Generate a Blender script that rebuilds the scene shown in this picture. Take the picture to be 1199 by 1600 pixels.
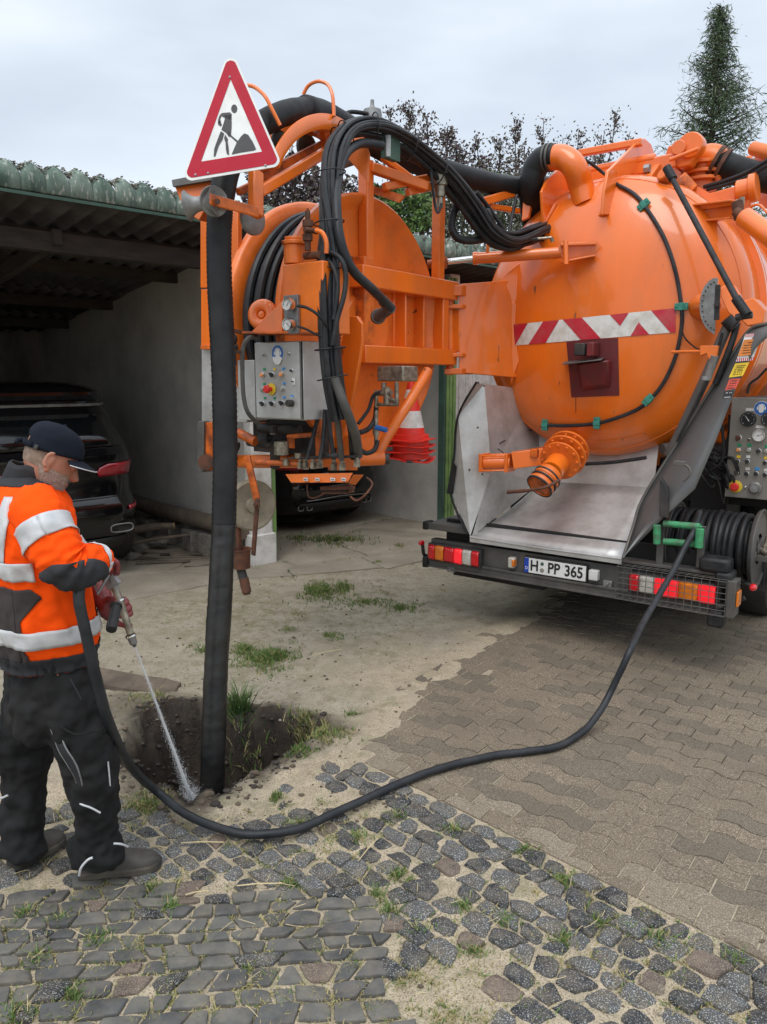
import bpy, math, random
from mathutils import Vector, Matrix, noise
from math import radians as rad, sin, cos, pi
random.seed(7)
sc = bpy.context.scene
COL = sc.collection
for _o in list(bpy.data.objects): bpy.data.objects.remove(_o)
# ---------------------------------------------------------------- camera
CH = 1.9; PITCH = math.atan(210/1200.)
cam = bpy.data.cameras.new("camera"); cam.sensor_fit = 'VERTICAL'; cam.sensor_height = 24.0
cam.lens = 24*1200/1600.; cam.clip_end = 2000; cam.clip_start = .05
camo = bpy.data.objects.new("camera", cam); COL.objects.link(camo)
camo.location = (0, 0, CH); camo.rotation_euler = (pi/2-PITCH, 0, 0)
sc.camera = camo
# ---------------------------------------------------------------- world and sun (overcast)
SUN_EL, SUN_AZ = rad(58), rad(200)      # azimuth clockwise from +Y
w = bpy.data.worlds.new("World"); sc.world = w; w.use_nodes = True
nt = w.node_tree; nt.nodes.clear()
def wn(t, **k):
    n = nt.nodes.new(t)
    for a, b in k.items(): setattr(n, a, b)
    return n
out = wn('ShaderNodeOutputWorld')
sky = wn('ShaderNodeTexSky', sky_type='NISHITA', sun_disc=False, sun_elevation=SUN_EL, sun_rotation=SUN_AZ)
bg1 = wn('ShaderNodeBackground'); bg1.inputs[1].default_value = .05
nt.links.new(sky.outputs[0], bg1.inputs[0])
tc = wn('ShaderNodeTexCoord'); sep = wn('ShaderNodeSeparateXYZ'); nt.links.new(tc.outputs['Generated'], sep.inputs[0])
mp = wn('ShaderNodeMapping'); mp.inputs['Scale'].default_value = (1.0, 1.0, 3.2); nt.links.new(tc.outputs['Generated'], mp.inputs[0])
n1 = wn('ShaderNodeTexNoise'); n1.inputs['Scale'].default_value = 1.7; n1.inputs['Detail'].default_value = 5; n1.inputs['Roughness'].default_value = .5
nt.links.new(mp.outputs[0], n1.inputs['Vector'])
cr = wn('ShaderNodeValToRGB'); e = cr.color_ramp.elements
e[0].position = .34; e[0].color = (.44, .475, .505, 1); e[1].position = .66; e[1].color = (.70, .735, .765, 1)
nt.links.new(n1.outputs[0], cr.inputs[0])
mr = wn('ShaderNodeMapRange'); mr.inputs[1].default_value = .3; mr.inputs[2].default_value = 1.0; mr.inputs[3].default_value = 1.0; mr.inputs[4].default_value = 2.6
nt.links.new(sep.outputs[2], mr.inputs[0])
mx = wn('ShaderNodeVectorMath', operation='SCALE'); nt.links.new(cr.outputs[0], mx.inputs[0]); nt.links.new(mr.outputs[0], mx.inputs[3])
bg2 = wn('ShaderNodeBackground'); bg2.inputs[1].default_value = .95; nt.links.new(mx.outputs[0], bg2.inputs[0])
ad = wn('ShaderNodeAddShader'); nt.links.new(bg1.outputs[0], ad.inputs[0]); nt.links.new(bg2.outputs[0], ad.inputs[1])
nt.links.new(ad.outputs[0], out.inputs[0])
sl = bpy.data.lights.new("sun", 'SUN'); sl.energy = 1.3; sl.angle = rad(35); sl.color = (1, .965, .92)
so = bpy.data.objects.new("sun", sl); COL.objects.link(so)
sd = Vector((sin(SUN_AZ)*cos(SUN_EL), cos(SUN_AZ)*cos(SUN_EL), sin(SUN_EL)))
so.rotation_euler = sd.to_track_quat('Z', 'Y').to_euler()
sc.view_settings.view_transform = 'Standard'; sc.view_settings.look = 'None'
sc.view_settings.exposure = 0.12; sc.view_settings.gamma = 1
sc.cycles.max_bounces = 6
# ---------------------------------------------------------------- frames of reference
TO = (0.3489, 5.9457); TU = (.8018, -.5975); TV = (.5975, .8018)   # truck: rear left corner, across, forward
_c, _s = cos(PITCH), sin(PITCH)
def ray(px, py):
    x = (px-599.5)/1200.; y = (py-800)/1200.
    return Vector((x, _c-y*_s, -_s-y*_c))
def T(u, v, z): return Vector((TO[0]+TU[0]*u+TV[0]*v, TO[1]+TU[1]*u+TV[1]*v, z))
UU = Vector((TU[0], TU[1], 0)); VV = Vector((TV[0], TV[1], 0)); ZZ = Vector((0, 0, 1))
def at(px, py, t=None, u=None, v=None, z=None):
    """survey point: where the line of sight meets a plane of the place"""
    d = ray(px, py)
    if z is not None: t = (z-CH)/d.z
    elif u is not None: t = (u+TO[0]*TU[0]+TO[1]*TU[1])/(d.x*TU[0]+d.y*TU[1])
    elif v is not None: t = (v+TO[0]*TV[0]+TO[1]*TV[1])/(d.x*TV[0]+d.y*TV[1])
    return Vector((0, 0, CH))+d*t
def uvz(p):
    x, y = p[0]-TO[0], p[1]-TO[1]
    return (x*TU[0]+y*TU[1], x*TV[0]+y*TV[1], p[2])
GO = Vector((-1.303, 7.827, 0)); GE = Vector((.723, .691, 0)); GI = Vector((-.691, .723, 0))   # garage front post, along, inwards
def G(a, b, z): return GO+GE*a+GI*b+ZZ*z
def pp(px, py, Y): d = ray(px, py); return Vector((0, 0, CH))+d*(Y/d.y)
# ---------------------------------------------------------------- mesh builder
def frame(d):
    d = d.normalized(); a = Vector((0, 0, 1)) if abs(d.z) < .9 else Vector((1, 0, 0))
    x = a.cross(d).normalized(); return x, d.cross(x)
def sp(pts, n=6, closed=False):
    P = [Vector(p) for p in pts]; o = []
    N = len(P)
    rng = N if closed else N-1
    for i in range(rng):
        if closed: a, b, c, d = P[i-1], P[i], P[(i+1) % N], P[(i+2) % N]
        else: a, b, c, d = P[max(i-1, 0)], P[i], P[i+1], P[min(i+2, N-1)]
        for k in range(n):
            t = k/n
            o.append(.5*((2*b)+(c-a)*t+(2*a-5*b+4*c-d)*t*t+(3*b-a-3*c+d)*t**3))
    if not closed: o.append(P[-1])
    return o
class MB:
    def __init__(s): s.v = []; s.f = []; s.m = []
    def add(s, vs, fs, mi=0):
        b = len(s.v); s.v += [Vector(q) for q in vs]
        s.f += [tuple(b+i for i in f) for f in fs]; s.m += [mi]*len(fs); return s
    def box(s, c, sx, sy, sz, X=None, Y=None, Z=None, mi=0):
        X = X or Vector((1, 0, 0)); Y = Y or Vector((0, 1, 0)); Z = Z or Vector((0, 0, 1)); c = Vector(c)
        vs = [c+X*(i*sx/2)+Y*(j*sy/2)+Z*(k*sz/2) for k in (-1, 1) for j in (-1, 1) for i in (-1, 1)]
        return s.add(vs, [(0, 2, 3, 1), (4, 5, 7, 6), (0, 1, 5, 4), (2, 6, 7, 3), (0, 4, 6, 2), (1, 3, 7, 5)], mi)
    def tb(s, u0, u1, v0, v1, z0, z1, mi=0):
        return s.box(T((u0+u1)/2, (v0+v1)/2, (z0+z1)/2), abs(u1-u0), abs(v1-v0), abs(z1-z0), UU, VV, ZZ, mi)
    def gb(s, a0, a1, b0, b1, z0, z1, mi=0):
        return s.box(G((a0+a1)/2, (b0+b1)/2, (z0+z1)/2), abs(a1-a0), abs(b1-b0), abs(z1-z0), GE, GI, ZZ, mi)
    def beam(s, p0, p1, w, h, up=None, mi=0):
        p0, p1 = Vector(p0), Vector(p1); d = p1-p0; L = d.length; d.normalize(); up = Vector(up) if up is not None else ZZ
        if abs(d.dot(up)) > .98: up = UU
        x = d.cross(up).normalized(); y = x.cross(d)
        return s.box((p0+p1)/2, w, L, h, x, d, y, mi)
    def tube(s, pts, r, seg=12, closed=False, caps=True, mi=0):
        P = [Vector(p) for p in pts]; N = len(P)
        R = r if isinstance(r, (list, tuple)) else [r]*N
        tan = []
        for i in range(N):
            a = P[i-1] if (i or closed) else P[0]; b = P[(i+1) % N] if (i < N-1 or closed) else P[-1]
            tan.append((b-a).normalized() if (b-a).length > 1e-9 else Vector((0, 0, 1)))
        x, _ = frame(tan[0]); b0 = len(s.v)
        for i in range(N):
            x = (x-tan[i]*x.dot(tan[i])).normalized(); y = tan[i].cross(x)
            for k in range(seg):
                a = 2*pi*k/seg; s.v.append(P[i]+(x*cos(a)+y*sin(a))*R[i])
        for i in range(N if closed else N-1):
            for k in range(seg):
                j = (i+1) % N; k2 = (k+1) % seg
                s.f.append((b0+i*seg+k, b0+i*seg+k2, b0+j*seg+k2, b0+j*seg+k)); s.m.append(mi)
        if caps and not closed:
            s.f.append(tuple(b0+k for k in reversed(range(seg)))); s.m.append(mi)
            s.f.append(tuple(b0+(N-1)*seg+k for k in range(seg))); s.m.append(mi)
        return s
    def cyl(s, p0, p1, r0, r1=None, seg=20, mi=0):
        return s.tube([p0, p1], [r0, r0 if r1 is None else r1], seg, mi=mi)
    def lathe(s, o, ax, prof, seg=32, mi=0, a0=0, a1=2*pi, x=None):
        o = Vector(o); ax = Vector(ax).normalized()
        if x is None: x, y = frame(ax)
        else: x = (Vector(x)-ax*ax.dot(x)).normalized(); y = ax.cross(x)
        full = abs(a1-a0-2*pi) < 1e-6; n = seg if full else seg+1; b0 = len(s.v)
        for (r, h) in prof:
            for k in range(n):
                a = a0+(a1-a0)*k/seg; s.v.append(o+ax*h+(x*cos(a)+y*sin(a))*max(r, 1e-5))
        for i in range(len(prof)-1):
            for k in range(seg):
                k2 = (k+1) % n
                s.f.append((b0+i*n+k, b0+i*n+k2, b0+(i+1)*n+k2, b0+(i+1)*n+k)); s.m.append(mi)
        return s
    def prism(s, pts, d, mi=0):
        P = [Vector(p) for p in pts]; d = Vector(d); n = len(P)
        nn = Vector((0, 0, 0))
        for i in range(n): nn += P[i].cross(P[(i+1) % n])
        if nn.dot(d) < 0: P.reverse()
        fs = [tuple(reversed(range(n))), tuple(range(n, 2*n))]+[(i, (i+1) % n, n+(i+1) % n, n+i) for i in range(n)]
        return s.add(P+[p+d for p in P], fs, mi)
    def ell(s, c, rx, ry, rz, X=None, Y=None, Z=None, seg=16, rings=10, mi=0):
        X = X or Vector((1, 0, 0)); Y = Y or Vector((0, 1, 0)); Z = Z or Vector((0, 0, 1)); c = Vector(c); b0 = len(s.v)
        for i in range(rings+1):
            th = pi*i/rings
            for k in range(seg):
                a = 2*pi*k/seg; s.v.append(c+X*(rx*sin(th)*cos(a)+1e-6*cos(a))+Y*(ry*sin(th)*sin(a)+1e-6*sin(a))+Z*(rz*cos(th)))
        for i in range(rings):
            for k in range(seg):
                k2 = (k+1) % seg; s.f.append((b0+i*seg+k, b0+(i+1)*seg+k, b0+(i+1)*seg+k2, b0+i*seg+k2)); s.m.append(mi)
        return s
    def grid(s, rows, mi=0, closed=False):
        b0 = len(s.v); n = len(rows[0])
        for r in rows: s.v += [Vector(p) for p in r]
        for i in range(len(rows)-1):
            for k in range(n if closed else n-1):
                k2 = (k+1) % n; s.f.append((b0+i*n+k, b0+i*n+k2, b0+(i+1)*n+k2, b0+(i+1)*n+k)); s.m.append(mi)
        return s
    def build(s, name, mats, parent=None, bevel=0, smooth=True, ang=35, sub=0, solid=0, label=None, cat=None, group=None, kind=None, base=None):
        if not isinstance(mats, (list, tuple)): mats = [mats]
        lo = [min(v[i] for v in s.v) for i in range(3)]; hi = [max(v[i] for v in s.v) for i in range(3)]
        loc = Vector(base) if base is not None else Vector(((lo[0]+hi[0])/2, (lo[1]+hi[1])/2, lo[2]))
        me = bpy.data.meshes.new(name); me.from_pydata([v-loc for v in s.v], [], s.f)
        for m in mats: me.materials.append(m)
        me.polygons.foreach_set('material_index', s.m)
        if smooth:
            me.polygons.foreach_set('use_smooth', [True]*len(me.polygons)); me.set_sharp_from_angle(angle=rad(ang))
        me.update()
        o = bpy.data.objects.new(name, me); COL.objects.link(o)
        WL[o.name] = loc
        if parent is not None: o.parent = parent; o.location = loc-WL[parent.name]
        else: o.location = loc
        if bevel:
            m = o.modifiers.new('bevel', 'BEVEL'); m.width = bevel; m.segments = 2; m.limit_method = 'ANGLE'; m.angle_limit = rad(40); m.harden_normals = False
        if solid:
            m = o.modifiers.new('solid', 'SOLIDIFY'); m.thickness = solid; m.offset = 0
        if sub:
            m = o.modifiers.new('sub', 'SUBSURF'); m.levels = sub; m.render_levels = sub
        tag(o, label, cat, group, kind)
        return o
WL = {}
def tag(o, label=None, cat=None, group=None, kind=None):
    for k, v in (('label', label), ('category', cat), ('group', group), ('kind', kind)):
        if v: o[k] = v
def empty(name, loc, label, cat, group=None, kind=None):
    o = bpy.data.objects.new(name, None); COL.objects.link(o); o.location = loc; o.empty_display_size = .2
    WL[o.name] = Vector(loc); tag(o, label, cat, group, kind); return o
def text(s, size, c, X, Y, name, m, parent, extrude=.0008, font=None, label=None, bold=0, xs=1.0):
    """lettering as a mesh, centred at c, running along X with its top towards Y"""
    cu = bpy.data.curves.new(name, 'FONT'); cu.body = s; cu.size = size; cu.extrude = extrude; cu.align_x = 'CENTER'; cu.align_y = 'CENTER'; cu.offset = bold
    tmp = bpy.data.objects.new('t', cu); COL.objects.link(tmp); bpy.context.view_layer.update()
    dg = bpy.context.evaluated_depsgraph_get(); me = bpy.data.meshes.new_from_object(tmp.evaluated_get(dg)); bpy.data.objects.remove(tmp)
    Z = X.cross(Y); mb = MB()
    mb.add([Vector(c)+X*v.co.x*xs+Y*v.co.y+Z*v.co.z for v in me.vertices], [tuple(p.vertices) for p in me.polygons])
    bpy.data.meshes.remove(me)
    return mb.build(name, m, parent, smooth=False, label=label)
# ---------------------------------------------------------------- materials
M = {}
def mat(name, c1, c2=None, rough=.6, metal=0, scale=8, amt=.5, bump=.1, bscale=60, bdist=.002, coat=0, dirt=None, dscale=3, damt=.0, spec=.5, r2=None, detail=6, stretch=None, alpha=None, emis=None, estr=0, fleck=None, fsc=300, famt=.5, coords='pos', contrast=(.35, .65)):
    m = bpy.data.materials.new(name); m.use_nodes = True; t = m.node_tree; b = t.nodes['Principled BSDF']
    N = lambda ty: t.nodes.new(ty); L = t.links.new
    g = N('ShaderNodeNewGeometry'); vec = g.outputs['Position']
    if coords == 'obj': vec = N('ShaderNodeTexCoord').outputs['Object']
    if stretch:
        mpn = N('ShaderNodeMapping'); mpn.inputs['Scale'].default_value = stretch; L(vec, mpn.inputs[0]); vec = mpn.outputs[0]
    def noi(s_, d=detail, ro=.6):
        n = N('ShaderNodeTexNoise'); n.inputs['Scale'].default_value = s_; n.inputs['Detail'].default_value = d; n.inputs['Roughness'].default_value = ro; L(vec, n.inputs['Vector']); return n
    def ramp(src, a, b_, ca=(0, 0, 0, 1), cb=(1, 1, 1, 1)):
        r = N('ShaderNodeValToRGB'); r.color_ramp.elements[0].position = a; r.color_ramp.elements[1].position = b_
        r.color_ramp.elements[0].color = ca; r.color_ramp.elements[1].color = cb; L(src, r.inputs[0]); return r.outputs[0]
    def mixc(f, a, b_):
        x = N('ShaderNodeMix'); x.data_type = 'RGBA'; L(f, x.inputs[0]) if not isinstance(f, float) else setattr(x.inputs[0], 'default_value', f)
        for s_, i in ((a, 6), (b_, 7)):
            if isinstance(s_, tuple): x.inputs[i].default_value = (*s_[:3], 1)
            else: L(s_, x.inputs[i])
        return x.outputs[2]
    c2 = c2 or tuple(q*.8 for q in c1)
    col = mixc(ramp(noi(scale).outputs[0], *contrast), c1, c2)
    f1 = None
    if fleck:
        col = mixc(ramp(noi(fsc, 2, .5).outputs[0], .62-.1*famt, .66 if famt >= 0 else .66-.1*famt), col, fleck)
    if dirt:
        mu = N('ShaderNodeMath'); mu.operation = 'MULTIPLY'; mu.inputs[1].default_value = damt
        L(ramp(noi(dscale, 8, .65).outputs[0], .42, .7), mu.inputs[0]); col = mixc(mu.outputs[0], col, dirt); f1 = mu.outputs[0]
    L(col, b.inputs['Base Color']); b.inputs['Metallic'].default_value = metal
    b.inputs['Specular IOR Level'].default_value = spec
    if r2 is None: r2 = min(1, rough+.15)
    rr = N('ShaderNodeMapRange'); rr.inputs[3].default_value = rough; rr.inputs[4].default_value = r2; L(noi(scale*2.3, 4).outputs[0], rr.inputs[0]); L(rr.outputs[0], b.inputs['Roughness'])
    if coat: b.inputs['Coat Weight'].default_value = coat; b.inputs['Coat Roughness'].default_value = .08
    if bump:
        bp = N('ShaderNodeBump'); bp.inputs['Strength'].default_value = bump; bp.inputs['Distance'].default_value = bdist; L(noi(bscale, 5).outputs[0], bp.inputs['Height']); L(bp.outputs[0], b.inputs['Normal'])
    if alpha is not None: b.inputs['Alpha'].default_value = alpha
    if emis: b.inputs['Emission Color'].default_value = (*emis, 1); b.inputs['Emission Strength'].default_value = estr
    M[name] = m; return m
OR = (.86, .175, .008)
mat('orange_paint', OR, (.77, .15, .01), rough=.2, r2=.45, coat=.65, scale=2.2, bump=.10, bscale=7, bdist=.012, dirt=(.33, .12, .045), dscale=4.5, damt=.34, stretch=(1, 1, .28), fleck=(.25, .08, .03), fsc=22, famt=-1.0)
mat('orange_worn', (.83, .18, .011), (.72, .14, .010), rough=.38, coat=.25, scale=3, bump=.12, bscale=30, dirt=(.26, .075, .02), dscale=5, damt=.34, fleck=(.14, .05, .02), fsc=16, famt=-.85)
mat('orange_greasy', (.72, .15, .012), (.52, .10, .012), rough=.4, scale=9, bump=.3, bscale=50, dirt=(.03, .018, .012), dscale=9, damt=.75)
mat('rust', (.16, .055, .025), (.07, .03, .018), rough=.7, scale=14, bump=.5, bscale=70, dirt=(.02, .015, .012), dscale=8, damt=.6)
mat('rubber', (.008, .0082, .009), (.016, .0165, .018), rough=.36, r2=.6, scale=12, bump=.3, bscale=70, dirt=(.05, .048, .044), dscale=5, damt=.2, spec=.28)
mat('rubber_wet', (.006, .006, .006), (.014, .0135, .013), rough=.24, r2=.6, scale=9, bump=.35, bscale=40, bdist=.004, dirt=(.05, .045, .038), dscale=8, damt=.35)
mat('rubber_dark', (.010, .010, .011), (.022, .023, .025), rough=.42, scale=14, bump=.3, bscale=60, dirt=(.06, .055, .05), dscale=7, damt=.3, spec=.28)
mat('hydraulic', (.014, .016, .019), (.028, .031, .036), rough=.36, scale=8, bump=.12, bscale=90, dirt=(.10, .095, .085), dscale=9, damt=.2, spec=.28)
mat('steel_wet', (.30, .29, .27), (.20, .19, .175), rough=.34, metal=.85, scale=7, bump=.15, bscale=25, dirt=(.14, .12, .10), dscale=3, damt=.5)
mat('stainless', (.60, .60, .585), (.44, .44, .43), rough=.36, metal=.55, scale=2.4, bump=.18, bscale=18, bdist=.004, dirt=(.24, .21, .17), dscale=5, damt=.55, r2=.6)
mat('steel_dark', (.075, .075, .073), (.13, .125, .12), rough=.5, metal=.45, scale=6, bump=.3, bscale=60, dirt=(.17, .145, .115), dscale=4, damt=.5)
mat('galvanised', (.30, .31, .31), (.20, .20, .20), rough=.45, metal=.5, scale=12, bump=.2, bscale=80, dirt=(.15, .12, .09), dscale=6, damt=.5)
mat('chrome', (.75, .75, .74), (.6, .6, .6), rough=.12, metal=1, scale=10, bump=0)
mat('fitting', (.42, .38, .30), (.22, .19, .15), rough=.35, metal=.75, scale=30, bump=.1, dirt=(.05, .04, .03), dscale=25, damt=.7)
mat('black_metal', (.02, .02, .021), (.04, .04, .042), rough=.45, scale=10, bump=.2, dirt=(.11, .09, .07), dscale=6, damt=.45, spec=.28)
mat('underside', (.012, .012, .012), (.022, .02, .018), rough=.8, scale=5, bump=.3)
mat('green_clip', (.04, .25, .19), (.03, .19, .14), rough=.45, scale=20, bump=.1)
mat('green_paint', (.045, .30, .12), (.03, .20, .09), rough=.45, scale=20, bump=.2, dirt=(.10, .08, .06), dscale=20, damt=.8)
mat('red_white_red', (.52, .012, .035), (.44, .01, .03), rough=.35, scale=10, bump=.05, dirt=(.35, .2, .16), dscale=7, damt=.35)
mat('reflect_white', (.72, .73, .70), (.64, .64, .61), rough=.4, scale=10, bump=.05, dirt=(.34, .28, .2), dscale=12, damt=.6)
mat('maroon', (.17, .018, .02), (.12, .015, .018), rough=.35, scale=8, bump=.15, dirt=(.06, .03, .03), dscale=9, damt=.6)
mat('lamp_red', (.62, .006, .012), (.50, .005, .01), rough=.14, coat=.6, scale=40, bump=.35, bscale=55, bdist=.004)
mat('lamp_red_lit', (.9, .02, .03), (.8, .015, .02), rough=.14, coat=.6, scale=40, bump=.3, bscale=60, bdist=.003, emis=(1, .015, .03), estr=.38)
mat('lamp_amber', (.75, .20, .01), (.62, .15, .01), rough=.14, coat=.6, scale=40, bump=.35, bscale=55, bdist=.004)
mat('lamp_clear', (.55, .52, .46), (.42, .40, .36), rough=.14, coat=.6, scale=40, bump=.35, bscale=55, bdist=.004)
mat('plate_white', (.74, .74, .73), (.69, .69, .68), rough=.3, scale=5, bump=0, dirt=(.4, .37, .32), dscale=10, damt=.25)
mat('plate_blue', (.01, .06, .42), rough=.3, bump=0)
mat('ink', (.01, .01, .012), (.014, .014, .015), rough=.4, bump=0)
mat('white_plastic', (.7, .7, .68), rough=.4, bump=0, dirt=(.3, .27, .22), dscale=18, damt=.4)
mat('red_plastic', (.75, .025, .02), (.62, .018, .016), rough=.38, scale=9, bump=.1, dirt=(.25, .06, .05), dscale=10, damt=.3)
mat('yellow_plastic', (.8, .55, .03), rough=.4, bump=0)
mat('green_label', (.01, .28, .12), rough=.45, bump=0)
mat('blue_label', (.03, .27, .68), rough=.45, bump=0)
mat('sign_blue', (.01, .12, .42), rough=.35, bump=0, dirt=(.12, .16, .25), dscale=30, damt=.3)
mat('orange_button', (.9, .36, .12), rough=.3, bump=0)
mat('grey_button', (.34, .34, .29), rough=.35, bump=0)
mat('glass_dial', (.7, .7, .68), rough=.15, bump=0, coat=.7)
mat('sign_face', (.68, .70, .68), (.63, .64, .62), rough=.33, scale=4, bump=.04, dirt=(.36, .36, .34), dscale=9, damt=.3)
mat('sign_red', (.42, .003, .024), (.37, .002, .02), rough=.4, scale=6, bump=.03, dirt=(.5, .1, .12), dscale=25, damt=.06, spec=.2)
mat('sticker_orange', (.72, .22, .03), rough=.45, bump=0)
mat('sticker_yellow', (.75, .5, .02), rough=.45, bump=0)
mat('sticker_red', (.62, .08, .05), rough=.45, bump=0)
# ================================================================ GROUND
def g2(px, py): p = at(px, py, z=0); return (p.x, p.y)
def inpoly(x, y, P):
    c = False; n = len(P); j = n-1
    for i in range(n):
        xi, yi = P[i]; xj, yj = P[j]
        if (yi > y) != (yj > y) and x < (xj-xi)*(y-yi)/(yj-yi)+xi: c = not c
        j = i
    return c
def pdist(x, y, P):
    m = 1e9; n = len(P)
    for i in range(n):
        ax, ay = P[i]; bx, by = P[(i+1) % n]; dx, dy = bx-ax, by-ay
        t = max(0, min(1, ((x-ax)*dx+(y-ay)*dy)/(dx*dx+dy*dy+1e-12)))
        m = min(m, (x-ax-dx*t)**2+(y-ay-dy*t)**2)
    m = math.sqrt(m); return m if inpoly(x, y, P) else -m
PIT = [g2(*q) for q in ((188, 1190), (205, 1150), (262, 1118), (330, 1108), (372, 1128), (425, 1112), (492, 1126), (512, 1142), (452, 1176), (418, 1200), (378, 1222), (346, 1246), (322, 1238), (296, 1258), (262, 1236), (222, 1226))]
_far = Vector((*g2(850, 952), 0)); _fd = Vector((.42, .907, 0))
PAVE = [g2(*q) for q in ((556, 1190), (572, 1160), (596, 1118), (640, 1078), (690, 1048), (735, 1012), (790, 985), (850, 952))]+[(_far.x+6, _far.y+9), (14, 12), (14, -9)]
_b0 = Vector(g2(560, 1190)); _b1 = Vector(g2(1199, 1510)); _bd = (_b1-_b0).normalized(); _bn = Vector((-_bd.y, _bd.x))
PAVE += [tuple(_b1+_bd*2.5+_bn*.0)]
COB = [g2(*q) for q in ((-260, 1260), (30, 1230), (200, 1228), (262, 1262), (335, 1290), (400, 1262), (440, 1220), (500, 1196), (545, 1186))]+[tuple(_b0-_bn*.004), tuple(_b1+_bd*2.5-_bn*.004), (2.6, .2), (-3, .2)]
def fb(x, y, s, o=4): return noise.fractal(Vector((x*s, y*s, 3.7)), 1.0, 2.0, o)
def soil_z(x, y):
    z = .010*fb(x, y, 1.6)+.006*fb(x, y, 9, 3)+.003*fb(x, y, 38, 2)
    dp = pdist(x, y, PAVE); dc = pdist(x, y, COB)
    if dp > -.25:
        k = min(1, max(0, (dp+.10)/.14)); fr = min(1, max(0, 1-(dp-.15)/1.3)); z = z*(1-k)+(.0015+.0075*fr+.0010*fb(x, y, 40, 2))*k
        e = max(0, 1-abs(dp+.02)/.16); z += e*(.012+.022*fb(x, y, 5, 3))*(1-min(1, max(0, (x-.9)/1.2)))*(min(1, max(0, (-dc-.10)/.15)))
    elif dc > -.05:
        z = .001+.007*fb(x, y, 6)+.002*fb(x, y, 60, 2)
        z += .015*min(1, max(0, (y-3.05)/.5))
    d = pdist(x, y, PIT) if (-2.3 < x < .4 and 2.6 < y < 4.9) else -9
    if d > -.14:
        dd = d+.03*fb(x, y, 7)+.012*fb(x, y, 24)
        k = min(1, max(0, dd/.12)); k = k*k*(3-2*k)
        z = z-.52*k*(.75+.25*min(1, dd/.3 if dd > 0 else 0))+(.045*fb(x, y, 9)+.02*fb(x, y, 30))*k
        if d < 0: z += (.018+.02*fb(x, y, 11))*(1+d/.14)
    # mound of dug earth left and beyond the pit
    z += .075*math.exp(-(((x+1.42)/.42)**2+((y-4.12)/.34)**2))*(1 if d < 0 else .2)
    return z
def axis(segs):
    o = []
    for a, b, st in segs:
        n = max(1, round((b-a)/st)); o += [a+(b-a)*i/n for i in range(n)]
    return o+[segs[-1][1]]
XS = axis([(-150, -20, 26), (-20, -6, 1.0), (-6, -2.2, .07), (-2.2, -1.35, .035), (-1.35, .1, .0165), (.1, 1.0, .03), (1.0, 3, .08), (3, 8, .3), (8, 24, 2), (24, 150, 30)])
YS = axis([(-60, 0, 15), (0, 1.8, .3), (1.8, 3.0, .028), (3.0, 4.5, .018), (4.5, 8, .05), (8, 12, .14), (12, 30, 1.5), (30, 260, 30)])
gm = MB(); gm.grid([[(x, y, soil_z(x, y) if (-8 < x < 8 and 0 < y < 14) else 0) for x in XS] for y in YS])
def ground_material():
    m = bpy.data.materials.new('soil'); m.use_nodes = True; t = m.node_tree; b = t.nodes['Principled BSDF']; L = t.links.new
    N = lambda ty, **k: (lambda n: ([setattr(n, a, v) for a, v in k.items()], n)[1])(t.nodes.new(ty))
    g = N('ShaderNodeNewGeometry'); P = g.outputs['Position']
    def noi(s_, d=6, ro=.6):
        n = N('ShaderNodeTexNoise'); n.inputs['Scale'].default_value = s_; n.inputs['Detail'].default_value = d; n.inputs['Roughness'].default_value = ro; L(P, n.inputs['Vector']); return n.outputs[0]
    def rng(src, a, c, lo=0, hi=1):
        n = N('ShaderNodeMapRange'); n.inputs[1].default_value = a; n.inputs[2].default_value = c; n.inputs[3].default_value = lo; n.inputs[4].default_value = hi; L(src, n.inputs[0]); return n.outputs[0]
    def mix(f, a, c):
        x = N('ShaderNodeMix', data_type='RGBA'); L(f, x.inputs[0])
        for s_, i in ((a, 6), (c, 7)):
            if isinstance(s_, tuple): x.inputs[i].default_value = (*s_, 1)
            else: L(s_, x.inputs[i])
        return x.outputs[2]
    at_ = N('ShaderNodeAttribute', attribute_name='soil'); sp_ = N('ShaderNodeSeparateXYZ'); L(at_.outputs['Vector'], sp_.inputs[0])
    earth = mix(rng(noi(2.2, 8), .35, .65), (.345, .30, .225), (.43, .38, .295))
    earth = mix(rng(noi(7, 8, .7), .50, .68), earth, (.235, .19, .13))
    earth = mix(rng(noi(60, 4, .7), .54, .64), earth, (.20, .165, .115))
    sand = mix(rng(noi(12, 8), .35, .65), (.60, .50, .36), (.46, .38, .27))
    sand = mix(rng(noi(150, 3, .7), .50, .60), sand, (.25, .20, .14))
    c = mix(sp_.outputs[1], earth, sand)
    moss = mix(rng(noi(30, 6), .3, .7), (.17, .17, .085), (.27, .25, .15))
    mm = N('ShaderNodeMath', operation='MULTIPLY'); L(sp_.outputs[2], mm.inputs[0]); L(rng(noi(9, 8, .75), .46, .62), mm.inputs[1])
    c = mix(mm.outputs[0], c, moss)
    wet = mix(rng(noi(18, 8, .7), .38, .66), (.022, .016, .012), (.060, .043, .030))
    c = mix(sp_.outputs[0], c, wet)
    c = mix(rng(noi(420, 2), .66, .74), c, (.50, .46, .38))
    L(c, b.inputs['Base Color'])
    L(rng(sp_.outputs[0], 0, 1, .95, .55), b.inputs['Roughness'])
    ad = N('ShaderNodeMath', operation='ADD'); L(noi(55, 8, .7), ad.inputs[0]); L(noi(240, 3, .6), ad.inputs[1])
    bp = N('ShaderNodeBump'); bp.inputs['Strength'].default_value = .75; bp.inputs['Distance'].default_value = .009; L(ad.outputs[0], bp.inputs['Height']); L(bp.outputs[0], b.inputs['Normal'])
    b.inputs['Specular IOR Level'].default_value = .3
    return m
go = gm.build('ground', ground_material(), kind='structure', ang=80, base=(0, 0, 0))
JX, JY = g2(300, 1240)
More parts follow.
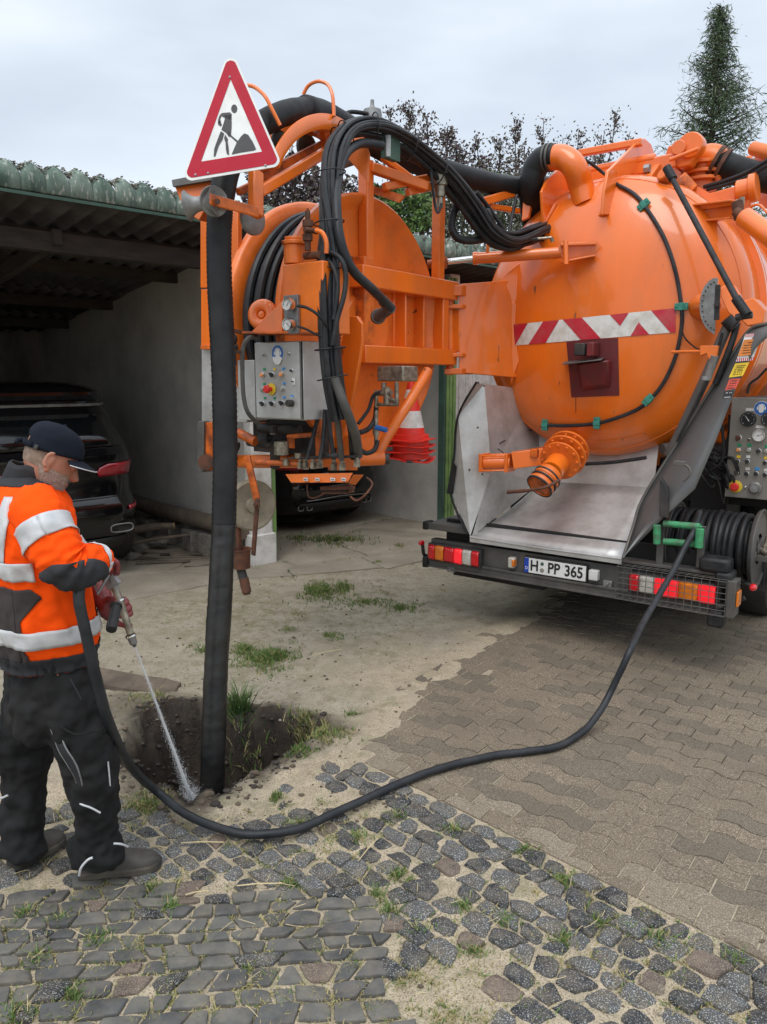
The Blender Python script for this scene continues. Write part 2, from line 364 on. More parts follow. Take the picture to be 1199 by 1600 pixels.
_a = go.data.attributes.new('soil', 'FLOAT_VECTOR', 'POINT'); _buf = []
for v in gm.v:
    x, y, z = v; wet = sand = moss = 0.
    if -8 < x < 8 and 0 < y < 14:
        d = pdist(x, y, PIT) if (-2.6 < x < .8 and 2.2 < y < 5.4) else -9
        if d > -.35: wet = min(1, max(0, (d+.16+.11*fb(x, y, 4)+.03*fb(x, y, 20))/.17))
        wet = max(wet, min(1, max(0, 1.0-(((x+1.45)/.55)**2+((y-4.0)/.42)**2)+.5*fb(x, y, 6)))*.55)
        if y < 3.25 and x > -.75: wet = min(wet, max(0, (d+.03)/.06))
        wet = max(wet, min(1, max(0, 1.25-math.hypot(x-JX, y-JY)/.16+.5*fb(x, y, 12)))*.8)
        dp = pdist(x, y, PAVE); dc = pdist(x, y, COB)
        sand = min(1, max(0, 1-abs(dp-.02)/.34+.5*fb(x, y, 3))) if dp < .3 else .55
        if dc > -.4: sand = max(sand, min(1, max(0, (dc+.3)/.3+.3*fb(x, y, 5))))
        sand = max(sand, min(1, max(0, (.75-math.hypot((x-.15)/1.0, (y-4.9)/.9))*1.5+.45*fb(x, y, 2.2))))
        moss = min(1, max(0, .5+.9*fb(x, y, 1.1)))*(1 if y > 3.6 else .8)
        if dp > .05: moss *= .2
    _buf += [wet, sand, moss]
_a.data.foreach_set('vector', _buf)

# ---------------------------------------------------------------- interlocking concrete pavers
mat('paver', (.190, .150, .105), (.124, .098, .068), rough=.85, scale=75, bump=.8, bscale=130, bdist=.003, dirt=(.105, .085, .065), dscale=1.4, damt=.55, fleck=(.40, .34, .255), fsc=210, famt=1.1, spec=.3)
mat('paver_light', (.225, .185, .135), (.155, .127, .093), rough=.85, scale=75, bump=.8, bscale=130, bdist=.003, dirt=(.15, .12, .09), dscale=2, damt=.4, fleck=(.40, .34, .255), fsc=210, famt=1.2, spec=.3)
mat('paver_dark', (.160, .131, .098), (.104, .085, .063), rough=.85, scale=75, bump=.8, bscale=130, bdist=.003, dirt=(.085, .07, .055), dscale=1.4, damt=.5, fleck=(.30, .255, .19), fsc=210, famt=1.0, spec=.3)
pv = MB(); PL, PW, GAP = .205, .105, .0021
def wav(s):
    s = s % 1.0; a = .0175
    pts = ((0, -a), (.16, -a*.85), (.40, a*.85), (.66, a), (.90, -a*.8), (1, -a))
    for (s0, h0), (s1, h1) in zip(pts, pts[1:]):
        if s <= s1: return h0+(h1-h0)*(s-s0)/(s1-s0)
    return -a
_o = Vector((*g2(600, 1150), 0)); _rs = [0, .09, .15, .28, .41, .50, .65, .78, .91, 1.0]
for j in range(-14, 62):
    off = (.5 if j % 2 else 0)
    for i in range(-14, 30):
        cx = (i+off+.5)*PL; cy = (j+.5)*PW; cc = _o+UU*cx+VV*cy
        if not (.0 < cc.y < 9.2 and -.3 < cc.x < 5.2) or cc.x > cc.y*.62+1.0: continue
        s0 = i+off; top = []; bot = []
        for k in _rs:
            s_ = s0+k
            xx = s_*PL; xx = min(max(xx, s0*PL+GAP*(1+random.random()*.6)), (s0+1)*PL-GAP)
            bot.append(_o+UU*xx+VV*(j*PW+wav(s_*1.0+.25)+GAP)); top.append(_o+UU*xx+VV*((j+1)*PW+wav(s_*1.0+.25)-GAP))
        out_ = bot+top[::-1]; n = len(out_); cen = sum(out_, Vector())/n
        dd = pdist(cen.x, cen.y, PAVE)
        sb = (Vector((cen.x, cen.y))-_b0); nearb = sb.dot(_bd) > .02 and -.16 < sb.dot(_bn) < .1
        if dd < .0 and not nearb: continue
        if min((Vector((q.x, q.y))-_b0).dot(_bn) for q in out_) < .0:
            # cut against the cobble border
            oo = []
            for a_ in range(n):
                p, q = out_[a_], out_[(a_+1) % n]; dp_, dq_ = (Vector((p.x, p.y))-_b0).dot(_bn)-.004, (Vector((q.x, q.y))-_b0).dot(_bn)-.004
                if dp_ >= 0: oo.append(p)
                if (dp_ >= 0) != (dq_ >= 0): oo.append(p+(q-p)*(dp_/(dp_-dq_)))
            out_ = oo; n = len(out_)
            if n < 4: continue
            cen = sum(out_, Vector())/n
        h = .0125+random.uniform(-.0022, .0022)+.003*fb(cen.x, cen.y, 1.3); tx, ty = random.gauss(0, .006), random.gauss(0, .006)
        zz = lambda p, e=0: h+tx*(p.x-cen.x)+ty*(p.y-cen.y)-e
        r = random.random(); near = (Vector((cen.x, cen.y))-_b0).dot(_bn) < .17
        mi = 1 if (near and r < .7) else (2 if r < .3 else 0)
        base = len(pv.v)
        pv.v += [Vector((p.x, p.y, -.02)) for p in out_]
        pv.v += [Vector((p.x, p.y, zz(p, .0022))) for p in out_]
        pv.v += [Vector((cen.x+(p.x-cen.x)*.982, cen.y+(p.y-cen.y)*.972, zz(p))) for p in out_]
        for k in range(n):
            k2 = (k+1) % n
            for a_ in (0, 1): pv.f.append((base+a_*n+k, base+a_*n+k2, base+(a_+1)*n+k2, base+(a_+1)*n+k)); pv.m.append(mi)
        pv.f.append(tuple(base+2*n+k for k in range(n))); pv.m.append(mi)
pv.build('concrete_pavers', [M['paver'], M['paver_light'], M['paver_dark']], kind='structure', ang=25)

# ---------------------------------------------------------------- cobblestones
mat('granite', (.082, .083, .083), (.036, .037, .038), rough=.6, scale=14, bump=.9, bscale=90, bdist=.006, dirt=(.33, .27, .19), dscale=14, damt=.40, fleck=(.44, .44, .42), fsc=240, famt=.75, contrast=(.4, .6), spec=.3)
mat('granite_dark', (.048, .049, .050), (.022, .023, .025), rough=.55, scale=14, bump=.9, bscale=90, bdist=.006, dirt=(.30, .25, .18), dscale=15, damt=.34, fleck=(.34, .34, .33), fsc=240, famt=.5, contrast=(.4, .6), spec=.3)
mat('granite_brown', (.125, .088, .068), (.07, .052, .042), rough=.65, scale=12, bump=.9, bscale=80, bdist=.006, dirt=(.3, .24, .17), dscale=14, damt=.45, fleck=(.3, .25, .2), fsc=300, famt=1.0)
mat('basalt', (.125, .122, .110), (.078, .077, .070), rough=.6, scale=9, bump=.6, bscale=60, bdist=.004, dirt=(.30, .25, .18), dscale=13, damt=.36)
mat('basalt_dark', (.090, .090, .086), (.056, .056, .054), rough=.55, scale=9, bump=.6, bscale=60, bdist=.004, dirt=(.28, .23, .17), dscale=13, damt=.34)
cb = MB()
def clip(P, nx, ny, d):
    o = []
    for k in range(len(P)):
        p, q = P[k], P[(k+1) % len(P)]; a = p[0]*nx+p[1]*ny-d; b = q[0]*nx+q[1]*ny-d
        if a <= 0: o.append(p)
        if (a <= 0) != (b <= 0): t = a/(a-b); o.append((p[0]+(q[0]-p[0])*t, p[1]+(q[1]-p[1])*t))
    return o
def stone(P, rough_, hh, mi):
    n0 = len(P); cx, cy = sum(p[0] for p in P)/n0, sum(p[1] for p in P)/n0; o = []
    per = sum(math.dist(P[k], P[(k+1) % n0]) for k in range(n0))
    for k in range(n0):
        a, b_ = P[k], P[(k+1) % n0]; l = math.dist(a, b_); m = max(1, round(l/per*24))
        for q in range(m): o.append([a[0]+(b_[0]-a[0])*q/m, a[1]+(b_[1]-a[1])*q/m])
    n = len(o); sd_ = random.uniform(0, 99)
    if n < 6: return
    for it in range(1): o = [[.14*o[k-1][a]+.72*o[k][a]+.14*o[(k+1) % n][a] for a in (0, 1)] for k in range(n)]
    for p in o:
        f = 1+(.13 if rough_ else .07)*noise.noise(Vector((p[0]*40+sd_, p[1]*40, sd_)))+(.09 if rough_ else .04)*noise.noise(Vector((p[0]*130+sd_, p[1]*130, 7))); p[0] = cx+(p[0]-cx)*f; p[1] = cy+(p[1]-cy)*f
    tx, ty = random.gauss(0, .045), random.gauss(0, .045); base = len(cb.v)
    rings = ((1.0, -.045), (1.0, hh-.008), (.975, hh-.0025), (.94, hh-.0004), (.76, hh), (.52, hh), (.27, hh))
    am = .0034 if rough_ else .0016; R0 = max(math.dist(p, (cx, cy)) for p in o); FC = []
    for _ in range(6 if rough_ else 3):
        a = random.uniform(0, 2*pi); FC.append((cos(a), sin(a), R0*random.uniform(.22, .75), random.uniform(.10, .50) if rough_ else random.uniform(.05, .2)))
    for r, z in rings:
        for p in o:
            x, y = (p[0]-cx)*r, (p[1]-cy)*r
            nz = am*(noise.noise(Vector((x*30+sd_, y*30, sd_)))+.6*noise.noise(Vector((x*80+sd_, y*80, 3)))) if z > 0 else 0
            if z > 0:
                for fx, fy, fd, fs in FC: nz -= max(0, x*fx+y*fy-fd)*fs
            cb.v.append(Vector((cx+x, cy+y, z+nz+(tx*x+ty*y if z > 0 else 0))))
    cb.v.append(Vector((cx, cy, hh+.0005))); R = len(rings)
    for a in range(R-1):
        for k in range(n): cb.f.append((base+a*n+k, base+a*n+(k+1) % n, base+(a+1)*n+(k+1) % n, base+(a+1)*n+k)); cb.m.append(mi)
    for k in range(n): cb.f.append((base+(R-1)*n+k, base+(R-1)*n+(k+1) % n, base+R*n)); cb.m.append(mi)
BD = Vector((_bd.x, _bd.y, 0)); BN = Vector((_bn.x, _bn.y, 0)); B0 = Vector((_b0.x, _b0.y, 0))
SM = [g2(*q) for q in ((-300, 1395), (0, 1400), (180, 1378), (330, 1402), (560, 1408), (610, 1455), (590, 1520), (620, 1640), (-300, 1640))]
BARE = [g2(*q) for q in ((650, 1512), (725, 1508), (772, 1560), (735, 1640), (610, 1640), (605, 1565))]
def shrinkp(P, g):
    cx, cy = sum(p[0] for p in P)/len(P), sum(p[1] for p in P)/len(P); Q = P[:]
    for k in range(len(P)):
        (x0, y0), (x1, y1) = P[k], P[(k+1) % len(P)]; nx, ny = y1-y0, x0-x1; l = math.hypot(nx, ny)
        if l < 1e-6: continue
        nx /= l; ny /= l
        if nx*(cx-x0)+ny*(cy-y0) > 0: nx, ny = -nx, -ny
        Q = clip(Q, nx, ny, nx*x0+ny*y0-g)
        if len(Q) < 3: return []
    return Q
def lay(rows, x0, x1, wr, frame_, accept, seedn, wob):
    """rows of four sided stones with shared, slightly crooked joints"""
    ylines = [0]
    for h in rows: ylines.append(ylines[-1]+h)
    fl = lambda j, x: ylines[j]+wob*noise.noise(Vector((x*5, j*7.7, seedn)))+wob*.6*noise.noise(Vector((x*16, j*3.1, seedn)))
    for j in range(len(rows)):
        x = x0+random.uniform(0, .1); t0 = random.uniform(-.018, .018)
        while x < x1:
            w_ = random.uniform(*wr)*(1.25 if random.random() < .12 else 1); t1 = random.uniform(-.026, .026)
            a, b_, c, d = x-t0, x+w_-t1, x+w_+t1, x+t0
            P = [(a, fl(j, a)), ((a+b_)/2, fl(j, (a+b_)/2)), (b_, fl(j, b_)), (c, fl(j+1, c)), ((c+d)/2, fl(j+1, (c+d)/2)), (d, fl(j+1, d))]
            x += w_; t0 = t1; P = [frame_(*p) for p in P]; accept(P, j)
def acc_rough(P, j):
    cx, cy = sum(p[0] for p in P)/6, sum(p[1] for p in P)/6
    if cx > cy*.62+.3 or cx < -cy*.62-1.3 or cy < 1.2 or pdist(cx, cy, COB) < .02 or pdist(cx, cy, SM) > -.035 or inpoly(cx, cy, BARE): return
    far_ = min(1, max(0, (cy-2.75)/.8))
    if j > 1 and random.random() < .04+.50*far_*(1 if cx < .0 else .35): return
    P = shrinkp(P, random.uniform(.002, .0075)); P = clip(P, _bn.x, _bn.y, _b0.dot(_bn)-.005) if P else P
    if len(P) < 3: return
    r = random.random(); stone(P, 1, (.016 if j < 3 else .013)+random.uniform(-.006, .005)-.010*far_*(1 if j > 2 else .15), 2 if r < .045 else (1 if r < .5 else 0))
def acc_smooth(P, j):
    cx, cy = sum(p[0] for p in P)/6, sum(p[1] for p in P)/6
    if cx > cy*.62+.3 or cx < -cy*.62-1.3 or pdist(cx, cy, SM) < -.035 or cy < 1.2 or random.random() < .02: return
    P = shrinkp(P, random.uniform(.0022, .0085))
    r = random.random()
    if len(P) >= 3: stone(P, 0, .014+random.uniform(-.005, .003), 2 if r < .04 else (1 if r < .10 else (3 if r < .6 else 4)))
lay([random.uniform(.078, .100) for _ in range(40)], -3.0, 2.8, (.075, .135), lambda a, b_: tuple((B0+BD*a-BN*b_).xy), acc_rough, 3, .016)
lay([random.choice((.062, .07, .078, .088)) for _ in range(28)], -1.9, 2.3, (.062, .135), lambda a, b_: (a-1.0, 1.12+b_+.09*(a-1.0)), acc_smooth, 9, .012)
cb.build('cobblestone_paving', [M['granite'], M['granite_dark'], M['granite_brown'], M['basalt'], M['basalt_dark']], kind='structure', ang=40)

# ---------------------------------------------------------------- garage floor and cracked concrete apron
mat('concrete', (.34, .30, .235), (.27, .235, .18), rough=.9, scale=1.8, bump=.5, bscale=60, bdist=.006, dirt=(.16, .13, .095), dscale=2.6, damt=.55, fleck=(.17, .14, .1), fsc=120, famt=.6)
APR = [G(-7, -.35, 0), G(-.6, -.42, 0), G(.1, -.95, 0), G(1.0, -1.25, 0), G(1.9, -1.2, 0), G(2.7, -.9, 0), G(3.4, -1.3, 0), G(6.5, -1.5, 0), G(6.5, 5.6, 0), G(-7, 5.6, 0)]
A2 = [(p.x, p.y) for p in APR]
# slabs: an irregular crack pattern cut out of the apron
random.seed(5)
seeds = []
for i in range(-6, 8):
    for j in range(-1, 6):
        seeds.append(((i+random.uniform(.12, .88))*.95, (j-.55+random.uniform(.12, .88))*1.1))
slab = MB(); A2g = [((Vector((x, y, 0))-GO).dot(GE), (Vector((x, y, 0))-GO).dot(GI)) for x, y in A2]
CRK = []
for i, (a, b) in enumerate(seeds):
    P = [(a-2, b-2), (a+2, b-2), (a+2, b+2), (a-2, b+2)]
    for k, (c, d) in enumerate(seeds):
        if k == i or abs(c-a)+abs(d-b) > 4: continue
        nx, ny = c-a, d-b; l = math.hypot(nx, ny); nx /= l; ny /= l
        P = clip(P, nx, ny, nx*(a+c)/2+ny*(b+d)/2-.007)
        if not P: break
    if len(P) < 3: continue
    o = []
    for k in range(len(P)):      # ragged edges
        (x0, y0), (x1, y1) = P[k], P[(k+1) % len(P)]; l = math.hypot(x1-x0, y1-y0); n = max(1, int(l/.06))
        for q in range(n):
            t = q/n; x, y = x0+(x1-x0)*t, y0+(y1-y0)*t
            e = .045*noise.noise(Vector((x*2.6, y*2.6, 1)))+.02*noise.noise(Vector((x*11, y*11, 5))); o.append((x+e, y-e*1.1))
    cut = []
    for x, y in o:
        if inpoly(x, y, A2g): cut.append((x, y))
    if len(cut) < 6: continue
    o = cut; base = len(slab.v); n = len(o); h = .012+random.uniform(-.004, .005); CRK += [random.choice(o) for _ in range(3)]
    for z in (-.05, h-.004): slab.v += [G(x, y, z) for x, y in o]
    cx, cy = sum(p[0] for p in o)/n, sum(p[1] for p in o)/n
    slab.v += [G(cx+(x-cx)*.985, cy+(y-cy)*.985, h) for x, y in o]
    for k in range(n):
        for a_ in (0, 1): slab.f.append((base+a_*n+k, base+a_*n+(k+1) % n, base+(a_+1)*n+(k+1) % n, base+(a_+1)*n+k)); slab.m.append(0)
    slab.f.append(tuple(base+2*n+k for k in range(n))); slab.m.append(0)
slab.build('concrete_floor', M['concrete'], kind='structure', ang=30)
# ================================================================ GARAGE ROW
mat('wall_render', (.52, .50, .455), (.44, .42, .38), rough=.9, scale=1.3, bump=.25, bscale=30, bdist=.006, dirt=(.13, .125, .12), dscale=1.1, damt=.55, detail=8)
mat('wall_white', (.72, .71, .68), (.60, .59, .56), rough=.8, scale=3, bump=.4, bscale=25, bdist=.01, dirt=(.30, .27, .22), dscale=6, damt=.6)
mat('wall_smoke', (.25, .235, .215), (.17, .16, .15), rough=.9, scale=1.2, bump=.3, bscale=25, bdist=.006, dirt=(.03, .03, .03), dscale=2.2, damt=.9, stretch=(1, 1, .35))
mat('corrugated_green', (.19, .245, .205), (.125, .18, .15), rough=.95, scale=7, bump=.5, bscale=60, bdist=.004, dirt=(.04, .07, .055), dscale=7, damt=.8, fleck=(.40, .42, .37), fsc=38, famt=.5, spec=.15, stretch=(1, 1, .45))
mat('corrugated_grey', (.085, .08, .078), (.05, .048, .047), rough=.85, scale=3, bump=.3, bscale=40, dirt=(.05, .045, .04), dscale=3, damt=.7)
mat('moss', (.36, .35, .30), (.06, .06, .045), rough=.95, scale=30, bump=.8, bscale=80, bdist=.01, fleck=(.55, .54, .48), fsc=60, famt=.6)
mat('timber_dark', (.055, .045, .038), (.03, .025, .021), rough=.85, scale=3, bump=.4, bscale=60, stretch=(1, 1, 5))
mat('steel_green_light', (.22, .36, .11), (.16, .29, .09), rough=.55, scale=6, bump=.2, dirt=(.06, .09, .05), dscale=5, damt=.6)
mat('steel_green_dark', (.05, .11, .08), (.035, .08, .06), rough=.55, scale=6, bump=.2, dirt=(.03, .04, .03), dscale=5, damt=.6)
gar = empty('garage_row', GO, 'open fronted garage row with mossy green corrugated eaves and bare grey inner walls', 'garage')
CZ = lambda b: 3.10-.115*b                      # underside of roof, falling to the rear
AL, AR = -4.6, 9.0; PITCHC = .177
def zr(a, amp=.026): return amp*cos(2*pi*a/PITCHC)
w_ = MB(); w_.gb(-.10, .10, .02, 5.4, -.05, 3.12); w_.build('partition_wall', M['wall_render'], gar)
w_ = MB(); w_.gb(2.86, 3.04, .02, 5.4, -.05, 3.12); w_.build('partition_wall', M['wall_render'], gar)
w_ = MB(); w_.gb(AL-.2, AL, -.3, 5.4, -.05, 3.12); w_.build('side_wall', M['wall_render'], gar)
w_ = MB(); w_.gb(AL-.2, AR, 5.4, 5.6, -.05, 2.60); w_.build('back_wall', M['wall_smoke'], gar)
w_ = MB(); w_.gb(-.135, .105, -.12, .02, -.05, 3.15); w_.gb(-.17, .125, -.15, -.0, -.02, .32); w_.build('pillar', M['wall_white'], gar, bevel=.012)
w_ = MB(); w_.gb(2.84, 3.02, -.10, .02, -.05, 3.15); w_.build('pillar', M['wall_white'], gar, bevel=.012)
w_ = MB(); w_.gb(3.05, 3.9, -.03, .03, .02, 2.55)
for i in range(6): w_.gb(3.1+i*.135, 3.13+i*.135, -.045, -.03, .03, 2.54)
w_.build('white_door_leaf', M['wall_white'], gar, bevel=.004)
w_ = MB(); w_.gb(3.9, AR, -.02, .04, .02, 2.55); w_.build('white_door_leaf', M['wall_white'], gar)
w_ = MB(); w_.gb(.11, .165, -.10, .06, 0.09, 3.1); w_.build('door_jamb', M['steel_green_light'], gar, bevel=.004)
w_ = MB()
for a in (2.80, 2.86, 2.93): w_.gb(a-.045, a, -.14-.0*a, -.06, .03, 3.1)
w_.build('door_jamb', M['steel_green_light'], gar, bevel=.005)
w_ = MB(); w_.gb(2.70, 2.752, -.13, -.05, .03, 3.1); w_.tube([G(2.69, -.16, z) for z in (2.6, 1.5, .9, .3)], .01); w_.build('door_rail', M['steel_green_dark'], gar, bevel=.004)
w_ = MB(); w_.gb(AL, AR, -.06, .06, 2.90, 3.05); w_.build('lintel', M['timber_dark'], gar)
# roof skin, corrugated, with the eaves board in front
rows = []; n = int((AR-AL)/PITCHC*12); bs = (-.42, 1.0, 2.6, 4.2, 5.7)
for s_ in (0, 1):
    r = MB()
    for i0, (b0, b1, dz) in enumerate(((-.47, 5.8, .115), (.9, 1.35, .095), (2.5, 3.0, .095), (4.0, 4.4, .095))):
        r.grid([[G(AL-.2+(AR-AL+.2)*k/n, b, CZ(b)+dz-(.012 if q and i0 else 0)+zr(AL-.2+(AR-AL+.2)*k/n)) for k in range(n+1)] for q, b in enumerate((b0, b1))])
    if s_ == 0: ro = r.build('roof_sheets', M['corrugated_grey'], gar, ang=60); ro.modifiers.new('solid', 'SOLIDIFY').thickness = .007
for b in (.35, 1.28, 2.9, 4.3):
    p_ = MB(); p_.beam(G(AL, b, CZ(b)+.02), G(AR, b, CZ(b)+.02), .07, .12); p_.build('purlin', M['timber_dark'], gar)
for a in (-3.4, -1.9, 1.45):
    p_ = MB(); p_.beam(G(a, -.1, CZ(-.1)-.1), G(a, 5.4, CZ(5.4)-.1), .07, .12); p_.build('rafter', M['timber_dark'], gar)
# rounded corrugated eaves pieces standing up in a row
ev = MB(); ev2 = MB(); K = int((AR-AL)/PITCHC)
for k in range(K):
    a0 = AL+k*PITCHC; rowsE = []; jz = random.uniform(-.012, .012)
    for (zf, bo) in ((3.235, -.500), (3.245, -.515), (3.34, -.512), (3.40, -.50), (3.435, -.47), (3.455, -.42), (3.46, -.30)):
        rr_ = []
        for q in range(11):
            f = q/10; arch = sin(pi*f)**.8 if 0 < f < 1 else 0
            t_ = (zf-3.235)/.225
            rr_.append(G(a0+PITCHC*f, bo-.012*sin(pi*f)*min(1, t_*3)+(.0), min(zf, zf-(1-arch)*.062*t_)+jz*t_))
        rowsE.append(rr_)
    ev.grid(rowsE)
    # mossy crust along the crest
    for q in range(70):
        f = random.choice((random.uniform(0, .22), random.uniform(.78, 1), random.uniform(.02, .98))); arch = sin(pi*f)**.8
        p = G(a0+PITCHC*f, random.uniform(-.50, -.42), 3.455-(1-arch)*.062+jz+random.uniform(-.02, .006)); s2 = random.uniform(.003, .008)
        ev2.ell(p, s2*1.5, s2*1.5, s2*.8, seg=6, rings=4)
eo = ev.build('eaves_sheet', M['corrugated_green'], gar, ang=75); eo.modifiers.new('solid', 'SOLIDIFY').thickness = .008
ev2.build('moss', M['moss'], eo)
f_ = MB(); f_.gb(AL, AR, -.52, -.50, 3.205, 3.228); f_.build('eaves_rail', M['steel_green_dark'], gar)
# a small window panel high on the rear wall, glowing in place of daylight
wv = MB(); wv.gb(-4.35, -4.13, 5.36, 5.398, 2.33, 2.50); mat('window_daylight_glow', (.75, .78, .8), rough=.3, bump=0, emis=(.85, .9, 1), estr=.9)
fr = MB()
wo = wv.build('window', M['window_daylight_glow'], gar)
for z in (2.42,): fr.gb(-4.36, -4.12, 5.345, 5.358, z-.012, z+.012)
fr.gb(-4.25, -4.23, 5.345, 5.357, 2.33, 2.5); fr.build('frame', M['timber_dark'], wo)

# ---------------------------------------------------------------- log, blocks and scrap by the partition
mat('wood_grey', (.17, .13, .095), (.10, .078, .058), rough=.85, scale=4, bump=.5, bscale=50, stretch=(1, 1, 1), dirt=(.05, .04, .03), dscale=10, damt=.6)
mat('wood_end', (.42, .27, .12), (.3, .18, .08), rough=.8, scale=20, bump=.2)
mat('block', (.24, .22, .185), (.15, .135, .115), rough=.95, scale=12, bump=1.0, bscale=110, bdist=.008, fleck=(.08, .07, .06), fsc=90, famt=.9)
def blocky(p, sx, sy, sz, ang, label):
    X = (GE*cos(ang)+GI*sin(ang)); Y = (GI*cos(ang)-GE*sin(ang)); m = MB(); m.box(p+ZZ*(sz/2), sx, sy, sz, X, Y)
    return m.build('concrete_block', M['block'], bevel=.012, label=label, cat='concrete block', group='blocks under the log')
for i, (a, b, s_, l) in enumerate(((-.20, .22, 0, 'rough grey concrete block nearest the pillar under the fallen log'), (-.21, .56, .06, 'rough grey concrete block second from the pillar under the log'), (-.22, .92, -.1, 'weathered grey concrete block third from the pillar under the log'),
        (-.23, 1.45, .1, 'dusty concrete block in the middle of the row under the log'), (-.22, 1.98, -.05, 'dark dusty concrete block farthest back under the log'))):
    blocky(G(a, b, .012), .2, .25, .255-.01*i, s_, l)
lg = MB(); pts = sp([G(-.235, -.05, .36), G(-.225, .7, .375), G(-.22, 1.6, .37), G(-.22, 2.8, .40), G(-.23, 3.8, .42)], 6)
lg.tube(pts, [.088+.006*noise.noise(p*3) for p in pts], 16); lg.build('log', M['wood_grey'], label='long bare weathered log lying on concrete blocks along the garage wall', cat='log')
random.seed(11)
def stick(p0, p1, r, nm, label, flat=False):
    m = MB(); d = Vector(p1)-Vector(p0)
    if flat: m.beam(p0, p1, r*3.4, r*1.0)
    else:
        P = sp([p0, Vector(p0)+d*.35+Vector((random.uniform(-.02, .02),)*3), Vector(p0)+d*.7+Vector((random.uniform(-.02, .02), .01, .01)), p1], 4); m.tube(P, [r*(1-.35*i/len(P)) for i in range(len(P))], 8)
    return m.build(nm, M['wood_grey'], bevel=.002 if flat else 0, label=label, cat='wood')
stick(G(-.85, .85, .12), G(-.30, .62, .03), .02, 'plank', 'short flat board leaning in the scrap wood beside the black suv', True)
stick(G(-.95, 1.35, .26), G(-.42, 1.0, .30), .05, 'log', 'thick short stub of timber with a pale sawn end beside the suv')
m = MB(); m.cyl(G(-.42, 1.0, .30), G(-.412, .995, .30), .036, seg=14); m.build('sawn_end', M['wood_end'], bpy.data.objects['log.001'])
stick(G(-1.0, 1.1, .14), G(-.34, .8, .22), .022, 'branch', 'bent bare branch on top of the scrap wood heap')
stick(G(-.9, .9, .05), G(-.3, .3, .03), .014, 'branch', 'thin stick lying in front of the concrete blocks')
stick(G(-.7, .3, .02), G(-.3, .12, .02), .008, 'branch', 'thinnest twig on the sand before the blocks')
stick(G(-1.0, .75, .03), G(-.55, .45, .025), .018, 'plank', 'flat broken slat lying on the ground before the scrap heap', True)
for i, (a, b, z, r) in enumerate(((-.75, 1.15, .07, .075), (-.5, 1.2, .12, .09), (-.92, .95, .05, .06), (-.62, .85, .035, .045))):
    m = MB(); m.ell(G(a, b, z), r*1.3, r, r*.8, seg=10, rings=7)
    m.v = [v+Vector((1, 1, 1))*(.02*noise.noise(v*14)) for v in m.v]
    m.build('rubble', M['block'], label=('brown lump of rubble low in the scrap heap', 'large grey stone under the bent branch', 'rubble stone nearest the suv tyre in the heap', 'smallest stone at the foot of the heap')[i], cat='rubble', ang=30)

# old boards beside the pit
bd = MB()
for k in range(4):
    o_ = Vector((0, .065*k, 0)); a = at(110, 1062, z=.06)+o_; b = at(272, 1085, z=.03)+o_*(1-.12*k)
    P = [a+(b-a)*t for t in (0, .3, .6, .85, 1)]
    for p, q in zip(P, P[1:]): bd.beam(p, q+(q-p)*.0, .058, .03+.006*noise.noise(p*9))
bd.v = [v+Vector((.012*noise.noise(v*9), .012*noise.noise(v*8+Vector((5, 0, 0))), .010*noise.noise(v*12))) for v in bd.v]
bd.build('weathered_board', M['wood_grey'], label='splintered weathered board lying on the dug earth behind the worker', cat='board', bevel=.003)

# ================================================================ GREENERY
mat('leaf_green', (.095, .185, .03), (.065, .13, .022), rough=.6, scale=3, bump=0)
mat('leaf_light', (.13, .19, .05), (.10, .16, .04), rough=.6, scale=3, bump=0)
mat('leaf_dark', (.035, .075, .022), (.025, .055, .016), rough=.6, scale=3, bump=0)
mat('grass_dry', (.38, .32, .14), (.26, .23, .10), rough=.8, scale=3, bump=0)
mat('grass_mid', (.115, .19, .035), (.15, .22, .05), rough=.7, scale=3, bump=0)
mat('straw', (.62, .50, .28), (.5, .4, .22), rough=.7, scale=9, bump=0)
mat('leaf_purple', (.075, .040, .045), (.05, .032, .036), rough=.55, scale=3, bump=0)
mat('leaf_bronze', (.13, .115, .08), (.085, .072, .05), rough=.55, scale=3, bump=0)
mat('conifer_dark', (.045, .075, .040), (.06, .095, .048), rough=.7, scale=3, bump=0)
mat('conifer_mid', (.085, .13, .06), (.11, .155, .07), rough=.7, scale=3, bump=0)
mat('bark', (.09, .07, .055), (.05, .04, .032), rough=.9, scale=8, bump=.5)
mat('hedge_grey', (.10, .12, .075), (.14, .15, .10), rough=.7, scale=3, bump=0)
def leaf(mb, p, s, mi, asp=.5, dr=None):
    d = dr or Vector((random.gauss(0, 1), random.gauss(0, 1), random.gauss(0, 1))).normalized(); x, y = frame(d)
    a = random.uniform(0, 2*pi); q = x*cos(a)+y*sin(a); b = len(mb.v)
    mb.v += [p-d*s*.5, p+q*s*asp*.5, p+d*s*.5, p-q*s*asp*.5]; mb.f.append((b, b+1, b+2, b+3)); mb.m.append(mi)
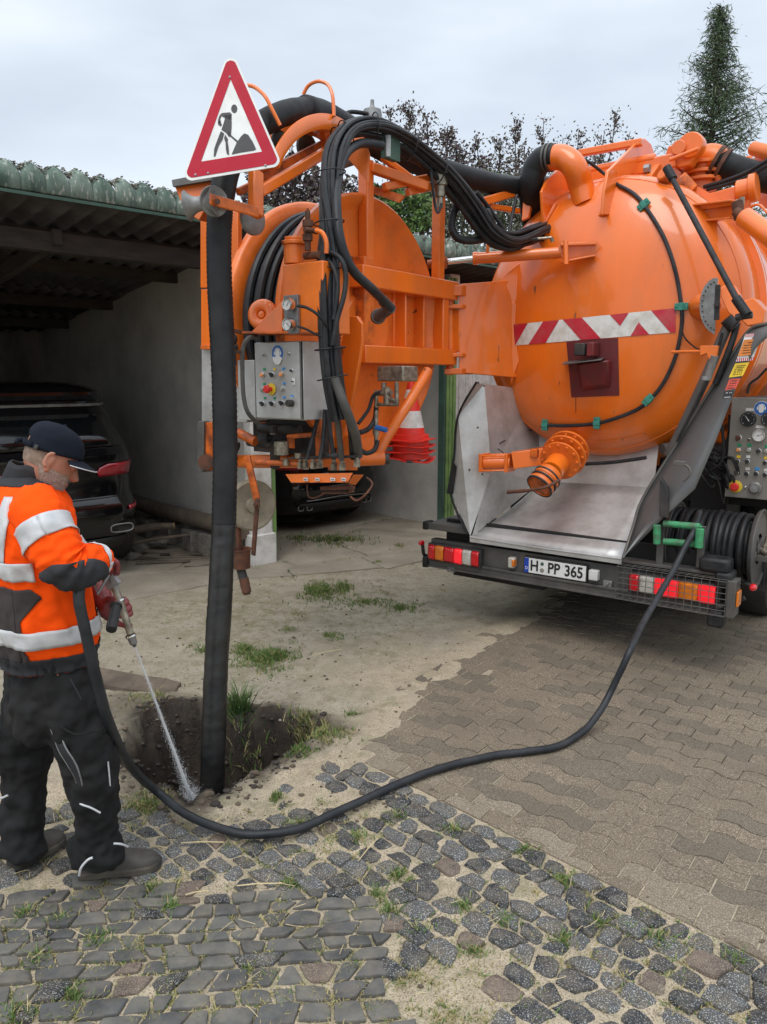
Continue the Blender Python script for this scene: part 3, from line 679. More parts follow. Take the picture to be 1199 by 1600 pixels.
def blades(mb, x, y, n, h, sp_, mis, lean=.5, z=None):
    for _ in range(n):
        r = abs(random.gauss(0, sp_)); a = random.uniform(0, 2*pi); bx, by = x+r*cos(a), y+r*sin(a)
        bz = z if z is not None else soil_z(bx, by)-.004
        hh = h*random.uniform(.4, 1.15); dx, dy = random.gauss(0, lean)*hh, random.gauss(0, lean)*hh; w_ = random.uniform(.0012, .0028)*(1+h*6)
        t = random.uniform(0, pi); wx, wy = cos(t)*w_, sin(t)*w_; b = len(mb.v)
        mb.v += [Vector((bx-wx, by-wy, bz)), Vector((bx+wx, by+wy, bz)), Vector((bx+dx*.45+wx*.7, by+dy*.45+wy*.7, bz+hh*.62)), Vector((bx+dx*.45-wx*.7, by+dy*.45-wy*.7, bz+hh*.62)), Vector((bx+dx, by+dy, bz+hh*.9))]
        mb.f += [(b, b+1, b+2, b+3), (b+3, b+2, b+4)]; m_ = random.choice(mis); mb.m += [m_, m_]
random.seed(21)
gr = MB()
def patch(px, py, rx, ry, n, h, mis=(0, 0, 1, 3), z=None):     # centre and half extents of a grass patch
    c = at(px, py, z=0); ex = (at(px+rx, py, z=0)-c).x; ey = abs((at(px, py-ry, z=0)-c).y)
    for _ in range(n):
        a = random.uniform(0, 2*pi); r = abs(random.gauss(0, .62)); x, y = c.x+ex*r*cos(a), c.y+ey*r*sin(a)
        if fb(x, y, 5, 3) < -.55+.45*r: continue
        blades(gr, x, y, 4, h, .012, mis, z=z)
for a in ((415, 1030, 62, 22, 800, .04), (385, 1015, 25, 9, 160, .045), (425, 1028, 20, 10, 160, .07), (500, 925, 45, 14, 620, .05), (540, 918, 18, 8, 150, .05), (570, 942, 60, 12, 330, .03), (625, 952, 36, 9, 200, .035), (510, 995, 34, 7, 170, .03), (525, 846, 62, 11, 620, .06, (2, 0, 2, 3), .01),
          (470, 843, 30, 7, 150, .06, (2, 0, 3), .01), (625, 855, 14, 6, 60, .03, (0, 3, 2), .01), (592, 880, 10, 5, 60, .04), (320, 1015, 28, 9, 110, .03), (500, 1150, 60, 18, 260, .035, (0, 1, 3, 3)), (470, 1178, 26, 9, 110, .03), (545, 1120, 14, 8, 60, .03), (230, 1262, 46, 22, 300, .03, (1, 3, 3, 0)),
          (430, 1248, 10, 8, 50, .03), (250, 1100, 60, 26, 160, .03, (3, 3, 0)), (405, 1145, 60, 26, 420, .075, (0, 2, 3, 3)), (470, 1128, 36, 12, 160, .06, (0, 3, 3)), (600, 925, 130, 55, 160, .018, (3, 3, 0)), (460, 960, 130, 40, 160, .018, (3, 3, 0)), (400, 890, 22, 5, 40, .03), (450, 985, 22, 5, 40, .03), (690, 925, 60, 30, 90, .016, (3, 3))):
    patch(*a)
for k in range(5): blades(gr, at(368+k*4, 1120-abs(k-2)*3, z=0).x, at(368, 1122, z=0).y, 42, .17, .022, (0, 1, 1, 2), .55)
for x, y in CRK:
    p = G(x, y, 0)
    if y < .9 and x > -.2 and random.random() < .8: blades(gr, p.x, p.y, random.randint(10, 50), .025, .05, (0, 3, 2), z=.004)
# tufts in the joints of the setts
for _ in range(950):
    px, py = random.uniform(-20, 1220), random.uniform(1250, 1620); c = at(px, py, z=0)
    if not inpoly(c.x, c.y, COB) or (c.x > -.2 and fb(c.x, c.y, 2.2, 2) < -.12 and random.random() < .8): continue
    blades(gr, c.x, c.y, random.randint(10, 40), .017, .026, random.choice(((1, 3), (3, 3, 3), (0, 3, 3), (3, 3, 1))), .9, z=.0)
for px, py in ((710, 1300), (590, 1400), (820, 1330), (620, 1370), (560, 1310), (470, 1290), (725, 1420), (655, 1455), (740, 1490), (985, 1455), (1030, 1470), (880, 1380), (610, 1425), (455, 1385), (1150, 1505), (240, 1390), (265, 1420), (150, 1470), (35, 1430), (60, 1500), (115, 1560), (95, 1440), (20, 1590), (620, 1280), (880, 1470), (930, 1440), (790, 1440)):
    c = at(px, py, z=0); blades(gr, c.x, c.y, 120, .032, .03, (0, 1, 1, 3), .7, z=.0)
gr.build('grass', [M['leaf_green'], M['leaf_light'], M['leaf_dark'], M['grass_dry']], kind='stuff', smooth=False, label='short green and straw coloured grass in tufts on the sand and between setts', cat='grass')
st = MB()
for _ in range(110):
    px, py = random.uniform(0, 1199), random.uniform(1250, 1600)
    if random.random() < .35: px, py = random.uniform(240, 640), random.uniform(920, 1260)
    c = at(px, py, z=.0); 
    if pdist(c.x, c.y, PIT) > -.02: continue
    if c.x > .1 and inpoly(c.x, c.y, PAVE) and random.random() < .93: continue
    a = random.uniform(0, pi); l = random.uniform(.015, .065); h = .022 if inpoly(c.x, c.y, COB) else soil_z(c.x, c.y)+.004
    st.tube([(c.x, c.y, h), (c.x+cos(a)*l*.5, c.y+sin(a)*l*.5, h+random.uniform(0, .006)), (c.x+cos(a)*l, c.y+sin(a)*l, h+random.uniform(-.002, .012))], .0011, 4)
for (x0, y0, x1, y1) in ((283, 1317, 350, 1316), (235, 1322, 262, 1325), (488, 1024, 534, 1014), (330, 1292, 352, 1272), (370, 1384, 440, 1380), (290, 1398, 325, 1392), (560, 1345, 590, 1310)):
    a, b = at(x0, y0, z=.022), at(x1, y1, z=.026); st.tube([a, (a+b)/2+ZZ*.004, b], .0022, 5)
st.build('straw', M['straw'], kind='stuff', label='pale dry straw stalks scattered over the sand and cobbles', cat='straw')
# stones and crumbs of earth
pb = MB(); random.seed(3)
for _ in range(1500):
    px, py = random.uniform(170, 760), random.uniform(880, 1300)
    if random.random() < .3: px, py = random.uniform(0, 1199), random.uniform(1240, 1600)
    c = at(px, py, z=0)
    if inpoly(c.x, c.y, PAVE) and pdist(c.x, c.y, PAVE) > .12: continue
    if inpoly(c.x, c.y, COB) and c.y < 3 and random.random() < .6: continue
    s_ = abs(random.gauss(0, .0035))+.0018; pb.ell((c.x, c.y, soil_z(c.x, c.y)+s_*.3), s_*random.uniform(.9, 1.6), s_, s_*.7, seg=6, rings=4, mi=random.choice((0, 0, 1)))
for _ in range(1500):   # clods in the pit and on its rim
    px, py = random.gauss(330, 85), random.gauss(1170, 42); c = at(px, py, z=0); d = pdist(c.x, c.y, PIT)
    if d < -.12: continue
    s_ = min(.02, abs(random.gauss(0, .006))+.003); pb.ell((c.x, c.y, soil_z(c.x, c.y)+s_*.2), s_*random.uniform(.9, 1.5), s_*random.uniform(.8, 1.2), s_*.75, seg=8, rings=6, mi=2 if d > -.02 else random.choice((0, 2)))
pb.v = [v+noise.noise_vector(v*55)*.0042 for v in pb.v]
mat('clod', (.045, .033, .025), (.025, .019, .015), rough=.6, scale=30, bump=.6, bscale=90)
mat('pebble', (.33, .29, .23), (.2, .17, .13), rough=.9, scale=30, bump=.2)
mat('crumb', (.14, .105, .07), (.09, .07, .05), rough=.9, scale=30, bump=.3)
pb.build('gravel', [M['crumb'], M['pebble'], M['clod']], kind='stuff', label='loose crumbs of earth, pebbles and dark clods around the pit', cat='gravel')

# ---------------------------------------------------------------- conifer beyond the garages
def conifer(base, H, R):
    r = empty('conifer_tree', base, 'tall dark green conifer with a ragged pointed top rising behind the orange tank', 'tree')
    tr = MB(); tr.tube([base+ZZ*(H*k/10)+Vector((.05*noise.noise(Vector((k, 1, 2))), 0, 0)) for k in range(11)], [.17*(1-k/10.6) for k in range(11)], 8)
    cr_ = MB(); random.seed(9)
    for i in range(470):
        f = (i/470)**.85; z = H*(.12+.88*f); rr_ = R*(1-f)**.95*random.uniform(.35, 1.35)*(.85+.35*noise.noise(Vector((f*9, 2, 2))))+.10; a = random.uniform(0, 2*pi)
        d = Vector((cos(a), sin(a), 0)); p0 = base+ZZ*z; up = random.uniform(-.15, .32)
        P = [p0+d*rr_*t+ZZ*(rr_*(up*t+.25*t*t)) for t in (0, .3, .55, .8, 1.0)]
        tr.tube(P, [.022, .016, .011, .007, .003], 4, caps=False)
        L_ = int(150*(.2+rr_/R))
        for q in range(L_):
            t = random.uniform(.12, 1.02)**.75; k = min(3, int(t*4)); pp = P[k].lerp(P[k+1], min(1, t*4-k)); hang = abs(random.gauss(0, .16))
            pp = pp+Vector((random.gauss(0, .085), random.gauss(0, .085), -hang*.9+random.gauss(0, .04)))
            dr = (d*.55+Vector((random.gauss(0, .5), random.gauss(0, .5), random.gauss(-.35, .5)))).normalized()
            leaf(cr_, pp, random.uniform(.07, .19), random.choice((0, 0, 1)), .12, dr)
    tr.build('trunk', M['bark'], r); cr_.build('crown', [M['conifer_dark'], M['conifer_mid']], r, smooth=False)
_cb = at(1085, 600, t=17); conifer(Vector((_cb.x, _cb.y, 0)), 9.38, 2.7)
# ---------------------------------------------------------------- purple leaved shrubs
def shrub(label, twigs, t, mats_, lsize, dens, mass=()):
    base = at(twigs[0][0], 560, t=t); base.z = 0
    r = empty('shrub', base, label, 'shrub', 'shrubs behind the garage roof'); tr = MB(); cr_ = MB()
    for (px, py, lean) in twigs:
        tip = at(px, py, t=t+random.uniform(-.6, .6)); root = Vector((base.x+(tip.x-base.x)*.35, tip.y, 1.2))
        P = sp([root, root.lerp(tip, .5)+Vector((lean*.1, 0, .0)), root.lerp(tip, .8)+Vector((lean*.05, 0, 0)), tip], 6); tr.tube(P, [.03*(1-.88*k/len(P)) for k in range(len(P))], 5)
        for q in range(dens):
            k = random.uniform(.28, 1); i = min(len(P)-2, int(k*(len(P)-1))); pp = P[i].lerp(P[i+1], random.random()); s_ = .26*(1.10-k)+.05
            leaf(cr_, pp+Vector((random.gauss(0, s_), random.gauss(0, s_), random.gauss(0, s_*.8))), random.uniform(.6, 1.2)*lsize, random.choice((0, 0, 1)), .55)
        for q in range(16):
            k = random.uniform(.4, .95); i = int(k*(len(P)-1)); a = P[i]; l = .5*(1.15-k)+.12; b = a+Vector((random.uniform(-.7, .7), random.uniform(-.4, .4), .9)).normalized()*l; tr.tube([a, (a+b)/2, b], .006, 4)
            for w2 in range(int(dens*.09)):
                leaf(cr_, a.lerp(b, random.uniform(.2, 1.05))+Vector((random.gauss(0, .035), random.gauss(0, .035), random.gauss(0, .035))), random.uniform(.6, 1.2)*lsize, random.choice((0, 1)), .55)
    for (px, py, rx, ry, n) in mass:
        for q in range(n):
            a = random.uniform(0, 2*pi); k = math.sqrt(random.random())*(1+.25*noise.noise(Vector((a*2, px, 0)))); p = at(px+rx*k*cos(a), py+ry*k*sin(a), t=t+random.uniform(-.7, .7))
            if noise.noise(p*2.4) < -.22: continue
            leaf(cr_, p, random.uniform(.6, 1.3)*lsize, random.choice((0, 0, 1)), .6)
    tr.build('branches', M['bark'], r); cr_.build('crown', mats_, r, smooth=False)
random.seed(33); PB_ = [M['leaf_purple'], M['leaf_bronze']]
shrub('dense purple leaved shrub seen through the orange boom frame', [(430, 245, 0), (455, 228, 1), (405, 262, 0)], 12.6, PB_, .085, 90, [(440, 290, 62, 52, 3800), (545, 330, 60, 55, 2000)])
shrub('dark purple shrub with a tall spray just right of the hose bundle', [(640, 160, 0), (668, 178, 1), (610, 170, 0), (700, 200, 1), (720, 225, 1), (655, 210, 0)], 12.6, PB_, .058, 430, [(672, 250, 60, 46, 1500), (620, 235, 40, 40, 700)])
shrub('sparse bronze leaved shrub with upright twigs in the middle of the row', [(805, 185, 1), (780, 215, 0), (745, 215, 0), (820, 230, 1), (760, 250, 0)], 13.2, [M['leaf_bronze'], M['leaf_purple']], .062, 260, [(770, 268, 60, 26, 900)])
shrub('thin bronze shrub with feathery shoots nearest the orange tank', [(850, 185, 0), (905, 200, 1), (880, 215, 0), (965, 172, 1), (945, 205, 0), (985, 205, 0)], 13.2, [M['leaf_bronze'], M['leaf_purple']], .058, 230, [(870, 262, 90, 26, 1300)])
def hedge(label, t, px, py, rx, ry, n, mats_, s_):
    base = at(px, 560, t=t); base.z = 0; r = empty('hedge', base, label, 'hedge'); cr_ = MB(); tr = MB()
    for k in range(9): tr.tube([Vector((base.x+(k-4)*.35, base.y, 0)), at(px+(k-4)*rx*.22, py+ry*.2, t=t)], .03, 5)
    for q in range(n):
        a = random.uniform(0, 2*pi); k = math.sqrt(random.random())*(1+.2*noise.noise(Vector((a*2.5, px, 0)))); p = at(px+rx*k*cos(a), py+ry*k*sin(a), t=t+random.uniform(-.5, .5))
        leaf(cr_, p, random.uniform(.6, 1.3)*s_, random.choice((0, 0, 1, 2)), .5)
    tr.build('branches', M['bark'], r); cr_.build('crown', mats_, r, smooth=False)
hedge('bright green leafy bush directly behind the large orange reel disc', 11.2, 610, 330, 72, 44, 3600, [M['leaf_green'], M['leaf_light'], M['leaf_dark']], .085)
hedge('grey green hedge with small leaves behind the eaves under the tangle of hoses', 11.8, 745, 325, 95, 60, 6500, [M['hedge_grey'], M['leaf_dark'], M['leaf_bronze']], .07)

# ================================================================ CARS
mat('car_black', (.005, .005, .006), rough=.10, r2=.14, coat=.45, bump=0, scale=2, spec=.4)
mat('car_glass', (.006, .007, .008), rough=.03, r2=.04, bump=0, coat=.2, spec=.5)
mat('car_trim', (.02, .02, .021), rough=.5, bump=.1)
mat('tyre', (.018, .018, .018), (.03, .028, .026), rough=.75, bump=.5, bscale=60, dirt=(.09, .075, .06), dscale=6, damt=.3)
mat('car_lamp', (.42, .006, .02), (.28, .004, .015), rough=.1, coat=1, bump=0)
def car(name, label, a0, b0, prof, halfw_s, tail, window, exhaust, L_=4.8, cat='car'):
    """prof: rows of (height, half width, rear setback, front setback); body lofted from plan outlines"""
    r = empty(name, G(a0, b0, 0), label, cat); bm_ = MB(); rows = []
    def outline(z, w, rb, fb_):
        o = []; n = 56
        for k in range(n):
            th = 2*pi*k/n; ex = 5.0; c_, s_ = cos(th), sin(th)
            x = w*math.copysign(abs(c_)**(2/ex), c_); y = math.copysign(abs(s_)**(2/ex), s_)
            ym = (L_-rb-fb_)/2; o.append(G(a0+x, b0+rb+ym+ym*y, z))
        return o
    for (z, w, rb, fb_) in prof: rows.append(outline(z, w, rb, fb_))
    bm_.grid(rows, closed=True); n = 56; b = 0
    bm_.f.append(tuple(reversed(range(n)))); bm_.m.append(0); bm_.f.append(tuple(range(len(bm_.v)-n, len(bm_.v)))); bm_.m.append(0)
    bm_.build('body', M['car_black'], r, ang=30)
    def surf(x, z, off=.012):     # point on the rear surface
        for p, q in zip(prof, prof[1:]):
            if p[0] <= z <= q[0]:
                t = (z-p[0])/(q[0]-p[0]); w = p[1]+(q[1]-p[1])*t; rb = p[2]+(q[2]-p[2])*t; fb_ = p[3]+(q[3]-p[3])*t
                ym = (L_-rb-fb_)/2; k = min(.9999, abs(x)/w); y = -(1-k**5)**(1/5.); return G(a0+x, b0+rb+ym+ym*y-off, z)
    def panel(nm, m_, xs, zs, off=.012, par=None):
        pm = MB(); pm.grid([[surf(x0+(x1-x0)*k/8, z, off) for k in range(9)] for z, (x0, x1) in zip(zs, xs)]); o = pm.build(nm, m_, par or r); s_ = o.modifiers.new('s', 'SOLIDIFY'); s_.thickness = .012; s_.offset = 1; return o
    panel('rear_window', M['car_glass'], *window)
    for (nm, xs, zs, mm) in tail: panel(nm, M[mm], xs, zs)
    for s_ in (-1, 1):
        for (xo, w_, h_, z_) in exhaust:
            c = surf(s_*xo, z_, .02); e_ = MB(); pts = [c+GE*(w_*math.copysign(abs(cos(2*pi*k/28))**.6, cos(2*pi*k/28)))+ZZ*(h_*math.copysign(abs(sin(2*pi*k/28))**.6, sin(2*pi*k/28))) for k in range(28)]
            e_.tube(pts, .007, 8, closed=True, mi=0); e_.prism([p+GI*.012 for p in pts], GI*.01, mi=1); e_.build('exhaust_pipe', [M['galvanised'], M['underside']], r)
    for s_ in (-1, 1):
        for y in (.92, L_-.95):
            w_ = MB(); c = G(a0+s_*(halfw_s-.13), b0+y, .36); w_.lathe(c-GE*.13, GE, [(.20, 0), (.31, .0), (.352, .02), (.362, .05), (.362, .21), (.352, .24), (.31, .26), (.20, .26)], 36)
            wo_ = w_.build('tyre', M['tyre'], r); w2 = MB(); w2.lathe(c-GE*.12, GE, [(0, .0), (.205, 0), (.205, .24), (0, .24)], 24); w2.build('rim', M['galvanised'], wo_)
    return r, surf, panel
suv = [(.26, .90, .16, .3), (.34, .97, .07, .15), (.45, 1.0, .0, .05), (.62, 1.0, -.02, 0), (.70, .995, .0, .0), (.76, .985, .045, .02), (.95, .985, .06, .05), (1.04, .98, .03, .2), (1.12, .965, .03, .6), (1.20, .93, .10, 1.0), (1.24, .905, .13, 1.4), (1.58, .775, .36, 2.1), (1.63, .75, .30, 2.2), (1.66, .73, .30, 2.3), (1.70, .69, .42, 2.4), (1.74, .60, .75, 2.6), (1.755, .35, 1.2, 2.9)]
r_, sf, pn = car('parked_suv', 'glossy black suv parked tail outwards in the left garage bay', -1.92, .30, [(z*1.065, w, r, f) for z, w, r, f in suv], 1.0,
    [('tail_light', ((.42, .93), (.40, .955), (.42, .96), (.50, .95)), (1.00, 1.04, 1.08, 1.115), 'car_lamp'), ('tail_light', ((-.93, -.42), (-.955, -.40), (-.96, -.42), (-.95, -.50)), (1.00, 1.04, 1.08, 1.115), 'car_lamp'),
     ('reflector', ((.70, .90), (.70, .92)), (.66, .70), 'car_lamp'), ('reflector', ((-.90, -.70), (-.92, -.70)), (.66, .70), 'car_lamp'), ('lower_bumper', ((-.85, .85), (-.9, .9), (-.88, .88)), (.30, .36, .42), 'car_trim')],
    (((-.78, .78), (-.74, .74), (-.70, .70), (-.66, .66)), (1.27, 1.37, 1.47, 1.56)), [(.60, .11, .038, .50)], cat='car')
sp_m = MB(); sp_m.grid([[sf(-.73+1.46*k/12, 1.645, .02+.0*k)+ZZ*h+GI*bb for k in range(13)] for h, bb in ((0, .12), (-.008, 0), (.012, -.01), (.028, .12))]); o = sp_m.build('roof_spoiler', M['galvanised'], r_)  # light grey stands in for the sky reflected on the black spoiler
cl = MB()
for s_ in (-1, 1): cl.tube([sf(s_*.69, 1.05, .006), sf(s_*.66, .9, .006), sf(s_*.62, .78, .008)], .003, 6)
cl.tube([sf(-.6+1.2*k/10, .80, .006) for k in range(11)], .003, 6); cl.build('tailgate_seam', M['underside'], r_)
cl = MB()
for k in range(9): cl.box(sf(-.16+.04*k, .90, .012), .015, .01, .012, GE, GI, ZZ)
sed = [(.22, .82, .2, .3), (.30, .89, .08, .15), (.42, .93, .0, .05), (.58, .935, -.02, 0), (.66, .93, .0, .0), (.72, .92, .04, .02), (.90, .91, .05, .05), (1.0, .88, .05, .3), (1.03, .82, .12, .9), (1.06, .75, .35, 1.3), (1.12, .72, .55, 1.5), (1.36, .62, 1.15, 1.9), (1.42, .52, 1.5, 2.1), (1.44, .3, 1.8, 2.4)]
r2_, sf2, pn2 = car('parked_sedan', 'black saloon car with twin exhausts parked in the bay behind the orange reel', 1.74, .72, sed, .93,
    [('tail_light', ((.56, .86), (.53, .89), (.56, .89)), (.80, .85, .89), 'car_lamp'), ('tail_light', ((-.86, -.52), (-.89, -.50), (-.89, -.54)), (.80, .85, .89), 'car_lamp'), ('lower_bumper', ((-.5, .5), (-.62, .62), (-.58, .58)), (.29, .34, .39), 'car_trim')],
    (((-.6, .6), (-.58, .58), (-.54, .54)), (1.12, 1.22, 1.33)), [(.56, .04, .034, .33), (.45, .04, .034, .33)], cat='car')
cl = MB(); cl.tube([sf2(-.52+1.04*k/10, .44-.02*abs(k-5)/5, .012) for k in range(11)], .005, 6); cl.tube([sf2(-.62+.9*k/10, .735, .012) for k in range(6)], .006, 6); cl.build('chrome_strip', M['galvanised'], r2_)
# ================================================================ VACUUM TRUCK
TR = empty('vacuum_truck', T(1.1, 1.2, 0), 'orange vacuum tanker truck seen from behind with a round steel tank, hose boom and reel', 'truck')
OP, OW, OG = M['orange_paint'], M['orange_worn'], M['orange_greasy']
TU0, TZ0, TR0 = 1.085, 2.322, 1.012
def domev(r): return .75-.37*math.sqrt(max(0, 1-min(1, r/TR0)**2.3))
def dome(px, py, off=0.0):
    v = .5
    for _ in range(50):
        p = at(px, py, v=v); q = uvz(p); r = math.hypot(q[0]-TU0, q[2]-TZ0); v = .5*v+.5*(domev(r)-off)
    return p
def domeuz(u, z, off=0): return T(u, domev(math.hypot(u-TU0, z-TZ0))-off, z)
# ---- tank
b = MB(); prof = []
for i in range(25):
    a = pi/2*i/24; r = TR0*sin(a); prof.append((r, domev(r)))
prof += [(TR0, .93), (1.004, .94)]
b.lathe(T(TU0, 0, TZ0), VV, prof, 96)
tank_door = b.build('tank_door', OP, TR, ang=50)
b = MB(); b.lathe(T(TU0, 0, TZ0), VV, [(1.0, .935), (1.055, .94), (1.055, .985), (1.02, .99), (1.02, 1.005), (1.055, 1.01), (1.055, 1.06), (1.0, 1.065)], 96)
b.build('tank_flange', OP, TR, ang=30)
b = MB(); b.lathe(T(TU0, 0, TZ0), VV, [(.99, 1.0), (.99, 1.9), (1.02, 1.905), (1.02, 1.96), (.99, 1.965), (.99, 4.3), (1.02, 4.31), (1.02, 4.36), (.99, 4.37), (.99, 6.3), (.8, 6.6), (0, 6.7)], 96)
b.build('tank_shell', OP, TR, ang=40)
# door seam: a fine raised bead round the dome
b = MB(); b.tube([T(TU0+.965*cos(2*pi*k/90), domev(.965)-.001, TZ0+.965*sin(2*pi*k/90)) for k in range(90)], .004, 6, closed=True); b.build('weld_bead', OP, tank_door)
# ---- red and white warning band
sbx = lambda x: 780+x*.3494
sby = lambda y: 180+y*.3496
def band_pt(x, t, off):
    s = (x-22)/768.; yt = 940-78*s; yb = 1033-63*s; return dome(sbx(x), sby(yt+(yb-yt)*t), off)
b = MB(); b.grid([[band_pt(22+768*k/30, t/6, .004) for k in range(31)] for t in range(7)])
band = b.build('warning_band', M['reflect_white'], tank_door, ang=60)
b = MB()
def redq(t0, x00, x01, t1, x10, x11):
    b.grid([[band_pt((x00+(x10-x00)*j/6)+((x01+(x11-x01)*j/6)-(x00+(x10-x00)*j/6))*i/4, t0+(t1-t0)*j/6, .0065) for i in range(5)] for j in range(7)])
redq(0, 65, 128, 1, 27, 72); redq(0, 196, 268, 1, 132, 208); redq(0, 285, 370, 1, 366, 455); redq(0, 495, 580, .52, 541, 542); redq(.45, 624, 625, 1, 588, 672); redq(0, 680, 790, 1, 766, 790)
b.build('red_chevrons', M['red_white_red'], band, ang=60)
# ---- maroon square with covered lamp
b = MB(); cs = [(885, 532), (966, 528), (968, 618), (893, 621)]
def bil(u_, v_): return tuple((cs[0][i]*(1-u_)+cs[1][i]*u_)*(1-v_)+(cs[3][i]*(1-u_)+cs[2][i]*u_)*v_ for i in (0, 1))
b.grid([[dome(*bil(i/8, j/8), .004) for i in range(9)] for j in range(9)]); mq = b.build('painted_square', M['maroon'], tank_door, ang=60)
b = MB(); q0 = [dome(*bil(*p), .005) for p in ((.17, .42), (.86, .38), (.82, .86), (.20, .90))]
q1 = [dome(*bil(*p), .10) for p in ((.22, .42), (.80, .38))]+[dome(*bil(*p), .05) for p in ((.76, .78), (.28, .82))]
b.add(q0+q1, [(0, 1, 5, 4), (1, 2, 6, 5), (2, 3, 7, 6), (3, 0, 4, 7), (4, 5, 6, 7)])
b.build('lamp_cover', M['maroon'], mq, bevel=.012)
b = MB(); q = [dome(*p, .0) for p in ((883, 566), (945, 560))]; q2 = [dome(*p, .17) for p in ((878, 570), (940, 563))]
b.prism([q[0], q[1], q2[1], q2[0]], ZZ*.006); b.build('lamp_shelf', M['steel_dark'], mq, bevel=.002)
b = MB(); c = dome(909, 546, .09); b.box(c, .075, .085, .085, UU, VV, ZZ); c2 = dome(927, 546, .07); b.box(c2, .05, .12, .095, UU, VV, ZZ, mi=1); b.build('lamp', [M['black_metal'], M['maroon']], mq, bevel=.006)
# ---- cable round the door, with green clips
cabp = [(968, 290), (992, 304), (1012, 328), (1038, 372), (1056, 425), (1065, 480), (1065, 512), (1056, 556), (1037, 598), (1012, 628), (985, 645), (936, 661), (890, 665), (852, 664)]
P = sp([dome(*q, .018) for q in cabp], 8); b = MB(); b.tube(P, .0135, 10); cab = b.build('door_cable', M['hydraulic'], tank_door)
P = sp([dome(968, 290, .018), dome(945, 272, .05), at(915, 250, t=5.5), at(880, 235, t=5.55), at(858, 229, t=5.6)], 8); b = MB(); b.tube(P, .0115, 8); b.build('door_cable', M['hydraulic'], tank_door)
P = sp([dome(852, 664, .018), dome(815, 678, .03), at(775, 700, v=.30), at(765, 722, v=.22)], 8); b = MB(); b.tube(P, .005, 6)
P = sp([dome(810, 680, .03), at(786, 690, v=.3), at(778, 700, v=.25), at(800, 716, v=.1)], 8); b.tube(P, .004, 6); b.build('control_cable', M['rubber_dark'], tank_door)
b = MB(); b.tube(sp([dome(1064, 512, .02), dome(1072, 530, .03), dome(1090, 545, .05), dome(1105, 548, .07)], 6), .005, 6); b.build('control_cable', M['rubber_dark'], tank_door)
for (x, y, dx, dy) in ((1006, 320, .45, .55), (1065, 479, 0, 1), (1013, 625, .7, .6), (933, 661, 1, 0), (852, 664, 1, 0)):
    c = dome(x, y, .018); n_ = -VV; d = (UU*dx+ZZ*(-dy if x < 1060 else dy)).normalized(); s_ = n_.cross(d)
    b = MB(); b.box(c, .045, .026, .085, d, n_, s_); b.box(c-n_*.0, .05, .036, .03, d, n_, s_)
    for e_ in (-1, 1): b.cyl(c+s_*.03*e_+n_*.012, c+s_*.03*e_+n_*.02, .006, seg=8)
    b.build('cable_clip', M['green_clip'], cab, bevel=.004)
b = MB(); P = [dome(900, 621+k*6, .002) for k in range(5)]; b.tube(P, .0022, 5); b.build('drip_mark', M['rust'], mq)
# ---- lifting gussets and hinge on top of the door
def plate(u, pxs, th, m_=None, name='hinge_plate', par=TR, bev=.005):
    b = MB(); b.prism([at(x, y, u=u) for x, y in pxs], UU*th); return b.build(name, m_ or OP, par, bevel=bev)
plate(.66, [(846, 352), (843, 300), (852, 280), (884, 252), (905, 238), (912, 262), (900, 290), (872, 308), (862, 330), (858, 352)], .022)
plate(1.15, [(938, 336), (940, 300), (946, 268), (962, 252), (992, 222), (1003, 217), (1013, 226), (1022, 250), (1024, 286), (1000, 290), (985, 272), (966, 278), (957, 300), (952, 336)], .024)
b = MB(); b.cyl(dome(946, 334, .0), dome(950, 300, .02), .012); b.beam(dome(940, 337, .01), dome(952, 308, .01), .05, .02); b.beam(dome(847, 354, .01), dome(868, 318, .01), .05, .02); b.build('gusset_foot', OP, TR, bevel=.004)
b = MB(); b.beam(T(.5, 1.12, 3.40), T(1.45, 1.12, 3.44), .30, .10); b.tube([T(.62, 1.0, 3.46), T(1.3, 1.0, 3.48)], .035, 14); b.build('hinge_beam', OP, TR, bevel=.01)
b = MB(); b.beam(at(905, 240, v=.95), at(1004, 222, v=.95), .06, .05); b.build('hinge_tie', OP, TR, bevel=.008)
# ---- orange elbow pipe and the black hose that leaves it
P = sp([dome(916, 318, -.06), dome(908, 290, .05), at(898, 262, v=.5), at(882, 247, v=.5), at(862, 246, v=.5)], 8)
b = MB(); b.tube(P, .088, 24); b.build('elbow_pipe', OP, TR)
P2 = sp([at(868, 245, v=.5), at(850, 248, v=.5), at(836, 264, v=.5), at(830, 292, v=.52), at(832, 330, v=.7), at(838, 372, v=.95)], 8)
b = MB(); b.tube(P2, .090, 24); b.build('elbow_hose', M['rubber'], TR)
b = MB(); a_, c_ = at(862, 246, v=.5), at(852, 247, v=.5); d = (c_-a_).normalized()
for o_ in (0, .03): b.lathe(a_+d*o_, d, [(.088, 0), (.098, .0), (.098, .015), (.088, .015)], 24)
b.build('hose_clamp', M['steel_dark'], TR)
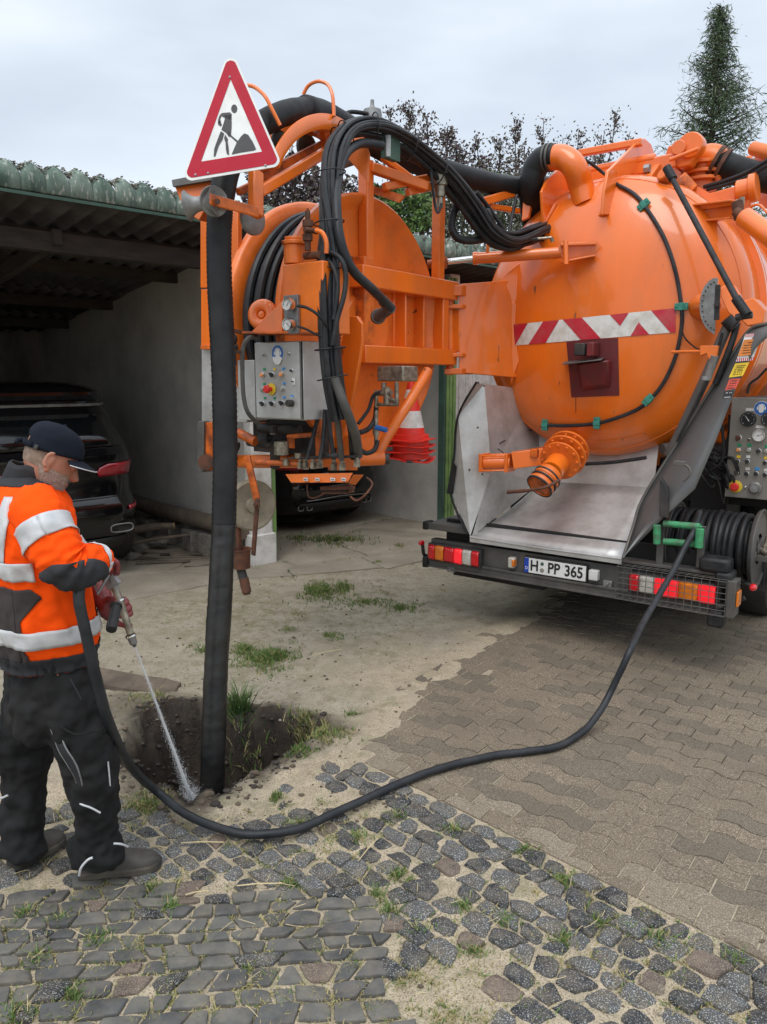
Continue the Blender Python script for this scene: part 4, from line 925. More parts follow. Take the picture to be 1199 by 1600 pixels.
# ---- swing arm: hinge box on the tank
def hx(px, py, v): return at(px, py, v=v)
b = MB()
A, B_ = at(717, 443, v=.06), at(798, 437, v=.42); C_, D_ = at(798, 590, v=.42), at(717, 583, v=.06)
b.prism([A, B_, C_, D_], VV*.34+UU*.12); b.build('hinge_box', OP, TR, bevel=.008)
b = MB(); b.prism([at(783, 437, v=.36), at(795, 425, v=.40), at(820, 405, v=.52), at(835, 425, v=.52), at(822, 480, v=.5), at(800, 480, v=.44)], VV*.03); b.build('gusset', OP, TR, bevel=.004)
b = MB(); b.prism([at(798, 470, v=.43), at(812, 478, v=.45), at(812, 560, v=.45), at(798, 600, v=.45), at(800, 540, v=.43)], VV*.03); b.build('gusset', OP, TR, bevel=.004)
b = MB()
for y0, y1 in ((446, 462), (476, 482), (552, 558), (576, 585)):
    b.prism([at(694, y0, v=-.02), at(722, y0-1, v=.05), at(722, y1, v=.05), at(694, y1, v=-.02)], VV*.16)
b.cyl(at(703, 445, v=.06), at(703, 586, v=.06), .03); b.prism([at(705, 484, v=.06), at(718, 484, v=.06), at(718, 550, v=.06), at(705, 550, v=.06)], VV*.05)
b.build('hinge_lugs', OW, TR, bevel=.006)
# ---- arm frame
AU = .20
def arm(name, p0, p1, w, h, m_=OW, up=None, bev=.008): b = MB(); b.beam(p0, p1, w, h, up); return b.build(name, m_, TR, bevel=bev)
r0, r1 = at(556, 419, u=AU-.06), at(706, 466, u=AU-.06)
r0.z = r1.z = (r0.z+r1.z)/2
arm('arm_rail', r0, r1, .12, .135, OP)
s0, s1 = at(560, 540, u=AU-.06), at(704, 570, u=AU-.06); s0.z = s1.z = (s0.z+s1.z)/2
arm('arm_rail', s0, s1, .12, .115, OP)
def vpost(px, y0, y1, w, dep, u, name='frame_post', m_=OP):
    a = at(px, y0, u=u); c = at(px, y1, u=u); c = Vector((a.x, a.y, c.z)); return arm(name, a, c, dep, w, m_, up=VV)
vpost(568, 402, 562, .10, .10, AU-.08, m_=OG)
vpost(616, 438, 548, .07, .05, AU-.14); vpost(626, 440, 548, .015, .10, AU-.08); vpost(655, 445, 560, .02, .10, AU-.10, m_=OW); vpost(690, 455, 570, .08, .09, AU-.06)
b = MB(); b.prism([at(640, 445, u=AU-.2), at(690, 455, u=AU-.2), at(690, 570, u=AU-.2), at(640, 560, u=AU-.2)], -UU*.02); b.build('frame_panel', OW, TR)
b = MB(); b.prism([at(578, 440, u=AU-.22), at(612, 445, u=AU-.22), at(612, 545, u=AU-.22), at(578, 540, u=AU-.22)], -UU*.02); b.build('gap_shade_sheet', M['underside'], TR)  # near-black sheet standing in for the shade inside the frame gap
vpost(572, 250, 410, .075, .075, AU-.10); vpost(686, 296, 448, .075, .07, AU-.05, m_=OW)
# ---- reel
RV, RZ, RR = -.88, 2.225, .80
def rdisc(u, name, sgn):
    b = MB(); b.lathe(T(u, RV, RZ), UU*sgn, [(0, .035), (.22, .035), (.24, .01), (RR-.08, 0.0), (RR-.05, .012), (RR-.012, .045), (RR+.012, .05), (RR+.028, .035), (RR+.028, .0), (RR+.01, -.02), (RR-.05, -.03), (.2, -.03), (0, -.03)], 96)
    return b.build(name, OW, TR, ang=45)
rdisc(.06, 'reel_disc', 1); rdisc(-.34, 'reel_disc', -1)
b = MB(); b.lathe(T(-.34, RV, RZ), UU, [(.30, 0), (.30, .4)], 40); b.build('reel_drum', OW, TR)
random.seed(4); 
b = MB()
for L_ in range(7):
    for k in range(8):
        R_ = .38+L_*.056+(.026 if k % 2 else 0); u = -.30+k*.046
        if L_ == 6 and k in (5, 6, 7): continue
        b.tube([T(u, RV+R_*cos(2*pi*q/64), RZ+R_*sin(2*pi*q/64)) for q in range(64)], .0225, 8, closed=True)
b.build('reel_hose', M['hydraulic'], TR)
# ---- link plate and lower frame
b = MB(); b.prism([at(540, 500, v=-1.30), at(547, 493, v=-1.3), at(558, 494, v=-1.3), at(566, 506, v=-1.3), at(566, 535, v=-1.3), at(548, 640, v=-1.3), at(530, 700, v=-1.3), at(512, 700, v=-1.3), at(520, 600, v=-1.3)], VV*.03); b.build('link_plate', OP, TR, bevel=.006)
b = MB(); b.prism([at(518, 680, v=-1.28), at(560, 680, v=-1.28), at(556, 735, v=-1.28), at(512, 735, v=-1.28)], VV*.02); b.build('lower_plate', OW, TR, bevel=.004)
b = MB(); b.tube(sp([at(322, 720, v=-1.45), at(420, 721, v=-1.40), at(520, 719, v=-1.28), at(600, 716, v=-1.05)], 4), .044, 20); b.build('cross_tube', OW, TR)
b = MB(); b.cyl(at(598, 717, v=-1.06), at(607, 717, v=-1.03), .035); b.build('tube_end', M['black_metal'], TR)
b = MB(); b.tube(sp([at(590, 713, v=-1.06), at(602, 688, v=-1.0), at(618, 662, v=-.92), at(640, 628, v=-.80), at(658, 598, v=-.68), at(669, 579, v=-.60)], 6), .034, 16); b.build('reel_guard_tube', OW, TR)
# ---- head column (behind the hanging hose)
def colbox(name, x0, x1, y0, y1, v, d, m_, bev=.005):
    b = MB(); b.prism([at(x0, y0, v=v), at(x1, y0, v=v), at(x1, y1, v=v), at(x0, y1, v=v)], VV*d); return b.build(name, m_, TR, bevel=bev)
colbox('head_column', 313, 372, 330, 450, -1.58, .035, OP); colbox('head_column', 314, 372, 452, 540, -1.585, .035, OP)
colbox('column_seam', 313, 330, 539, 546, -1.60, .03, OG)
colbox('steel_panel', 315, 386, 545, 660, -1.57, .05, M['stainless'])
colbox('lower_bracket', 318, 340, 660, 735, -1.60, .16, OG); colbox('bracket_plate', 308, 318, 658, 738, -1.62, .12, M['steel_dark'])
b = MB(); b.cyl(at(322, 722, v=-1.72), at(322, 722, v=-1.5), .05); b.build('roller_end', M['rust'], TR)
# ---- boom head with rollers
HV = -2.05
b = MB(); P = [(271, 286), (335, 280), (333, 305), (312, 345), (300, 338), (280, 310)]
b.prism([at(x, y, t=3.95) for x, y in P], Vector((.05, .24, .02))); b.build('head_box', OW, TR, bevel=.006)
b = MB(); b.prism([at(x, y, t=3.92) for x, y in ((268, 281), (334, 268), (336, 281), (270, 292))], Vector((.05, .26, .02))); b.build('head_lid', M['steel_dark'], TR, bevel=.003)
def spool(p0, p1, rE, rM, name='guide_roller', m_=None):
    d = (p1-p0); L_ = d.length; b = MB(); pr = [(0, 0), (rE*.85, 0)]
    for i in range(13):
        x = i/12; pr.append((rM+(rE-rM)*abs(2*x-1)**2.6, L_*x))
    pr += [(rE*.85, L_), (0, L_)]; b.lathe(p0, d, pr, 36); return b.build(name, m_ or M['galvanised'], TR, ang=50)
spool(at(293, 322, t=3.72), at(337, 314, t=3.70), .072, .034)
b = MB(); b.lathe(at(333, 315, t=3.72), (at(345, 312, t=3.64)-at(333, 315, t=3.72)), [(0, 0), (.06, 0), (.072, .012), (.07, .02), (.045, .02), (.04, .028), (0, .028)], 40); b.build('roller_flange', M['galvanised'], TR, ang=40)
arm('head_arm', at(328, 311, t=3.62), at(404, 332, t=3.86), .012, .052, OG); arm('head_arm', at(400, 268, t=3.95), at(400, 338, t=3.92), .07, .05, OW, up=UU)
b = MB(); b.cyl(at(340, 315, t=3.6), at(340, 315, t=3.66), .014, seg=10); b.build('bolt', M['rust'], TR)
arm('boom_strut', at(405, 300, u=AU), at(512, 236, u=AU), .05, .055, OP); arm('boom_strut', at(398, 282, u=AU-.12), at(505, 226, u=AU-.12), .05, .05, OG); arm('boom_strut', at(372, 300, u=AU-.2), at(452, 262, u=AU-.2), .04, .04, OG)
# ---- saddle: curved channel under the hose, with hoop guides
apx = [(424, 250), (434, 228), (452, 205), (476, 190), (503, 186), (527, 195), (542, 214)]
for du, w_ in ((0, 0), ):
    P = sp([at(x, y+4, u=AU) for x, y in apx], 6); b = MB()
    rows = [[], [], [], []]
    for i, p in enumerate(P):
        t_ = (P[min(i+1, len(P)-1)]-P[max(i-1, 0)]).normalized(); n_ = UU.cross(t_); n_ = n_ if n_.z > 0 else -n_
        for r_, (a, c) in enumerate(((.04, .035), (.02, -.04), (-.13, -.04), (-.15, .035))): rows[r_].append(p+UU*a+n_*c)
    b.grid(rows); so_ = b.build('saddle', OP, TR, ang=50, solid=.012)
for a, c in (((398, 132), (437, 192)), ((475, 148), (524, 185))):
    pass
b = MB(); b.tube(sp([at(386, 133, t=4.05), at(398, 136, t=4.03), at(414, 150, t=4.0), at(426, 172, t=4.0), at(438, 196, t=4.02)], 6), .0105, 8); b.build('hoop_guide', OP, TR)
b = MB(); b.tube(sp([at(474, 148, t=4.45), at(482, 134, t=4.43), at(497, 127, t=4.4), at(512, 132, t=4.38), at(520, 150, t=4.36), at(522, 182, t=4.36)], 6), .0105, 8); b.build('hoop_guide', OP, TR)
for x, y, r, t_ in ((427, 205, .075, 4.35), (480, 232, .085, 4.55), (438, 222, .06, 4.2)):
    c = at(x, y, t=t_); b = MB(); b.lathe(c-UU*.02, UU, [(0, 0), (r*.7, 0), (r, .012), (r, .028), (r*.7, .04), (0, .04)], 28); b.build('guide_wheel', M['galvanised'] if x == 427 else M['black_metal'], TR)
b = MB(); b.lathe(at(395, 342, t=4.15)-UU*.02, UU, [(0, 0), (.07, 0), (.085, .01), (.085, .03), (.07, .04), (0, .04)], 28); b.build('guide_wheel', M['galvanised'], TR)
# ---- big suction hose
def ribbed(name, P, r, m_, seg=28, amp=.0015, n=22):
    Q = sp(P, n); b = MB(); b.tube(Q, [r+amp*(1 if (i//1) % 2 else -1)+.0015*noise.noise(Vector((i*.11, r, 0))) for i in range(len(Q))], seg); return b.build(name, m_, TR, ang=60)
hose_px = [(477, 171, 4.38), (455, 174, 4.24), (430, 183, 4.12), (404, 198, 4.03), (378, 222, 3.95), (359, 255, 3.90), (349, 295, 3.89), (343, 350, 3.90), (343, 430, 3.93), (347, 520, 3.96), (351, 620, 3.98), (352, 720, 3.99), (350, 820, 3.99), (345, 920, 3.98), (339, 1020, 3.965), (335, 1120, 3.95), (332, 1220, 3.95), (330, 1300, 3.96)]
ribbed('suction_hose', [at(x, y, t=t_) for x, y, t_ in hose_px[:13]], .0635, M['rubber'])
Q = sp([at(x, y, t=t_) for x, y, t_ in hose_px[11:]], 24)[24:]; b = MB(); b.tube(Q, [.0625]*len(Q), 40)
for k, p in enumerate(b.v):
    c = Q[min(len(Q)-1, k//40)]; r_ = (p-c); b.v[k] = c+r_*(1+.05*noise.noise(Vector((p.x*14, p.y*14, p.z*5)))+.035*noise.noise(Vector((p.x*10, p.y*10, p.z*34))))
b.build('wet_hose_end', M['rubber_wet'], TR, ang=70)
P = [at(x, y, t=t_) for x, y, t_ in ((477, 171, 4.38), (503, 178, 4.55), (530, 192, 4.7), (570, 216, 4.9), (620, 243, 5.1), (680, 262, 5.3), (740, 280, 5.5), (800, 292, 5.75), (850, 292, 5.95), (900, 290, 6.3))]
ribbed('suction_hose', P, .076, M['rubber'])
P = [at(x, y, t=t_) for x, y, t_ in ((530, 190, 4.72), (550, 208, 4.85))]
# upper stalk with cap (beside the hose arch)
b = MB(); c = at(582, 180, t=4.9); b.lathe(c-ZZ*.03, ZZ, [(0, .0), (.06, 0), (.062, .03), (.056, .06), (.02, .075), (.012, .09), (.012, .12), (0, .125)], 28); b.build('vent_cap', M['galvanised'], TR)
c = at(640, 214, t=5.2); b = MB(); b.lathe(c-ZZ*.05, ZZ, [(0, 0), (.055, 0), (.055, .04), (.05, .06), (0, .065)], 24); b.build('vent_cap', M['galvanised'], TR)
# ---- boom top frame
b = MB(); b.prism([at(595, 208, t=4.62), at(608, 210, t=4.62), at(608, 247, t=4.62), at(595, 247, t=4.62)], VV*.12-UU*.0); b.build('green_clamp', M['steel_green_dark'], TR, bevel=.004)
b = MB(); b.prism([at(602, 211, t=4.6), at(609, 211, t=4.6), at(609, 245, t=4.6), at(602, 245, t=4.6)], UU*.01); b.build('clamp_plate', M['galvanised'], TR, bevel=.002)
arm('boom_brace', at(580, 262, t=4.85), at(668, 292, t=5.0), .06, .06, OW); arm('boom_brace', at(600, 292, t=4.9), at(672, 278, t=5.1), .05, .05, OW); arm('boom_brace', at(636, 300, t=5.0), at(675, 292, t=5.1), .05, .05, OP); arm('boom_brace', at(590, 240, t=5.0), at(650, 285, t=5.1), .05, .04, OP)
b = MB(); b.prism([at(583, 290, t=4.95), at(632, 305, t=4.95), at(622, 316, t=4.95), at(583, 303, t=4.95)], VV*.02); b.build('boom_gusset', OG, TR)
b = MB(); b.prism([at(537, 218, t=4.6), at(568, 214, t=4.6), at(576, 240, t=4.6), at(574, 285, t=4.6), at(556, 262, t=4.6), at(536, 240, t=4.6)], VV*.02); b.build('boom_gusset', OW, TR, bevel=.003)
arm('boom_brace', at(745, 318, t=5.5), at(812, 298, t=5.8), .07, .06, OP); arm('boom_brace', at(765, 322, t=5.6), at(812, 330, t=5.8), .03, .04, OP)
b = MB(); b.prism([at(818, 305, t=5.75), at(833, 307, t=5.75), at(826, 340, t=5.75), at(815, 345, t=5.75)], VV*.03); b.build('boom_gusset', OP, TR, bevel=.004)
c = at(688, 285, t=5.05); b = MB(); b.cyl(c-ZZ*.09, c+ZZ*.02, .035); b.cyl(c-ZZ*.02, c+ZZ*.06, .05); b.cyl(c-ZZ*.16, c-ZZ*.09, .022, seg=12); b.build('swivel_fitting', M['fitting'], TR)
b = MB(); b.cyl(at(555, 248, t=4.9), at(535, 255, t=5.0), .035); b.build('grey_pipe', M['galvanised'], TR)
# ---- slewing ram
b = MB(); b.cyl(at(740, 404, v=.10), at(884, 394, v=.34), .040, seg=24); b.lathe(at(740, 404, v=.10), at(884, 394, v=.34)-at(740, 404, v=.10), [(.040, 0), (.046, .0), (.046, .03), (.040, .03)], 24); b.build('ram_barrel', OP, TR)
b = MB(); b.cyl(at(690, 410, v=0.0), at(742, 404, v=.10), .022); b.build('ram_rod', M['chrome'], TR)
b = MB(); b.lathe(at(688, 411, v=-.03), ZZ, [(0, -.04), (.05, -.04), (.05, .04), (0, .04)], 20); b.cyl(at(668, 413, v=-.06), at(700, 409, v=0.02), .03); b.build('ram_eye', OG, TR, bevel=.004)
b = MB(); b.prism([dome(872, 388, .14), dome(932, 380, .02), dome(938, 388, .0), dome(926, 402, .0), dome(880, 410, .10)], ZZ*.02)
b.beam(dome(876, 383, .15), dome(932, 381, .03), .07, .018); b.beam(dome(878, 410, .12), dome(930, 400, .02), .07, .012); b.cyl(dome(884, 376, .16), dome(885, 414, .15), .018); b.build('ram_bracket', OP, TR, bevel=.003)
b = MB(); P = sp([at(762, 400, v=.12), at(762, 375, v=.12), at(756, 345, v=.12)], 4); b.tube(P, .011, 8); b.build('ram_pipe', OW, TR)
b = MB(); b.tube(sp([at(800, 376, v=.15), at(830, 374, v=.25), at(862, 371, v=.32)], 5), .010, 8); b.cyl(at(862, 371, v=.32), at(864, 378, v=.33), .014, seg=10); b.build('ram_pipe', M['fitting'], TR)
# ---- reel head box with gauges
def box3(name, x0, x1, y0, y1, v, dv, m_, bev=.006):
    a = at(x0, y0, v=v); c = at(x1, y1, v=v); ua, _, za = uvz(a); ub, _, zb = uvz(c); b = MB(); b.tb(ua, ub, v, v+dv, zb, za); return b.build(name, m_, TR, bevel=bev), (ua, ub, zb, za)
hb, _ = box3('head_block', 441, 506, 414, 520, -1.860, .22, OW)
b = MB(); b.prism([at(x, y, v=-1.880) for x, y in ((392, 519), (441, 470), (441, 519))], VV*.2); b.build('head_wedge', OP, TR, bevel=.004)
b = MB(); b.beam(at(392, 521, v=-1.840), at(506, 521, v=-1.760), .2, .012); b.build('head_shelf', OG, TR, bevel=.002)
b = MB(); c = at(411, 492, v=-1.740); X, Y = frame(at(411, 492, v=-2)-c); b.lathe(c, Vector((-.3, -1, .1)), [(.018, .02)]+[(.055+.036*cos(a/6*pi), .036*sin(a/6*pi)+.0) for a in range(-6, 7)]+[(.018, .02)], 36); b.lathe(c, Vector((-.3, -1, .1)), [(0, .025), (.02, .02), (.02, 0)], 12); b.build('roller_ring', OP, TR, ang=60)
gp, (ga, gb_, gz0, gz1) = box3('gauge_plate', 443, 466, 462, 521, -1.885, .02, M['galvanised'], .002)
def gauge(c, r, n_, face, par, needle=.8, nm='gauge', dark=False):
    n_ = n_.normalized(); b = MB(); b.lathe(c, n_, [(r*.9, 0), (r*1.02, .0), (r*1.02, .026), (r*.97, .032), (r*.88, .032), (r*.86, .024)], 36); g_ = b.build(nm, M['black_metal'] if dark else M['chrome'], par)
    b = MB(); b.lathe(c+n_*.024, n_, [(r*.9, 0), (0, .0004)], 30); b.build('dial', face, g_)
    X = n_.cross(ZZ).normalized()*-1; Y = X.cross(n_)*-1 if X.cross(n_).z < 0 else X.cross(n_)
    ik = M['plate_white'] if dark else M['ink']; b = MB(); q = c+n_*.0262
    d = X*cos(needle)+Y*sin(needle); s_ = X*-sin(needle)+Y*cos(needle)
    b.prism([q-d*r*.3-s_*r*.05, q-d*r*.3+s_*r*.05, q+d*r*.65+s_*r*.015, q+d*r*.65-s_*r*.015], n_*.0006)
    for k in range(19):
        a = rad(-45+270*k/18); d2 = X*cos(a)+Y*sin(a); s2 = X*-sin(a)+Y*cos(a); w_ = r*.018*(1.5 if k % 3 == 0 else 1); r0_ = .72 if k % 3 == 0 else .78
        b.prism([q+d2*r*r0_-s2*w_, q+d2*r*r0_+s2*w_, q+d2*r*.85+s2*w_, q+d2*r*.85-s2*w_], n_*.0004)
    b.build('needle', ik, g_, smooth=False); return g_
gauge(at(454.5, 476, v=-1.900), .034, -VV, M['glass_dial'], TR, .85); gauge(at(454.5, 507, v=-1.900), .034, -VV, M['glass_dial'], TR, -.8)
b = MB(); b.tube(sp([at(466, 478, v=-1.910), at(480, 481, v=-1.940), at(497, 492, v=-1.920), at(513, 512, v=-1.860)], 6), .0085, 8); b.tube(sp([at(466, 510, v=-1.910), at(480, 515, v=-1.920), at(500, 525, v=-1.880), at(512, 524, v=-1.840)], 6), .0065, 8); b.build('gauge_hose', M['rubber_dark'], TR)
# pump on top of the head block
c = at(460, 410, v=-1.800); b = MB(); b.cyl(c-ZZ*.01, c+ZZ*.09, .055); b.cyl(c+ZZ*.09, c+ZZ*.11, .065); b.cyl(c+ZZ*.11, c+ZZ*.13, .05); b.build('pump_body', OW, TR, bevel=.004)
b = MB()
for y0, y1, r in ((392, 372, .017), (376, 366, .026), (366, 352, .018), (354, 344, .028), (344, 330, .014), (332, 326, .006)): b.cyl(at(481, y0, v=-1.840), at(481, y1, v=-1.840), r, seg=12)
b.cyl(at(476, 358, v=-1.880), at(496, 362, v=-1.800), .014, seg=10); b.cyl(at(478, 400, v=-1.800), at(500, 398, v=-1.840), .02, seg=12); b.cyl(at(478, 416, v=-1.800), at(500, 412, v=-1.840), .02, seg=12); b.build('pump_valve', M['rust'], TR)
b = MB(); b.tube(sp([at(494, 360, v=-1.840), at(504, 364, v=-1.840), at(510, 378, v=-1.840), at(510, 396, v=-1.840)], 6), .012, 8); b.build('copper_pipe', OW, TR)
# ---- control cabinet on the reel
cbx, (cu0, cu1, cz0, cz1) = box3('control_cabinet', 400, 476, 535, 657, -1.800, .235, M['stainless'], .004)
b = MB(); b.tb(cu0+.0, cu1-.02, -1.812, -1.800, cz0+.006, cz1-.004); cdoor = b.build('cabinet_door', M['stainless'], TR, bevel=.003)
b = MB(); b.tb(cu1-.014, cu1-.006, -1.804, -1.800, cz0+.004, cz1-.004); b.build('door_gap', M['underside'], TR)
box3('side_cabinet', 371, 400, 563, 657, -1.760, .2, M['stainless'], .003)
FV = -1.813
def on(px, py, v=FV): return at(px, py, v=v)
def button(px, py, kind, par=cdoor, v=FV, s=1.0, n=None):
    n_ = -VV; c = at(px, py, v=v)
    b = MB(); b.lathe(c, n_, [(0, .006), (.0125*s, .006), (.0135*s, 0), (.015*s, 0), (.015*s, .006), (.0125*s, .007)], 20); rg = b.build('button_ring', M['chrome'], par)
    b = MB()
    if kind in ('orange', 'grey', 'black', 'brown'):
        b.lathe(c, n_, [(.0115*s, 0), (.0115*s, .016), (.009*s, .019), (0, .0195)], 20); b.build('button_cap', {'orange': M['orange_button'], 'grey': M['grey_button'], 'black': M['black_metal'], 'brown': M['rust']}[kind], rg)
    elif kind == 'stop':
        b.lathe(c, n_, [(0, .002), (.033*s, .002), (.034*s, .005), (.030*s, .007), (0, .007)], 32); b.build('yellow_disc', M['yellow_plastic'], rg)
        b = MB(); b.lathe(c, n_, [(.012*s, .005), (.012*s, .03), (.0225*s, .034), (.0225*s, .046), (.018*s, .052), (0, .053)], 28); b.build('stop_button', M['red_plastic'], rg)
    elif kind == 'knob':
        b.lathe(c, n_, [(.0125*s, 0), (.0125*s, .012), (0, .012)], 20); b.box(c+n_*.018, .007*s, .018, .026*s, (UU*.8+ZZ*.6), n_, (ZZ*.8-UU*.6)); b.build('selector_knob', M['black_metal'], rg)
    elif kind == 'socket':
        b.lathe(c, n_, [(.012*s, 0), (.02*s, 0), (.02*s, .03), (.017*s, .036), (0, .034)], 20); b.build('plug_cap', M['black_metal'], rg)
def lab(px, py, m_, w=.017, h=.013, par=cdoor, v=FV, nm='label_tag'):
    c = at(px, py, v=v); b = MB(); b.tb(uvz(c)[0]-w/2, uvz(c)[0]+w/2, v-.003, v, c.z-h/2, c.z+h/2); return b.build(nm, m_, par)
for x, y, k, l in ((411, 586, 'orange', 'green_label'), (427, 586, 'knob', 'yellow_plastic'), (441, 585, 'orange', 'blue_label'), (411, 609, 'grey', 'green_label'), (442, 608, 'grey', 'blue_label'), (412, 631, 'knob', 'green_label'), (427, 631, 'knob', 'green_label'), (442, 630, 'knob', 'blue_label')):
    button(x, y, k); lab(x+2.5, y-9, M[l])
button(425, 608, 'stop'); button(456, 630, 'socket'); lab(456.5, 619, M['blue_label'], .02, .012); lab(456.5, 620.5, M['plate_white'], .012, .005)
lab(459.5, 596, M['plate_white'], .022, .036); button(459.5, 596, 'black', s=.35); button(457, 579, 'black', s=.6); button(413.5, 555, 'grey', s=.55); button(452, 552, 'grey', s=.55)
def mandatory(c, r, par, half=False):
    b = MB(); b.lathe(c, -VV, [(r, 0), (r, .002), (r*.94, .0022), (0, .0022)], 36, mi=0); s_ = b.build('safety_sign', M['plate_white'], par)
    b = MB(); b.lathe(c-VV*.0022, -VV, [(r*.95, 0), (r*.95, .0008), (0, .0008)], 36); b.build('blue_disc', M['sign_blue'], s_)
    b = MB(); q = c-VV*.0032
    b.prism([q+UU*r*x+ZZ*r*y for x, y in ((-.32, -.45), (-.36, .1), (-.28, .42), (0, .52), (.28, .42), (.36, .1), (.32, -.45), (.16, -.62), (-.16, -.62))], -VV*.0006)
    for sg in (-1, 1): b.prism([q+UU*r*x*sg+ZZ*r*y for x, y in ((.40, -.22), (.58, -.2), (.60, .2), (.42, .24))], -VV*.0006)
    b.prism([q+UU*r*.52*cos(a)+ZZ*(r*.1+r*.56*sin(a)) for a in (0, .5, 1, 1.57, 2.14, 2.64, 3.14)]+[q+UU*r*.44*cos(a)+ZZ*(r*.1+r*.47*sin(a)) for a in (3.14, 2.64, 2.14, 1.57, 1, .5, 0)], -VV*.0006)
    b.build('head_symbol', M['plate_white'], s_, smooth=False)
    return s_
mandatory(at(434.5, 552, v=FV), .047, cdoor)
b = MB(); q = at(434.5, 560, v=FV)-VV*.004; b.prism([q+UU*x+ZZ*y for x, y in ((-.036, .0), (-.030, .012), (-.02, .006), (-.008, .014), (.004, .006), (.016, .014), (.028, .006), (.036, .002), (.028, -.018), (.012, -.034), (-.012, -.034), (-.03, -.016))], -VV*.001); b.build('worn_patch', M['plate_white'], cdoor, smooth=False)
# handrail, lamp and lever beside the cabinet
b = MB(); b.tube(sp([at(402, 527, v=-1.860), at(388, 529, v=-1.960), at(380, 545, v=-1.980), at(379, 580, v=-1.980), at(381, 620, v=-1.980), at(388, 645, v=-1.960), at(404, 662, v=-1.860)], 8), .0125, 10); b.build('grab_rail', M['steel_dark'], TR)
b = MB(); b.beam(at(343, 548, v=-2.090), at(376, 550, v=-2.000), .012, .02); b.build('lever', M['rust'], TR, bevel=.002); b = MB(); b.beam(at(358, 516, v=-2.000), at(400, 522, v=-1.840), .03, .02); b.build('lever', M['rust'], TR, bevel=.002)
b = MB(); b.tb(-.33, -.235, -1.860, -1.740, 1.97, 2.10); b.lathe(at(366, 530, v=-1.880), -VV, [(0, .03), (.03, .03), (.035, 0), (0, 0)], 16); b.lathe(at(368, 544, v=-1.880), -VV, [(0, .03), (.02, .03), (.03, 0), (0, 0)], 16); b.build('work_lamp', M['black_metal'], TR, bevel=.008)
# ---- pipework under the cabinet
random.seed(8)
b = MB()
for x0, y0, x1, y1, r in ((345, 654, 420, 656, .016), (405, 668, 470, 672, .03), (388, 690, 450, 700, .028), (430, 690, 430, 730, .032), (345, 690, 372, 700, .04)): b.cyl(at(x0, y0, v=-1.55), at(x1, y1, v=-1.50), r, seg=14)
b.tb(-.45, .15, -1.42, -1.2, 1.42, 1.64); b.build('valve_block', M['black_metal'], TR, bevel=.005)
b = MB()
for k in range(40):
    pass
h_ = [at(408+14*k/60., 686-2*k/60., v=-1.62)+UU*.0+(ZZ*cos(k*.9)+VV*sin(k*.9))*.032 for k in range(60)]; b.tube(h_, .005, 6)
h_ = [at(427+1*k/50., 665+12*k/50., v=-1.66)+(UU*cos(k*.9)+VV*sin(k*.9))*.02 for k in range(50)]; b.tube(h_, .0035, 6); b.build('coil_spring', M['black_metal'], TR)
b = MB(); b.cyl(at(450, 682, v=-1.62), at(505, 678, v=-1.6), .014, seg=12); b.cyl(at(372, 676, v=-1.6), at(400, 690, v=-1.6), .03, seg=12); b.beam(at(455, 665, v=-1.5), at(455, 700, v=-1.5), .02, .05); b.beam(at(498, 655, v=-1.5), at(500, 712, v=-1.5), .02, .05); b.beam(at(518, 655, v=-1.52), at(519, 715, v=-1.5), .02, .03); b.cyl(at(400, 722, v=-1.66), at(470, 725, v=-1.6), .018, seg=12); b.build('orange_linkage', OG, TR, bevel=.003)
b = MB()
for x, y, r, l in ((440, 700, .045, .08), (427, 672, .02, .05), (447, 722, .02, .04), (466, 712, .02, .03)): c = at(x, y, v=-1.64); b.cyl(c-ZZ*l/2, c+ZZ*l/2, r, seg=12)
for x, y in ((470, 727), (478, 728), (490, 727), (500, 726), (522, 729), (535, 729), (558, 724)):
    c = at(x, y, v=-1.60); b.lathe(c-ZZ*.02, ZZ, [(0, 0), (.021, 0), (.021, .04), (.014, .042), (.014, .062), (0, .062)], 6)
b.build('brass_fitting', M['fitting'], TR, ang=25)
b = MB(); b.cyl(at(455, 716, v=-1.64), at(560, 713, v=-1.64), .008, seg=8); b.cyl(at(505, 712, v=-1.66), at(530, 712, v=-1.66), .016, seg=10); b.build('control_rod', M['black_metal'], TR)
# tray with four small white tags
b = MB(); P = [at(446, 741, v=-1.66), at(551, 739, v=-1.66), at(543, 754, v=-1.68), at(455, 754, v=-1.68)]; b.prism(P, VV*.006); b.prism([at(552, 742, v=-1.66), at(568, 742, v=-1.6), at(555, 758, v=-1.6), at(545, 755, v=-1.66)], VV*.006); tray = b.build('valve_tray', OW, TR, bevel=.002)
for x, t_ in ((478, 'A'), (496, 'B'), (520, 'C'), (537, 'D')):
    c = at(x, 749, v=-1.69); b = MB(); b.prism([c+UU*sx_*.017+ZZ*sz_*.009 for sx_, sz_ in ((-1, -1), (1, -1), (1, 1), (-1, 1))], VV*.002); tg = b.build('tag_plate', M['white_plastic'], tray)
    b = MB()
    for k in range(4): b.box(c-VV*.0015+UU*(-.009+k*.006)+ZZ*random.uniform(-.002, .002), .004, .0008, .002+.003*random.random(), UU, VV, ZZ)
    b.build('tag_writing', M['ink'], tg)
b = MB(); b.beam(at(503, 763, v=-1.62), at(553, 762, v=-1.62), .03, .02); b.beam(at(506, 770, v=-1.6), at(545, 770, v=-1.6), .03, .012); b.beam(at(545, 748, v=-1.60), at(550, 770, v=-1.60), .03, .02); b.build('tray_foot', M['rust'], TR, bevel=.002)
